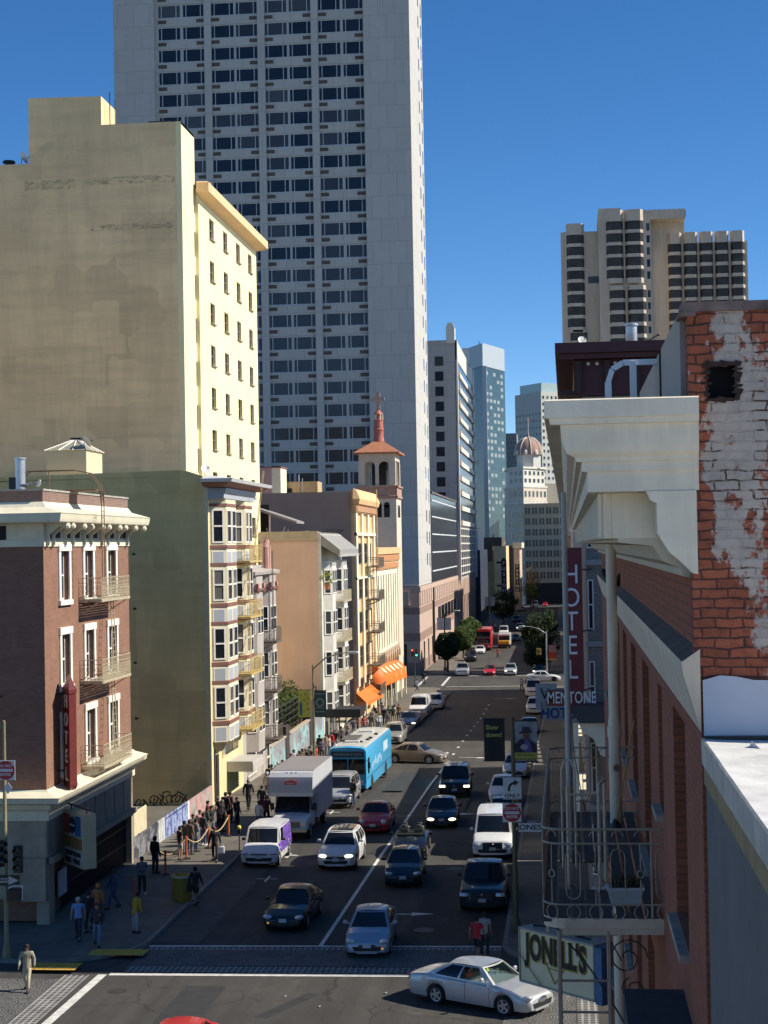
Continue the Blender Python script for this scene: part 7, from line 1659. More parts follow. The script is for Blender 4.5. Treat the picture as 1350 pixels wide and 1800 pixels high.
bus(851, 1144, 10.0, 'red double-deck tour bus far down the street', BRED, plain('red_bus_roof', (.35, .10, .09), .6), H=4.0, double=True, detail=False)
p = G(886, 1140); yt = thing('delivery_truck', 'white delivery truck with a yellow bonnet far down the street', 'truck', (p.x, p.y+3.5, zg(p.y)))
mb = MB(); mb.bevbox(-1.15, 1.15, -2.2, 3.5, .6, 2.7, .08); mb.build('cargo_box', WHITEP, yt); mb = MB(); mb.bevbox(-1.05, 1.05, -3.5, -2.21, .5, 1.45, .1); mb.build('bonnet', paint('yellow_paint', (.70, .42, .03), .35), yt); mb = MB(); mb.box(-1.0, 1.0, -2.26, -2.205, 1.5, 2.3); mb.build('windshield', CARGL, yt); mb = MB(); mb.bevbox(-1.1, 1.1, -3.62, -3.5, .4, .8, .03); mb.build('bumper', TRIM, yt)
for s in (-1, 1):
    for c_ in (-2.6, 2.2): wheel(yt, s*1.0, c_, .42, .28, s, False)
# ================================================================== trees, planting
def leafmat(name, c):
    if name in MATS: return MATS[name]
    m, nt, b = _nodes(name); v = _coord(nt); b.inputs['Roughness'].default_value = .8; b.inputs['Specular IOR Level'].default_value = .15
    f = _noise(nt, v, 1.3, 3); nt.links.new(_ramp(nt, f, [(.3, sc(c, .55)), (.5, c), (.72, (min(1, c[0]*1.9), min(1, c[1]*1.6), c[2]*1.2))]), b.inputs['Base Color'])
    MATS[name] = m; return m
BARK = plain('bark', (.09, .07, .055), .9, var=.3, scale=5)
def leaves(mb, c, rx, rz, n, size, seed, shell=.45, clumps=14):
    r_ = random.Random(seed); cl = []
    for k in range(clumps):
        d = Vector((r_.gauss(0, 1), r_.gauss(0, 1), r_.gauss(0, 1))).normalized(); q = r_.uniform(.45, .95)
        cl.append((Vector((d.x*rx*q, d.y*rx*q, d.z*rz*q)), r_.uniform(.25, .5)))
    for i in range(n):
        if cl and r_.random() < .72:
            b_, w = r_.choice(cl); d = Vector((r_.gauss(0, 1), r_.gauss(0, 1), r_.gauss(0, 1))).normalized(); p = b_+Vector((d.x*rx, d.y*rx, d.z*rz))*w*r_.uniform(.5, 1)
        else:
            d = Vector((r_.gauss(0, 1), r_.gauss(0, 1), r_.gauss(0, 1))).normalized(); q = (1-shell*r_.random()**2)*(1+.14*math.sin(5*d.x+seed)*math.sin(4*d.z+2*d.y)); p = Vector((d.x*rx*q, d.y*rx*q, d.z*rz*q))
        p = p+Vector(c); t = Vector((r_.gauss(0, 1), r_.gauss(0, 1), r_.gauss(0, .6))).normalized(); s = t.orthogonal().normalized(); L = size*r_.uniform(.6, 1.3)
        mb.poly([p-s*L*.3, p+t*L*.5-s*L*.05, p+s*L*.3, p-t*L*.5])
def tree(label, x, y, zc, rx, rz, mat, n=1600, size=.35, seed=1, group=None, clumps=14, shell=.4, name='tree'):
    g = zg(y)+.14; t = thing(name, label, 'tree', (x, y, g), 0, group); h = zc-g
    mb = MB(); mb.tube([(0, 0, 0), (.05, 0, h*.3), (0, .04, h*.62), (.03, 0, h)], [.20, .16, .13, .06], 8)
    for k in range(7): a = k*.9; mb.tube([(0, 0, h*.55), (rx*.3*math.cos(a), rx*.3*math.sin(a), h*.8), (rx*.75*math.cos(a), rx*.75*math.sin(a), h+rz*.35*math.sin(k*2.1))], [.09, .06, .02], 5)
    mb.build('trunk', BARK, t)
    mb = MB(); leaves(mb, (0, 0, h), rx, rz, n, size, seed, shell, clumps); mb.build('crown', mat, t, fix=False); return t
LG, LD, LA = leafmat('leaf_green', (.055, .085, .025)), leafmat('leaf_dark', (.022, .036, .014)), leafmat('leaf_autumn', (.17, .12, .035))
for px, py, Y, r, s, lb in ((786, 1134, 258, 2.1, 2, 'dark clipped round street tree nearest the far crossing'), (814, 1121, 292, 2.2, 3, 'clipped street tree behind the dark round one'), (826, 1107, 318, 2.3, 4, 'farthest clipped tree, bright in the sun')):
    c = PY(px, py, Y); tree(lb, c.x, Y, c.z, r*.9, r*.95, LG if s > 2 else LD, 5200, .38, s, 'clipped street trees', 0, .22)
for k, (px, py, Y, rx, rz, m_, lb, n) in enumerate(((951, 1118, 268, 2.9, 3.9, LD, 'large dark leafy tree on the right past the far crossing', 5200), (944, 1152, 258, 2.0, 1.9, LD, 'lower dark tree crown over the parked car on the right', 2600), (884, 1062, 400, 3.4, 3.0, LD, 'dark broad tree before the small cream hotel', 3400), (936, 1020, 540, 2.8, 4.6, LA, 'thin yellowing tree at the end of the street', 1100), (932, 1042, 520, 3.2, 2.6, LG, 'green tree below the yellowing one at the street end', 1100))):
    c = PY(px, py, Y); tree(lb, c.x, Y, c.z, rx, rz, m_, n, .42, 20+k, None, 18, .5)
bs = site('bush', 'dense dark green shrubs behind the garden railings below the salmon wall', 'shrubs', (-24.5, 138, -.7)); mb = MB()
for k in range(7): leaves(mb, (-25.4+.4*(k % 3), 128+k*3.6, 2.0+.5*(k % 2)), 2.2, 2.0, 1500, .30, 60+k, .4, 16)
mb.build('foliage', leafmat('leaf_bush', (.045, .065, .018)), bs, fix=False)
mb = MB()
for k in range(7): mb.tube([(-25.5, 128+k*3.6, -1), (-25.4, 128.4+k*3.6, .8)], [.08, .03], 5)
mb.build('stems', BARK, bs)
pt = site('potted_plant', 'small yellow-green plant on a balcony of the salmon building', 'plant', (-20.6, 158, 10.9)); c = PX(575, 1018, -20.6); mb = MB(); leaves(mb, (c.x, c.y, c.z+.1), .6, .7, 130, .25, 5); mb.build('foliage', leafmat('leaf_lime', (.20, .22, .05)), pt, fix=False); mb = MB(); mb.lathe([(.2, -.9), (.28, -.4)], (c.x, c.y, c.z), 10, caps=True); mb.build('pot', TERRA, pt)

# ================================================================== fences and walls along the left pavement
f1 = site('mural_fence', 'plywood fence with dark, blue-photo and grey mural panels in front of the vacant lot', 'fence', (-22, 94, 0))
ys_ = [84.95, 90.4, 91.6, 97.5, 98.0, 104.3]
ht = PX(300, 1430, -22).z
def mural(name, c1, c2, scale):
    m, nt, b = _nodes(name); v = _coord(nt); f = _noise(nt, v, scale, 4, .65); f2 = _noise(nt, v, scale*2.7, 3)
    c = _mix(nt, _ramp(nt, f, [(.44, (0, 0, 0)), (.52, (1, 1, 1))]), c1, c2); c = _mix(nt, _ramp(nt, f2, [(.55, (0, 0, 0)), (.62, (.7,)*3)]), c, sc(c2, .5)); nt.links.new(c, b.inputs['Base Color']); b.inputs['Roughness'].default_value = .8; MATS[name] = m; return m
for (y0, y1), mt, nm in zip(zip(ys_, ys_[1:]), (mural('mural_dark', (.04, .045, .055), (.20, .20, .21), 1.1), mural('mural_white', (.58, .58, .55), (.40, .41, .40), 1.2), plain('panel_white', (.66, .67, .68), .6, var=.04), MATS['panel_white'], mural('mural_grey', (.33, .32, .29), (.48, .26, .24), .55)), ('dark_mural_panel', 'white_painted_panel', 'poster_backing', 'white_strip', 'grey_mural_panel')):
    mb = MB(); mb.box(-22.1, -22.0, y0, y1-.02, -.1, ht); mb.build(nm, mt, f1)
BPH = mural('blue_photo', (.10, .13, .32), (.30, .36, .55), 2.3)
for i in range(4):
    for z0, z1 in ((1.35, ht-.12), (.1, 1.22)): mb = MB(); mb.box(-21.999, -21.97, 91.8+i*1.42, 93.12+i*1.42, z0, z1); mb.build('photo_poster', BPH, f1)
mb = MB(); [mb.box(-22.25, -22.11, y, y+.12, -.1, ht-.05) for y in range(85, 105, 2)]; mb.split('fence_post', plain('raw_wood', (.2, .15, .1), .9), f1)
cb_ = site('cream_board', 'rounded cream board standing above the dark end of the mural fence', 'board', (-22.6, 86, 2)); a = PX(234, 1428, -22.5); c = PX(257, 1462, -22.5); mb = MB(); mb.bevbox(-22.55, -22.45, a.y, c.y, .5, a.z, .04); mb.build('board', plain('cream_board2', (.60, .52, .34), .7), cb_)
# graffiti on the olive wall
mb = MB(); gr = random.Random(3); YG = 104.395
def scrib(px0, px1, py, amp, loops):
    p = [PY(px0+(px1-px0)*k/(loops*8)+3*math.sin(k*1.3), py+amp*math.sin(k*.8+gr.random())*gr.uniform(.6, 1.1), YG) for k in range(loops*8+1)]; mb.tube(p, .035, 4)
scrib(236, 258, 1412, 9, 2); scrib(262, 300, 1406, 9, 4); scrib(300, 330, 1404, 8, 3); scrib(246, 285, 1420, 5, 2); scrib(280, 322, 1396, 5, 2)
mb.build('graffiti', plain('spray_black', (.03, .028, .02), .8), b2)
mb = MB()
for px, py in ((235, 974), (237, 1070), (238, 1165), (240, 1263)): p = PY(px, py, YG); mb.box(p.x-.09, p.x+.09, YG-.06, YG, p.z-.06, p.z+.06)
mb.build('wall_vent', BLACK, b2)
f2 = site('garden_wall', 'low painted garden wall with grey and teal panels, railings and a dark gate', 'wall', (-22, 139, -1))
TE = mural('mural_teal', (.27, .47, .47), (.25, .25, .26), .5)
for y0, y1 in ((125.1, 132.0), (134.0, 144.5), (147.0, 153.1)):
    mb = MB(); mb.box(-22.15, -22.0, y0, y1, -2, zg(139)+2.1); mb.build('wall_panel', TE, f2)
    mb = MB(); mb.box(-22.25, -21.9, y0-.05, y1+.05, zg(139)+2.1, zg(139)+2.22); mb.build('coping', plain('tan_coping2', (.42, .34, .26), .8), f2)
for y in (132.1, 144.6): mb = MB(); mb.box(-22.5, -21.95, y, y+1.7, -2, zg(139)+(3.6 if y > 140 else 2.9)); mb.build('gate_pier', plain('dark_brown_pier', (.05, .04, .035), .7), f2)
mb = MB()
for z in (2.5, 3.0, 3.5, 4.0, 4.4): mb.tube([(-22.6, 125.3, zg(139)+z-.1), (-22.6, 153, zg(139)+z-.1)], .05, 5)
for i in range(15): mb.box(-22.64, -22.56, 125.4+i*1.95, 125.48+i*1.95, -1, zg(139)+4.35)
mb.build('railing', BLACK, f2)

# ================================================================== signs, lamps, signals
OPOLE = plain('olive_pole', (.25, .22, .12), .6, .2, var=.12, scale=3, streak=.15)
SRED = plain('sign_red', (.42, .02, .025), .45); SWH = plain('sign_white', (.62, .62, .60), .5, var=.05); SBK = plain('sign_black', (.015, .015, .016), .5)
def pole(label, x, y, h, arm=None, r=.10, name='street_lamp', cat='street lamp', lamp=True, mat=None, tz=0):
    g = zg(y)+.14; t = thing(name, label, cat, (x, y, g)); mb = MB(); mb.lathe([(r*2, 0), (r*2, .1), (r*1.4, .5), (r, .55), (r*.7, h), (.01, h+.05)], n=12, caps=True); mb.build('pole', mat or OPOLE, t, 35)
    if arm:
        ax, az = arm; mb = MB(); mb.tube([(0, 0, h-.3), (ax*.35, 0, h+az*.55), (ax*.7, 0, h+az*.92), (ax, 0, h+az)], [.06, .05, .045, .04], 7); mb.build('arm', mat or OPOLE, t, 40)
        if lamp: mb = MB(); mb.M = Matrix.Translation((ax, 0, h+az)); mb.ball((math.copysign(.32, ax), 0, .0), .48, .17, .11, 12, 8); mb.build('lamp_head', GALV, t, 50)
    return t
def dne(label, Yp, px0, py0, px1, py1):
    a, c = PY(px0, py0, Yp), PY(px1, py1, Yp); cx, cz = (a.x+c.x)/2, (a.z+c.z)/2; w = (c.x-a.x)
    t = thing('do_not_enter_sign', label, 'road sign', (cx, Yp, cz)); mb = MB(); mb.bevbox(-w/2, w/2, -.02, .0, -w/2, w/2, .005); mb.build('panel', SWH, t)
    mb = MB(); mb.lathe([(w*.48, -.022), (w*.48, -.028), (.001, -.028)], n=32, axis='Y', caps=True); mb.build('red_disc', SRED, t); mb = MB(); mb.box(-w*.38, w*.38, -.034, -.029, -w*.075, w*.075); mb.build('white_bar', SWH, t)
    text('DO NOT', w*.19, (0, -.03, w*.22), R(90), 0, SWH, t, weight=.004, ext=.003); text('ENTER', w*.19, (0, -.03, -w*.22), R(90), 0, SWH, t, weight=.004, ext=.003)
def signal(label, x, y, z, lit=None, body=None, rz=0):
    t = thing('traffic_signal', label, 'traffic light', (x, y, z), rz); mb = MB(); mb.bevbox(-.17, .17, -.12, .12, -.52, .52, .03); mb.build('housing', body or SBK, t)
    for k, (nm, cz) in enumerate((('red', .33), ('amber', 0), ('green', -.33))):
        em = {'red': (1, .06, .03), 'green': (.05, .9, .35)}
        mm = plain('signal_'+nm+'_lit', em[nm], .3, var=0, emit=3.0) if lit == nm else plain('signal_dark_lens', (.03, .028, .028), .25, var=0)
        mb = MB(); mb.lathe([(.12, -.125), (.06, -.14), (.005, -.145)], (0, 0, cz), 14, 'Y', caps=True); mb.build('lens', mm, t, 60)
        mb = MB(); mb.grid([[(.135*math.cos(a), yy, cz+.135*math.sin(a)) for a in [R(-20)+k2*R(22) for k2 in range(11)]] for yy in (-.12, -.34)]); mb.build('visor', body or SBK, t)
    return t
# left corner pole with signs
pp_ = G(12, 1690); YL = 64.9
t = pole('olive signal pole at the left corner with a lamp arm reaching left', pp_.x, YL, PY(12, 1268, YL).z-.14, (-2.2, .9), .09, 'signal_pole', 'pole', True)
dne('red DO NOT ENTER disc on the left corner pole', YL-.14, -7, 1337, 27, 1371)
c = PY(14, 1385, YL-.13); t = thing('diamond_sign', 'small white diamond plate under the left DO NOT ENTER disc', 'road sign', (c.x, YL-.13, c.z)); mb = MB(); mb.prism([(-.17, 0), (0, -.24), (.17, 0), (0, .24)], 'Y', -.02, 0); mb.build('panel', SWH, t)
a, c = PY(-30, 1538, YL-.15), PY(35, 1557, YL-.15); t = thing('one_way_sign', 'black ONE WAY arrow sign on the left corner pole', 'road sign', ((a.x+c.x)/2, YL-.15, (a.z+c.z)/2)); w, h_ = c.x-a.x, a.z-c.z
mb = MB(); mb.bevbox(-w/2, w/2, -.02, 0, -h_/2, h_/2, .005); mb.build('panel', SBK, t); mb = MB(); mb.prism([(-w*.46, -h_*.20), (w*.20, -h_*.20), (w*.20, -h_*.42), (w*.47, 0), (w*.20, h_*.42), (w*.20, h_*.20), (-w*.46, h_*.20)], 'Y', -.026, -.021); mb.build('white_arrow', plain('dull_white', (.42, .42, .41), .5), t); text('ONE WAY', h_*.34, (-.1, -.028, 0), R(90), 0, SBK, t, sx=1.2, weight=.008, ext=.003)
c = PY(32, 1510, YL-.2); signal('black traffic light hanging right of the left corner pole', c.x, YL-.2, c.z)
c = PY(2, 1500, YL-.2); signal('black traffic light at the very left edge, left of the corner pole', c.x-.1, YL-.2, c.z, rz=R(70))
c = PY(27, 1572, YL-.2); t = thing('pedestrian_signal', 'dark pedestrian signal box under the ONE WAY sign', 'pedestrian signal', (c.x, YL-.2, c.z)); mb = MB(); mb.bevbox(-.25, .25, -.15, .15, -.22, .22, .03); mb.build('housing', SBK, t); mb = MB(); mb.tube([(-.3, .1, .2), (-.1, .05, .32), (.27, .02, .32), (.27, 0, -.2)], .035, 6); mb.build('bracket', SWH, t); mb = MB(); mb.box(-.2, .2, -.165, -.151, -.17, .17); mb.build('face', plain('signal_dark_lens2', (.02, .02, .02), .2, var=0), t)
# right corner pole
pr_ = G(908, 1642); YRr = 70.0
pole('dark olive street pole at the right corner carrying banners and turn signs', pr_.x, YRr, PY(895, 1262, YRr).z-.14, None, .11, 'signal_pole', 'pole', False, plain('dark_olive_pole', (.13, .115, .06), .6, .2, var=.1))
YS_ = YRr-.14
a, c = PY(884, 1366, YS_), PY(917, 1405, YS_); t = thing('turn_sign', 'white ONLY sign with a black right-turn arrow', 'road sign', ((a.x+c.x)/2, YS_, (a.z+c.z)/2)); w, h_ = c.x-a.x, a.z-c.z
mb = MB(); mb.bevbox(-w/2, w/2, -.02, 0, -h_/2, h_/2, .005); mb.build('panel', SWH, t); mb = MB(); mb.box(-w/2+.02, w/2-.02, -.024, -.021, h_/2-.035, h_/2-.02); mb.box(-w/2+.02, w/2-.02, -.024, -.021, -h_/2+.02, -h_/2+.035); mb.build('border', SBK, t)
mb = MB(); P_ = [(-.14+.0, -.12), (-.14, .0), (-.10, .12), (-.02, .19), (.10, .22)]
for q, r_ in zip(P_, P_[1:]): mb.tube([(q[0], -.024, q[1]), (r_[0], -.024, r_[1])], .045, 6)
mb.prism([(.06, .34), (.27, .25), (.08, .10)], 'Y', -.05, -.021); mb.build('arrow', SBK, t); text('ONLY', .20, (0, -.022, -h_*.34), R(90), 0, SBK, t, sx=1.15, weight=.006, ext=.003)
dne('red DO NOT ENTER disc under the ONLY sign on the right pole', YS_, 883, 1411, 917, 1446)
a, c = PY(910, 1447, YS_), PY(952, 1462, YS_); t = thing('street_name_sign', 'white street name sign reading JONES beside the right pole', 'street sign', ((a.x+c.x)/2, YS_, (a.z+c.z)/2)); w, h_ = c.x-a.x, a.z-c.z; mb = MB(); mb.box(-w/2, w/2, -.015, .015, -h_/2, h_/2); mb.build('panel', SWH, t); text('JONES', h_*.85, (-.02, -.02, -.0), R(90), 0, SBK, t, sx=1.2, weight=.006, ext=.003); mb = MB(); mb.box(-w*.1, w*.3, -.014, .014, h_/2+.01, h_/2+.10); mb.build('block_plate', plain('plate_grey', (.25, .25, .26), .5), t)
YB_ = YRr
def banner(label, Yp, px0, py0, px1, py1, mat, words=None, extra=None, name='banner'):
    a, c = PY(px0, py0, Yp), PY(px1, py1, Yp); t = thing(name, label, 'banner', ((a.x+c.x)/2, Yp, c.z)); w, h_ = c.x-a.x, a.z-c.z
    mb = MB(); mb.grid([[(x*w, .02*math.sin(x*5)+.015*math.sin(z*4), z*h_) for x in [-.5+i/6 for i in range(7)]] for z in [k/8 for k in range(9)]]); mb.build('cloth', mat, t, 40)
    mb = MB(); mb.tube([(-w/2-.05, 0, h_+.01), (w/2+.05, 0, h_+.01)], .02, 5); mb.tube([(-w/2-.05, 0, -.01), (w/2+.05, 0, -.01)], .02, 5); mb.build('banner_arm', SBK, t)
    return t, w, h_
t, w, h_ = banner('black Slow down! banner with yellow-green words', YB_, 850, 1264, 888, 1337, plain('banner_black', (.018, .018, .02), .7, var=.1)); YG_ = plain('yellow_green_ink', (.42, .44, .10), .6)
text('Slow', .26, (-w*.40, -.05, h_*.80), R(90), 0, YG_, t, align='LEFT', weight=.006); text('down!', .26, (-w*.40, -.05, h_*.62), R(90), 0, YG_, t, align='LEFT', weight=.006)
t, w, h_ = banner('banner with a portrait in a dark hat above a yellow strip', YB_, 902, 1268, 945, 1338, plain('banner_grey', (.30, .31, .33), .7, var=.3, scale=3))
mb = MB(); mb.box(-w/2+.01, w/2-.01, -.05, -.04, .05, h_*.22); mb.build('yellow_strip', plain('strip_yellow', (.38, .36, .07), .6), t); text('No Line Here', .125, (0, -.055, h_*.16), R(90), 0, SBK, t, ext=.002, sx=.95)
mb = MB()
for i in range(9): mb.prism([(-w*.46+i*w*.105, .06), (-w*.41+i*w*.105, .06), (-w*.38+i*w*.105, .12), (-w*.43+i*w*.105, .12)], 'Y', -.054, -.051)
mb.build('chevrons', SBK, t)
def flat(nm, pts, mat, d0, d1): q = MB(); q.prism(pts, 'Y', d0, d1); q.build(nm, mat, t)
el = lambda cx, cz, rx, rz, n=16: [(cx+rx*math.cos(2*math.pi*k/n), cz+rz*math.sin(2*math.pi*k/n)) for k in range(n)]
flat('printed_coat', [(-w*.48, h_*.23), (w*.48, h_*.23), (w*.44, h_*.42), (w*.15, h_*.56), (-w*.2, h_*.56), (-w*.45, h_*.42)], plain('print_navy', (.025, .022, .05), .7), -.05, -.045)
flat('printed_shirt', [(-w*.1, h_*.24), (w*.28, h_*.24), (w*.16, h_*.54), (-w*.02, h_*.54)], plain('print_purple', (.13, .08, .25), .7), -.056, -.051)
flat('printed_hand', el(-w*.05, h_*.36, w*.16, h_*.07), plain('print_pale', (.36, .33, .36), .7), -.062, -.057)
flat('printed_face', el(w*.04, h_*.64, w*.13, h_*.10), plain('print_skin', (.17, .07, .05), .7), -.056, -.051)
flat('printed_hat', [(-w*.30, h_*.69), (w*.30, h_*.72), (w*.20, h_*.78), (w*.16, h_*.86), (-w*.10, h_*.86), (-w*.14, h_*.77)], plain('print_hat', (.03, .028, .05), .7), -.064, -.058)
# left lamp with two banners
pl_ = G(553, 1362); t = pole('tall street lamp with a curved arm between two banners on the left', pl_.x, pl_.y, PY(545, 1172, pl_.y).z-zg(pl_.y), (2.6, .85), .10)
YLb = pl_.y
t, w, h_ = banner('yellow-green banner dotted with dark shapes left of the street lamp', YLb, 524, 1213, 546, 1261, plain('banner_lime', (.52, .52, .08), .7, var=.12, scale=3)); 
for k, (x, z) in enumerate(((-.3, .8), (.1, .85), (.3, .7), (0, .62), (.25, .5), (.3, .3))): flat('printed_dot', el(x*w, z*h_, w*.08, w*.09, 8), plain('dot_olive', (.22, .18, .04), .7), -.05, -.045)
flat('printed_bottle', [(-w*.4, h_*.08), (-w*.2, h_*.08), (-w*.2, h_*.5), (-w*.3, h_*.62), (-w*.4, h_*.5)], plain('bottle_blue', (.03, .14, .20), .7), -.05, -.045)
t, w, h_ = banner('dark green banner with pale lettering right of the street lamp', YLb, 551, 1214, 574, 1260, plain('banner_green', (.03, .065, .062), .7, var=.1)); PG = plain('pale_green_ink', (.18, .26, .25), .7)
for z, s in ((.86, .28), (.18, .24)): mb = MB(); mb.box(-w*.36, w*.36, -.05, -.045, h_*z, h_*z+.07); mb.build('printed_line', PG, t)
mb = MB(); mb.lathe([(w*.34, -.045), (w*.34, -.05), (w*.22, -.05), (w*.22, -.045)], (0, 0, h_*.55), 16, 'Y'); mb.build('printed_ring', PG, t); mb = MB(); mb.box(-w*.3, w*.3, -.052, -.046, h_*.33, h_*.36); mb.build('printed_line', PG, t)
# far lamps and signals
x_ = PY(962, 1212, 245).x; pole('silver street lamp with an arm to the left by the far right tree', x_, 246, PY(958, 1112, 246).z-zg(246), (-3.2, .8), .12, mat=GALV)
t, w, h_ = banner('red and yellow banner on the far right street lamp', 246, 964, 1134, 978, 1161, plain('banner_red', (.40, .035, .02), .7, var=.25)); mb = MB(); mb.box(-w/2, w/2, -.05, -.04, .0, h_*.14); mb.build('yellow_strip', plain('strip_amber', (.50, .28, .05), .6), t); mb = MB(); mb.box(-w*.45, w*.45, -.05, -.04, h_*.55, h_*.98); mb.build('printed_picture', plain('print_mauve', (.30, .16, .15), .7, var=.4, scale=4), t)
t = thing('diamond_sign', 'grey back of a diamond warning sign by the far right lamp', 'road sign', (PY(962, 1189, 243).x, 243, PY(962, 1189, 243).z)); mb = MB(); mb.prism([(-.75, 0), (0, -.75), (.75, 0), (0, .75)], 'Y', -.02, .02); mb.build('panel', plain('sign_back', (.30, .30, .29), .5, .3), t)
t = thing('traffic_signal', 'yellow-bodied signal seen against the far right tree', 'traffic light', (PY(947, 1145, 252).x, 252, PY(947, 1145, 252).z)); mb = MB(); [mb.bevbox(-.36+i*.38, -.04+i*.38, -.1, .1, -.5+k*.52, -.06+k*.52, .03) for i in (0, 1) for k in (0, 1)]; mb.build('housing', plain('signal_yellow', (.40, .27, .05), .5), t)
for px, py, Y, pxt, pyt, lb in ((783, 1194, 262, 781, 1080, 'lamp post carrying blue-grey panels by the clipped tree'), (861, 1110, 372, 861, 1040, 'far lamp post carrying two pale panels')):
    b_ = PY(px, py, Y); pole(lb, b_.x, Y, PY(pxt, pyt, Y).z-zg(Y), (1.6 if Y < 300 else None, .4) if Y < 300 else None, .14, mat=SBK)
for Y, q, lb in ((262, (768, 1086, 780, 1107), 'blue-grey panel left of the post by the clipped tree'), (262, (782, 1086, 793, 1107), 'blue-grey panel right of the post by the clipped tree'), (372, (852, 1049, 860, 1065), 'pale panel left of the far lamp post'), (372, (862, 1049, 870, 1065), 'pale panel right of the far lamp post')): banner(lb, Y, *q, plain('panel_bluegrey', (.36, .38, .45), .7))
b_ = PY(730, 1214, 229); pole('dark signal pole at the far left corner by the church', b_.x, 229, PY(728, 1150, 229).z-zg(229), None, .09, 'signal_pole', 'pole', False, SBK)
c = PY(725, 1147, 229); signal('far signal showing red at the church corner', c.x, 228.8, c.z, 'red'); c = PY(731, 1147, 229); signal('far signal showing green at the church corner', c.x+.1, 228.8, c.z, 'green')
# parking meters, bin, delineators and ropes
p = G(421, 1502, .14); t = thing('parking_meter', 'grey parking meter with a yellow dome beside the purple van', 'parking meter', (p.x, p.y, .14)); mb = MB(); mb.tube([(0, 0, 0), (0, 0, 1.05)], .035, 8); mb.build('post', GALV, t); mb = MB(); mb.bevbox(-.10, .10, -.07, .07, 1.05, 1.32, .03); mb.build('head', BLACK, t); mb = MB(); mb.ball((0, 0, 1.38), .115, n=12, m=8); mb.build('dome', plain('meter_yellow', (.70, .58, .10), .4, var=.05), t, 60)
p = G(320, 1583, .14); t = thing('trash_can', 'yellow round litter bin on the shaded left pavement', 'litter bin', (p.x, p.y, .14)); mb = MB(); mb.lathe([(.40, 0), (.42, .05), (.43, 1.05), (.46, 1.06), (.46, 1.14), (.30, 1.16), (.28, 1.0)], n=20, caps=True); mb.build('drum', plain('bin_yellow', (.36, .25, .03), .6, var=.15, scale=4), t, 40); mb = MB(); [mb.box(.43*math.cos(a)-.012, .43*math.cos(a)+.012, .43*math.sin(a)-.012, .43*math.sin(a)+.012, .05, 1.04) for a in [k*math.pi/12 for k in range(24)]]; mb.build('slats', plain('bin_slat', (.28, .19, .025), .6), t); mb = MB(); mb.lathe([(.47, 1.07), (.47, 1.12)], n=20); mb.build('rim', SWH, t)
ORP = plain('delineator_orange', (.72, .13, .035), .55, var=.08); OG = 'orange delineator posts'
def delin(px, py, label, h=1.15, pav=True):
    p = G(px, py, .14 if pav else 0); t = thing('delineator_post', label, 'traffic post', (p.x, p.y, p.z), 0, OG); mb = MB(); mb.lathe([(.055, .06), (.055, h-.1), (.075, h-.06), (.06, h), (.02, h+.01)], n=12, caps=True); mb.build('post', ORP, t, 40); mb = MB(); mb.lathe([(.22, 0), (.22, .04), (.10, .08), (.06, .1)], n=12, caps=True); mb.build('base', BLACK, t, 40); return Vector((p.x, p.y, p.z+h-.08))
d1 = delin(328, 1510, 'orange post holding the rope at the near end of the queue'); d2 = delin(367, 1491, 'orange post at the far end of the roped queue'); d3 = delin(291, 1537, 'orange post in the shade by the dark end of the mural fence'); delin(686, 1346, 'orange post on the road behind the blue bus', 1.3, False)
d4 = delin(402, 1470, 'orange post among the dark-clothed people by the van'); delin(543, 1362, 'orange post beside the street lamp'); delin(509, 1374, 'orange post by the garden wall crowd'); d5 = delin(237, 1590, 'orange post beside the grey-shirted person in the shade')
ROPE = plain('rope_yellow', (.50, .37, .18), .8)
for a, c, lb in ((d1, d2, 'slack pale rope between the two sunlit orange posts'), (d2, d4, 'slack rope running to the post among the dark-clothed people'), (d1+Vector((-1.2, -1.0, -.5)), d1, 'rope end hanging towards the mural fence')):
    t = site('rope', lb, 'rope', a); mb = MB(); mb.tube([a.lerp(c, k/12)+Vector((0, 0, -.45*math.sin(math.pi*k/12))) for k in range(13)], .03, 6); mb.build('cord', ROPE, t)
# roof birds
def bird(label, x, y, z, rz, c, s=1.0, wingc=None):
    t = thing('bird', label, 'bird', (x, y, z), rz); mb = MB()
    mb.lathe([(.005, -.26), (.03, -.2), (.075, -.08), (.085, .02), (.07, .10), (.045, .15), (.048, .19), (.045, .22), (.012, .25), (.002, .30)], n=10, axis='Y', caps=True)
    for i, v in enumerate(mb.v): mb.v[i] = Vector((v.x*s, -v.y*s, (v.z+.15+(max(0, -(-v.y)-.0)*.0)+max(0, v.y-.08)*.75)*s))
    mb.build('body', plain('bird_'+str(c), c, .8), t, 60)
    mb = MB()
    for sx in (-.03, .03): mb.tube([(sx*s, 0, 0), (sx*s, 0, .1*s)], .008*s, 4)
    mb.build('legs', plain('bird_leg', (.4, .2, .08), .7), t)
    for sx in (-1, 1): q = MB(); q.ball((sx*.075*s, .03*s, .17*s), .02*s, .16*s, .055*s, 8, 6); q.build('wing', plain('bird_w'+str(c), wingc or sc(c, .8), .8), t)
c = PX(74, 852, -22.2); bird('white gull standing on the brown hotel parapet corner', -22.3, 71.0, 18.5, .6, (.68, .68, .66), 1.3, (.35, .36, .38)); bird('grey pigeon beside the gull on the brown hotel parapet', -22.8, 70.85, 18.5, 2.0, (.13, .14, .17), 1.0)
bird('black pigeon on the pale string course behind the drainpipe', WX-.07, 31.2, 14.93, .3, (.02, .02, .022), 1.1); bird('second dark pigeon farther along the pale string course', WX-.07, 36.6, 14.93, -.5, (.025, .025, .03), 1.1)

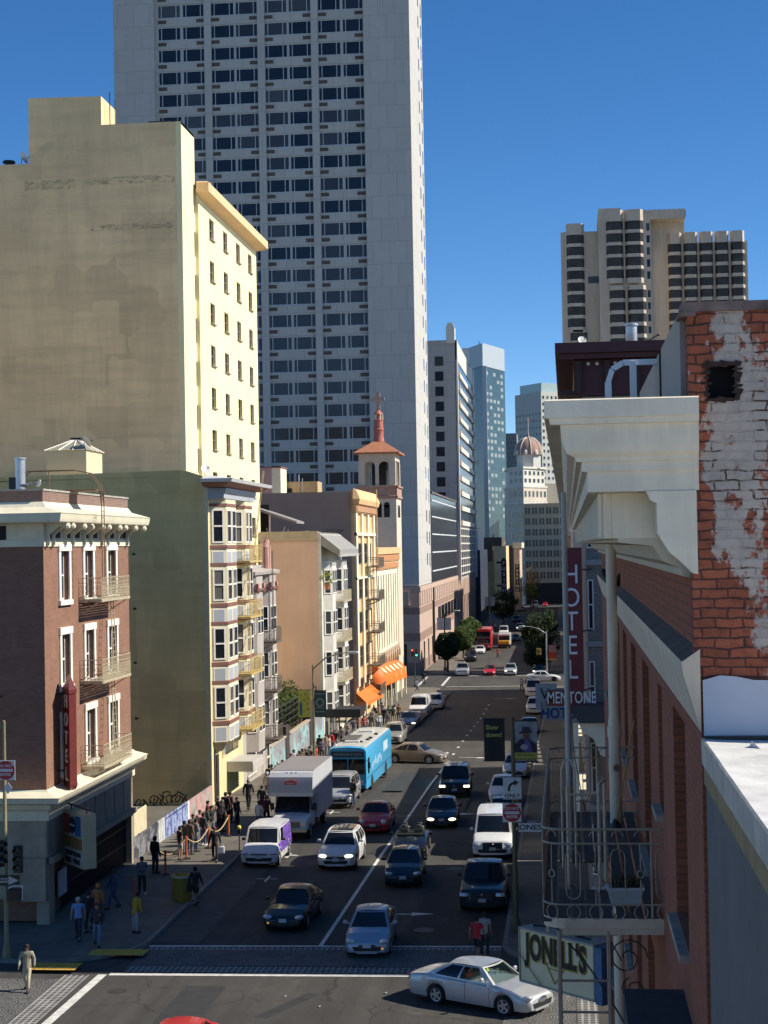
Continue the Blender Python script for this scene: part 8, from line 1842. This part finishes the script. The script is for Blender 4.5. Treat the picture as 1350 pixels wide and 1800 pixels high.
# ================================================================== people
def skin(verts, edges, root, sub=1):
    me = bpy.data.meshes.new('sk'); me.from_pydata([v[0] for v in verts], edges, []); ob = bpy.data.objects.new('sk', me); col.objects.link(ob)
    md = ob.modifiers.new('s', 'SKIN'); md.use_smooth_shade = True
    d = me.skin_vertices[0].data
    for i, v in enumerate(verts): r = v[1] if isinstance(v[1], tuple) else (v[1], v[1]); d[i].radius = r; d[i].use_root = (i == root)
    if sub: ss = ob.modifiers.new('u', 'SUBSURF'); ss.levels = sub; ss.render_levels = sub
    bpy.context.view_layer.update(); dg = bpy.context.evaluated_depsgraph_get(); m2 = bpy.data.meshes.new_from_object(ob.evaluated_get(dg)); bpy.data.objects.remove(ob); bpy.data.meshes.remove(me); return m2
SKINM = plain('skin_tone', (.34, .20, .14), .6, var=0); EYEM = plain('eye_dark', (.02, .015, .012), .3, var=0)
def proto(pose, long_sleeve, coat=False, shorts=False, lean=0.0):
    # joints; right is +x; facing -y
    hipz = .92; sw = .19
    P = {'hip': (0, 0, hipz), 'waist': (0, .0-lean*.1, 1.08), 'chest': (0, -.0-lean*.28, 1.30), 'neck': (0, -lean*.42, 1.47), 'head': (0, -.02-lean*.52, 1.58), 'crown': (0, -.01-lean*.6, 1.67)}
    legs = {'stand': [((.10, 0, .86), (.11, -.02, .48), (.12, .02, .08)), ((-.10, 0, .86), (-.12, -.01, .48), (-.13, .03, .08))],
            'walk': [((.10, 0, .86), (.10, -.20, .50), (.10, -.26, .10)), ((-.10, 0, .86), (-.10, .06, .48), (-.10, .32, .14))],
            'sit': [((.10, 0, .86), (.13, -.42, .88), (.14, -.50, .46)), ((-.10, 0, .86), (-.13, -.42, .88), (-.14, -.50, .46))]}[ 'sit' if pose == 'sit' else ('walk' if pose in ('walk', 'carry') else 'stand')]
    sh = [(s*sw, P['neck'][1]+.01, 1.405) for s in (1, -1)]
    dn = lambda s: ((s*.25, .03+P['neck'][1]*.8, 1.13), (s*.26, -.06+P['neck'][1]*.8, .88))
    arms = {'stand': [dn(1), dn(-1)], 'walk': [((.25, .10, 1.14), (.27, .02, .90)), ((-.25, -.06, 1.14), (-.25, -.22, .95))], 'carry': [((.26, .02, 1.12), (.30, -.03, .86)), ((-.26, .02, 1.12), (-.30, -.03, .86))],
            'phone': [((.25, .0, 1.13), (.12, -.26, 1.16)), dn(-1)], 'up': [((.34, -.05, 1.60), (.10, -.06, 1.72)), dn(-1)], 'fold': [((.26, .0, 1.14), (-.02, -.22, 1.16)), ((-.26, .0, 1.14), (.03, -.23, 1.12))],
            'sit': [((.27, -.12, 1.18), (.20, -.38, 1.16)), ((-.27, -.12, 1.18), (-.20, -.38, 1.16))]}[pose]
    V_ = [(P['hip'], (.155, .11)), (P['waist'], (.14, .10)), (P['chest'], (.165, .115)), (P['neck'], .055), (P['head'], (.078, .095)), (P['crown'], (.06, .07))]
    E_ = [(0, 1), (1, 2), (2, 3), (3, 4), (4, 5)]
    hands = []
    for s, (el_, wr), s0 in ((1, arms[0], sh[0]), (-1, arms[1], sh[1])):
        n = len(V_); wv = Vector(wr); d = (wv-Vector(el_)).normalized(); V_ += [(s0, .062), (el_, .043), (wr, .028), (tuple(wv+d*.05), (.042, .020)), (tuple(wv+d*.09), (.036, .016))]; E_ += [(2, n), (n, n+1), (n+1, n+2), (n+2, n+3), (n+3, n+4)]; hands.append((wv+d*.09, d, s))
    for s, (h_, k_, a_) in zip((1, -1), legs):
        n = len(V_); a = Vector(a_); V_ += [(h_, .085), (k_, .060), (a_, .042), (tuple(a+Vector((0, -.10, -.04))), .036), (tuple(a+Vector((0, -.17, -.05))), .026)]; E_ += [(0, n), (n, n+1), (n+1, n+2), (n+2, n+3), (n+3, n+4)]
    body = skin(V_, E_, 0)
    mb = MB()      # fingers, nose, ears
    for p, d, s in hands:
        side_ = Vector((0, -1, 0)) if abs(d.y) < .7 else Vector((0, 0, 1)); side_ = (side_-d*side_.dot(d)).normalized(); up_ = d.cross(side_)*s
        for k in range(4): b0 = p+side_*(-.027+k*.018)-d*.02; L = (.062, .074, .068, .052)[k]; mb.tube([b0, b0+d*L*.55+up_*.004, b0+d*L*.9+up_*.022], [.0095, .0085, .006], 6)
        b0 = p-d*.06+side_*-.035; mb.tube([b0, b0-side_*.02+d*.03, b0-side_*.022+d*.058+up_*.01], [.012, .010, .007], 6)
    hy, hz = P['head'][1], P['head'][2]
    mb.grid([[(.016, hy-.085, hz-.015), (-.016, hy-.085, hz-.015)], [(.010, hy-.118, hz-.018), (-.010, hy-.118, hz-.018)], [(.006, hy-.086, hz+.035), (-.006, hy-.086, hz+.035)]]); [mb.ball((s*.085, hy+.005, hz), .014, .022, .034, 8, 6) for s in (1, -1)]
    mb.ball((0, hy-.078, hz-.058), .03, .018, .010, 8, 5)
    mb.m = 1; [mb.ball((s*.032, hy-.086, hz+.018), .012, .010, .009, 6, 5) for s in (1, -1)]
    t_ = mb.build('tmp', [SKINM, EYEM]); bm = bmesh.new(); bm.from_mesh(body); bm.from_mesh(t_.data); body.clear_geometry(); bm.to_mesh(body); bm.free(); bpy.data.objects.remove(t_)
    body.materials.clear(); body.materials.append(SKINM); body.materials.append(EYEM)
    g = .016
    V2 = [(P['hip'], (.168+g, .122+g)), (P['waist'], (.155+g, .115+g)), (P['chest'], (.172+g, .125+g)), ((0, P['neck'][1]+.005, 1.452), .088), ((0, P['neck'][1]*.85, 1.385), (.165, .135))]; E2 = [(0, 1), (1, 2), (2, 4), (4, 3)]
    if coat: V2.append(((0, .01, .70), (.19+g, .15+g))); E2.append((0, 5))
    else: V2.append(((0, .0, .86), (.165+g, .125+g))); E2.append((0, 5))
    for (el_, wr), s0 in ((arms[0], sh[0]), (arms[1], sh[1])):
        n = len(V2); e = Vector(el_); w = Vector(wr); s_ = Vector(s0)
        if long_sleeve: V2 += [(s0, .072+g*.6), (el_, .056+g*.5), (tuple(w), .042)]; E2 += [(4, n), (n, n+1), (n+1, n+2)]
        else: V2 += [(s0, .074), (tuple(s_.lerp(e, .62)), .064)]; E2 += [(4, n), (n, n+1)]
    shirt = skin(V2, E2, 1)
    V3 = [(P['hip'], (.160+.008, .118+.008)), ((0, .0, 1.0), (.150, .112))]; E3 = [(0, 1)]
    for (h_, k_, a_) in legs:
        n = len(V3); k = Vector(k_); a = Vector(a_)
        if shorts: V3 += [(h_, .100), (tuple(Vector(h_).lerp(k, .92)), .085)]; E3 += [(0, n), (n, n+1)]
        else: V3 += [(h_, .098), (k_, .076), (tuple(k.lerp(a, .96)), .062)]; E3 += [(0, n), (n, n+1), (n+1, n+2)]
    trs = skin(V3, E3, 0)
    hb = MB(); hb.grid([[(rx*math.cos(2*math.pi*k/12), hy+.012+ry*math.sin(2*math.pi*k/12)*(1 if math.sin(2*math.pi*k/12) > 0 else .86), hz+zz-(.0 if math.sin(2*math.pi*k/12) < -.3 else dz)) for k in range(12)] for rx, ry, zz, dz in ((.092, .108, .045, .085), (.098, .116, .075, .05), (.085, .102, .115, 0), (.05, .06, .142, 0), (.008, .01, .150, 0))], closed=True, caps=True)
    t_ = hb.build('tmp', BLACK); hair = t_.data; bpy.data.objects.remove(t_)
    sb = MB()
    for (h_, k_, a_) in legs:
        a = Vector(a_); sb.bevbox(a.x-.048, a.x+.048, a.y-.21, a.y+.06, a.z-.085, a.z+.0, .02)
    t_ = sb.build('tmp', BLACK); shoes = t_.data; bpy.data.objects.remove(t_)
    for m_ in (shirt, trs, hair, shoes): m_.materials.clear(); m_.materials.append(BLACK); m_.polygons.foreach_set('use_smooth', [True]*len(m_.polygons))
    body.polygons.foreach_set('use_smooth', [True]*len(body.polygons))
    return dict(body=body, shirt=shirt, trousers=trs, hair=hair, shoes=shoes)
PROTO = {}
def getp(*k):
    if k not in PROTO: PROTO[k] = proto(*k)
    return PROTO[k]
CLOTH = {}
def cloth(c):
    if c not in CLOTH: CLOTH[c] = plain('cloth_%d_%d_%d' % tuple(int(x*255) for x in c), c, .85, var=.22, scale=6)
    return CLOTH[c]
SK = [plain('skin_a', (.38, .22, .15), .6, var=0), plain('skin_b', (.16, .085, .055), .6, var=0), plain('skin_c', (.27, .15, .095), .6, var=0)]
HAIRC = {'k': (.015, .012, .010), 'b': (.06, .035, .02), 'w': (.45, .44, .42), 'o': (.55, .16, .03), 'r': (.2, .03, .03), 'g': (.16, .15, .14)}
BK, JE, KH, WH, GY = (.016, .016, .019), (.07, .10, .17), (.36, .30, .20), (.62, .62, .62), (.17, .17, .18)
NP = [0]
def person(px, py, label, pose='stand', top=BK, legs=BK, hair='k', face=0.0, sk=None, sleeve=True, coat=False, shorts=False, h=1.72, group=None, lean=0.0, pav=True, xyz=None, shoes=(.03, .03, .03), bag=None):
    NP[0] += 1; i = NP[0]; pr = getp(pose, sleeve, coat, shorts, lean)
    p = G(px, py, .14 if pav else 0) if xyz is None else Vector(xyz)
    def ob(nm, m, par=None):
        o = bpy.data.objects.new(nm, pr[m]); col.objects.link(o)
        if par: o.parent = par
        return o
    def setm(o, m): o.material_slots[0].link = 'OBJECT'; o.material_slots[0].material = m
    b = ob('person', 'body'); b.location = p; b.rotation_euler = (0, 0, face); s = h/1.72; b.scale = (s, s, s)
    tag(b, label, 'person', group); setm(b, SK[sk if sk is not None else i % 3])
    setm(ob('top', 'shirt', b), cloth(top)); setm(ob('trousers' if not shorts else 'shorts', 'trousers', b), cloth(legs)); setm(ob('hair' if hair in 'kbwg' else 'hat', 'hair', b), cloth(HAIRC[hair])); setm(ob('shoes', 'shoes', b), cloth(shoes))
    if bag:
        q = MB(); bx, by, bz_, w, hh, c = bag[:6]; q.bevbox(bx-w/2, bx+w/2, by-.07, by+.07, bz_, bz_+hh, .04); q.tube([(bx-w*.3, by, bz_+hh-.02), (bx-w*.2, by, bz_+hh+.12), (bx+w*.2, by, bz_+hh+.12), (bx+w*.3, by, bz_+hh-.02)], .012, 5)
        o = q.build('bag', cloth(c)); M_ = Matrix.Translation(p) @ Matrix.Rotation(face, 4, 'Z') @ Matrix.Scale(s, 4); o.matrix_world = M_; tag(o, bag[6], 'bag')
    return b
QG = 'people queueing along the mural fence'; CG = 'people outside the church'; GG = 'people by the garden wall'
person(48, 1742, 'old man in loose beige jacket and pale trousers with a dark cap on the crossing', 'walk', (.30, .28, .20), (.46, .40, .28), 'k', .05, 1, True, True, h=1.68, pav=False)
person(138, 1652, 'man in a bright blue short-sleeved shirt and white cap by the liquor store', 'walk', (.14, .28, .52), (.03, .03, .05), 'w', .1, 0, False)
person(156, 1640, 'dark-dressed figure between the blue-shirted man and the orange-shirted one', 'stand', BK, BK, 'k', 3.0)
person(173, 1625, 'man in a rust-orange shirt and orange cap in the shade', 'stand', (.42, .14, .04), (.05, .05, .07), 'o', 2.8, 1)
person(171, 1663, 'person in light jeans and dark jacket over a white shirt', 'walk', (.035, .035, .05), (.12, .17, .28), 'b', .2, 0)
person(238, 1640, 'person in a mustard yellow jacket leaning forward on the left pavement', 'phone', (.46, .26, .02), (.36, .34, .34), 'k', 2.4, 2, True, True, False, 1.66, None, .35)
person(200, 1597, 'person in dark blue overalls walking past the window grating', 'walk', (.04, .08, .18), (.04, .08, .17), 'b', -1.0)
person(250, 1572, 'person in a grey plaid shirt and white shoes in the shade', 'fold', (.15, .17, .20), BK, 'k', .6, shoes=(.6, .6, .6))
person(273, 1535, 'tall dark figure by the dark mural panel', 'stand', BK, (.03, .03, .035), 'k', 2.6, 1, h=1.8)
person(344, 1592, 'person in black shorts and jacket walking past the yellow bin with a shoulder bag', 'walk', BK, (.02, .02, .022), 'k', 2.9, 2, True, False, True, bag=(.27, .05, .62, .22, .34, (.02, .02, .02), 'black shoulder bag on the person walking past the yellow bin'))
person(378, 1514, 'woman in black carrying a white bag and a purple bag past the queue', 'carry', BK, BK, 'r', .15, 2, bag=(.34, -.05, .42, .30, .34, (.55, .56, .60), 'white shopping bag in the hand of the woman in black'))
person(317, 1512, 'queueing man in black tee and cream shorts, nearest the orange post', 'stand', BK, (.48, .44, .36), 'k', 2.3, 0, False, False, True, group=QG)
person(334, 1502, 'queueing man in a brown jacket and blue jeans', 'stand', (.13, .10, .07), JE, 'b', 2.6, group=QG, h=1.8)
person(345, 1497, 'queueing person in grey jacket and jeans behind the brown-jacketed man', 'fold', GY, JE, 'k', 2.2, group=QG)
person(352, 1480, 'queueing person in a pink top with reddish hair facing out', 'phone', (.45, .22, .20), GY, 'r', .9, 0, group=QG)
person(358, 1486, 'queueing person in a dark hooded jacket and white shoes', 'stand', (.03, .035, .04), JE, 'k', 2.4, group=QG, shoes=(.6, .6, .6))
person(372, 1472, 'queueing man in black with one hand raised to his head', 'up', BK, GY, 'k', .7, 0, False, group=QG)
person(366, 1462, 'queueing person in a red top behind the far orange post', 'stand', (.36, .04, .04), BK, 'k', 1.9, group=QG)
person(384, 1454, 'dark figure with a grey hat at the end of the queue', 'stand', BK, BK, 'g', 2.2, group=QG)
for k, (px, py, c, lb) in enumerate(((325, 1500, (.05, .05, .06), 'second from the near post, with a dark backpack'), (340, 1488, (.10, .09, .08), 'between the brown jacket and the grey jacket'), (365, 1475, (.03, .05, .04), 'with folded arms beside the raised-hand man'), (391, 1462, BK, 'in a black hood past the rope end'), (397, 1448, (.05, .03, .03), 'close to the building corner past the rope'))): person(px, py, 'queueing person '+lb, ('fold', 'stand', 'fold', 'stand', 'phone')[k], c, (JE, BK, GY, BK, BK)[k], 'kbkgk'[k], (2.5, .8, 2.0, 1.4, 2.9)[k], group=QG, h=1.68+.03*k)
person(437, 1424, 'large person in a long black coat walking away from the green gate', 'walk', BK, BK, 'g', 3.1, 2, True, True, h=1.85)
person(405, 1446, 'dark-red hooded figure standing under the canopy edge', 'stand', (.10, .03, .03), BK, 'k', 2.5, h=1.78)
person(417, 1455, 'broad figure in black beside the dark-red hooded one', 'stand', BK, BK, 'k', 1.2, coat=True)
person(456, 1462, 'person in a white sleeveless top behind the small van', 'stand', WH, JE, 'b', 2.6, 0, False)
person(469, 1452, 'person with a dark red hood and pale stripe behind the small van', 'stand', (.12, .03, .035), BK, 'r', .3)
person(461, 1432, 'person with a black backpack beside the box truck', 'stand', (.04, .03, .03), BK, 'k', 3.0)
person(470, 1405, 'bare-headed person in cream near the box truck', 'stand', (.50, .44, .36), GY, 'w', 2.7)
person(474, 1394, 'person in a black tee by the first garden wall panel', 'stand', BK, GY, 'k', 2.9, 0, False, group=GG, h=1.82)
person(489, 1384, 'person in a white cap and tee with a grey backpack', 'stand', WH, GY, 'w', 3.0, 0, False, group=GG)
person(508, 1376, 'person in a black cap turned to the garden wall', 'stand', (.05, .05, .06), BK, 'k', 1.8, group=GG)
person(523, 1372, 'person in a bright orange-yellow tee by the garden wall', 'stand', (.70, .32, .02), GY, 'b', 2.7, 0, False, group=GG)
person(517, 1360, 'person in pale blue leaning by the garden wall', 'fold', (.30, .36, .45), JE, 'k', 1.2, group=GG)
person(532, 1358, 'person in brown and black with arms folded by the gate', 'fold', (.12, .08, .05), BK, 'b', 1.0, group=GG)
person(549, 1364, 'person in black beside the street lamp', 'stand', BK, BK, 'k', 2.2, group=GG)
person(556, 1352, 'person in a red jacket behind the street lamp', 'stand', (.45, .06, .05), GY, 'k', 1.4, group=GG)
person(562, 1330, 'person in black near the white canopy posts', 'stand', BK, BK, 'k', 2.6, group=GG)
person(573, 1328, 'person in tan shirt near the white canopy posts', 'stand', (.34, .26, .16), GY, 'b', 2.0, group=GG)
person(583, 1324, 'person in a bright red top near the white canopy posts', 'stand', (.55, .03, .03), JE, 'k', 2.6, group=GG)
for k, (px, py, c, lb) in enumerate(((478, 1388, (.10, .05, .04), 'in brown close behind the black tee by the first garden panel'), (497, 1380, (.25, .05, .06), 'with red hair low against the garden wall'), (512, 1368, (.06, .07, .10), 'in slate blue by the second garden panel'), (527, 1364, (.2, .12, .08), 'in rust brown, taller than the orange-yellow tee beside'), (538, 1356, BK, 'in black under the lime banner'), (545, 1352, (.3, .28, .25), 'in stone grey behind the lamp base'), (566, 1338, (.12, .10, .16), 'in dim purple past the lamp'), (579, 1332, (.55, .5, .42), 'in pale linen beside the bright red top'), (590, 1318, BK, 'in black by the canopy front'), (600, 1312, (.2, .2, .22), 'in grey between canopy and bus'), (610, 1304, (.35, .3, .22), 'in khaki nearest the bus roof'), (622, 1298, (.05, .05, .09), 'in navy before the dark red one'), (629, 1290, (.5, .12, .06), 'in brick orange before the church crowd'))): person(px, py, 'person '+lb, ('stand', 'walk', 'fold', 'phone')[k % 4], c, (BK, JE, GY)[k % 3], 'kbrkgk'[k % 6], (2.6, .5, 1.6, 3.1, -.7)[k % 5], group=GG, sleeve=k % 2 == 0, h=1.66+.04*(k % 4))
cr = [(633, 1292, (.40, .04, .05), 'in dark red at the near end of the church crowd'), (640, 1290, (.45, .06, .05), 'in red by the awning post'), (646, 1286, (.5, .5, .5), 'in pale grey and crouched towards the wall'), (652, 1287, (.12, .10, .09), 'in brown under the peaked awning'), (655, 1278, (.4, .3, .3), 'in mauve under the peaked awning'), (663, 1280, (.52, .52, .22), 'in pale yellow at the awning edge'), (667, 1285, (.55, .58, .62), 'in white and blue before the church'), (666, 1268, (.30, .18, .15), 'in rust between the awnings'), (676, 1274, BK, 'in black between the awnings'), (683, 1272, (.06, .20, .12), 'in dark green with a white cap'), (681, 1280, (.16, .16, .17), 'in grey with bare arms'), (691, 1275, BK, 'in black beside the tallest white-shirted man'), (694, 1272, WH, 'in a white shirt, tallest of the church crowd'), (701, 1268, (.30, .17, .05), 'in tan at the far end of the church crowd'), (658, 1270, BK, 'in a black hood near the church wall'), (672, 1262, (.2, .2, .25), 'in slate grey farthest back at the church wall')]
for k, (px, py, c, lb) in enumerate(cr): person(px, py, 'person '+lb, ('stand', 'fold', 'walk', 'phone')[k % 4], c, (BK, JE, GY, KH)[k % 4], 'kbwkgk'[k % 6], (2.4, .4, 1.8, 3.0, -.9)[k % 5], None, k % 2 == 0, group=CG, h=1.64+.04*(k % 5) if 'tallest' not in lb else 1.9)
person(839, 1690, 'person in a red tee and black shorts stepping off the right kerb', 'walk', (.40, .02, .03), (.02, .02, .025), 'k', 2.8, 2, False, False, True, pav=False)
person(852, 1682, 'person in a grey-white tee beside the red-shirted one', 'stand', (.40, .38, .38), (.03, .04, .04), 'k', 3.0, 2, False, pav=False, bag=(.22, -.05, .75, .2, .3, (.12, .22, .2), 'teal bag at the hip of the grey-white shirted person'))
person(621, 1418, 'person in dark jacket and jeans standing at the silver minivan door', 'stand', (.02, .02, .025), JE, 'k', -.8, pav=False)
person(733, 1217, 'person in pale blue crossing by the church corner', 'walk', (.25, .32, .5), (.06, .07, .12), 'k', 2.0, pav=False)
person(917, 1216, 'person in white and black at the far right crossing', 'walk', (.5, .5, .5), BK, 'k', .4, pav=False); person(927, 1214, 'person in dark brown at the far right crossing', 'walk', (.08, .04, .03), BK, 'k', .2, pav=False)
person(875, 1157, 'person in red and dark walking on the road behind the red bus', 'walk', (.3, .06, .06), BK, 'k', .3, pav=False)
for k, (px, py, c, lb) in enumerate(((745, 1203, BK, 'person in black with a bicycle by the far left corner'), (865, 1108, (.4, .05, .05), 'person in red far along the left pavement'), (871, 1108, WH, 'person in white far along the left pavement'), (881, 1109, GY, 'person in grey far along the left pavement'))): person(px, py, lb, 'stand', c, BK, 'k', k*1.1)
# people in the silver saloon
Tm = Matrix.Translation(mid) @ Matrix.Rotation(R(59), 4, 'Z')
sp_ = Tm @ Vector((-.40, .22, -.16)); person(0, 0, 'person in an orange-red top at the near front window of the silver saloon', 'sit', (.62, .13, .05), BK, 'k', R(59), 2, False, h=1.50, xyz=sp_)
sp_ = Tm @ Vector((.38, .10, -.16)); person(0, 0, 'person in a bright yellow-green vest behind the windscreen of the silver saloon', 'sit', (.50, .85, .04), BK, 'k', R(59), 0, False, h=1.50, xyz=sp_)
# loose ends: scraps of litter on the asphalt, overhead trolley wires
lt = random.Random(5)
for k, (x, y) in enumerate(((677, 1746), (500, 1752), (395, 1517), (560, 1770))):
    p = G(x, y); t = thing('litter', ('white paper scrap on the asphalt left of the silver saloon', 'small pale scrap on the asphalt left of the hatchback', 'pale scrap on the kerb by the small van', 'white scrap near the bottom of the picture')[k], 'litter', (p.x, p.y, .0)); mb = MB(); mb.M = Matrix.Scale(.5, 4); mb.poly([(-.14, -.05, .03), (.1, -.09, .02), (.15, .06, .08), (-.07, .08, .03)]); mb.poly([(-.14, -.05, .03), (.1, -.09, .02), (.02, -.12, .09)]); mb.build('scrap', SWH, t)
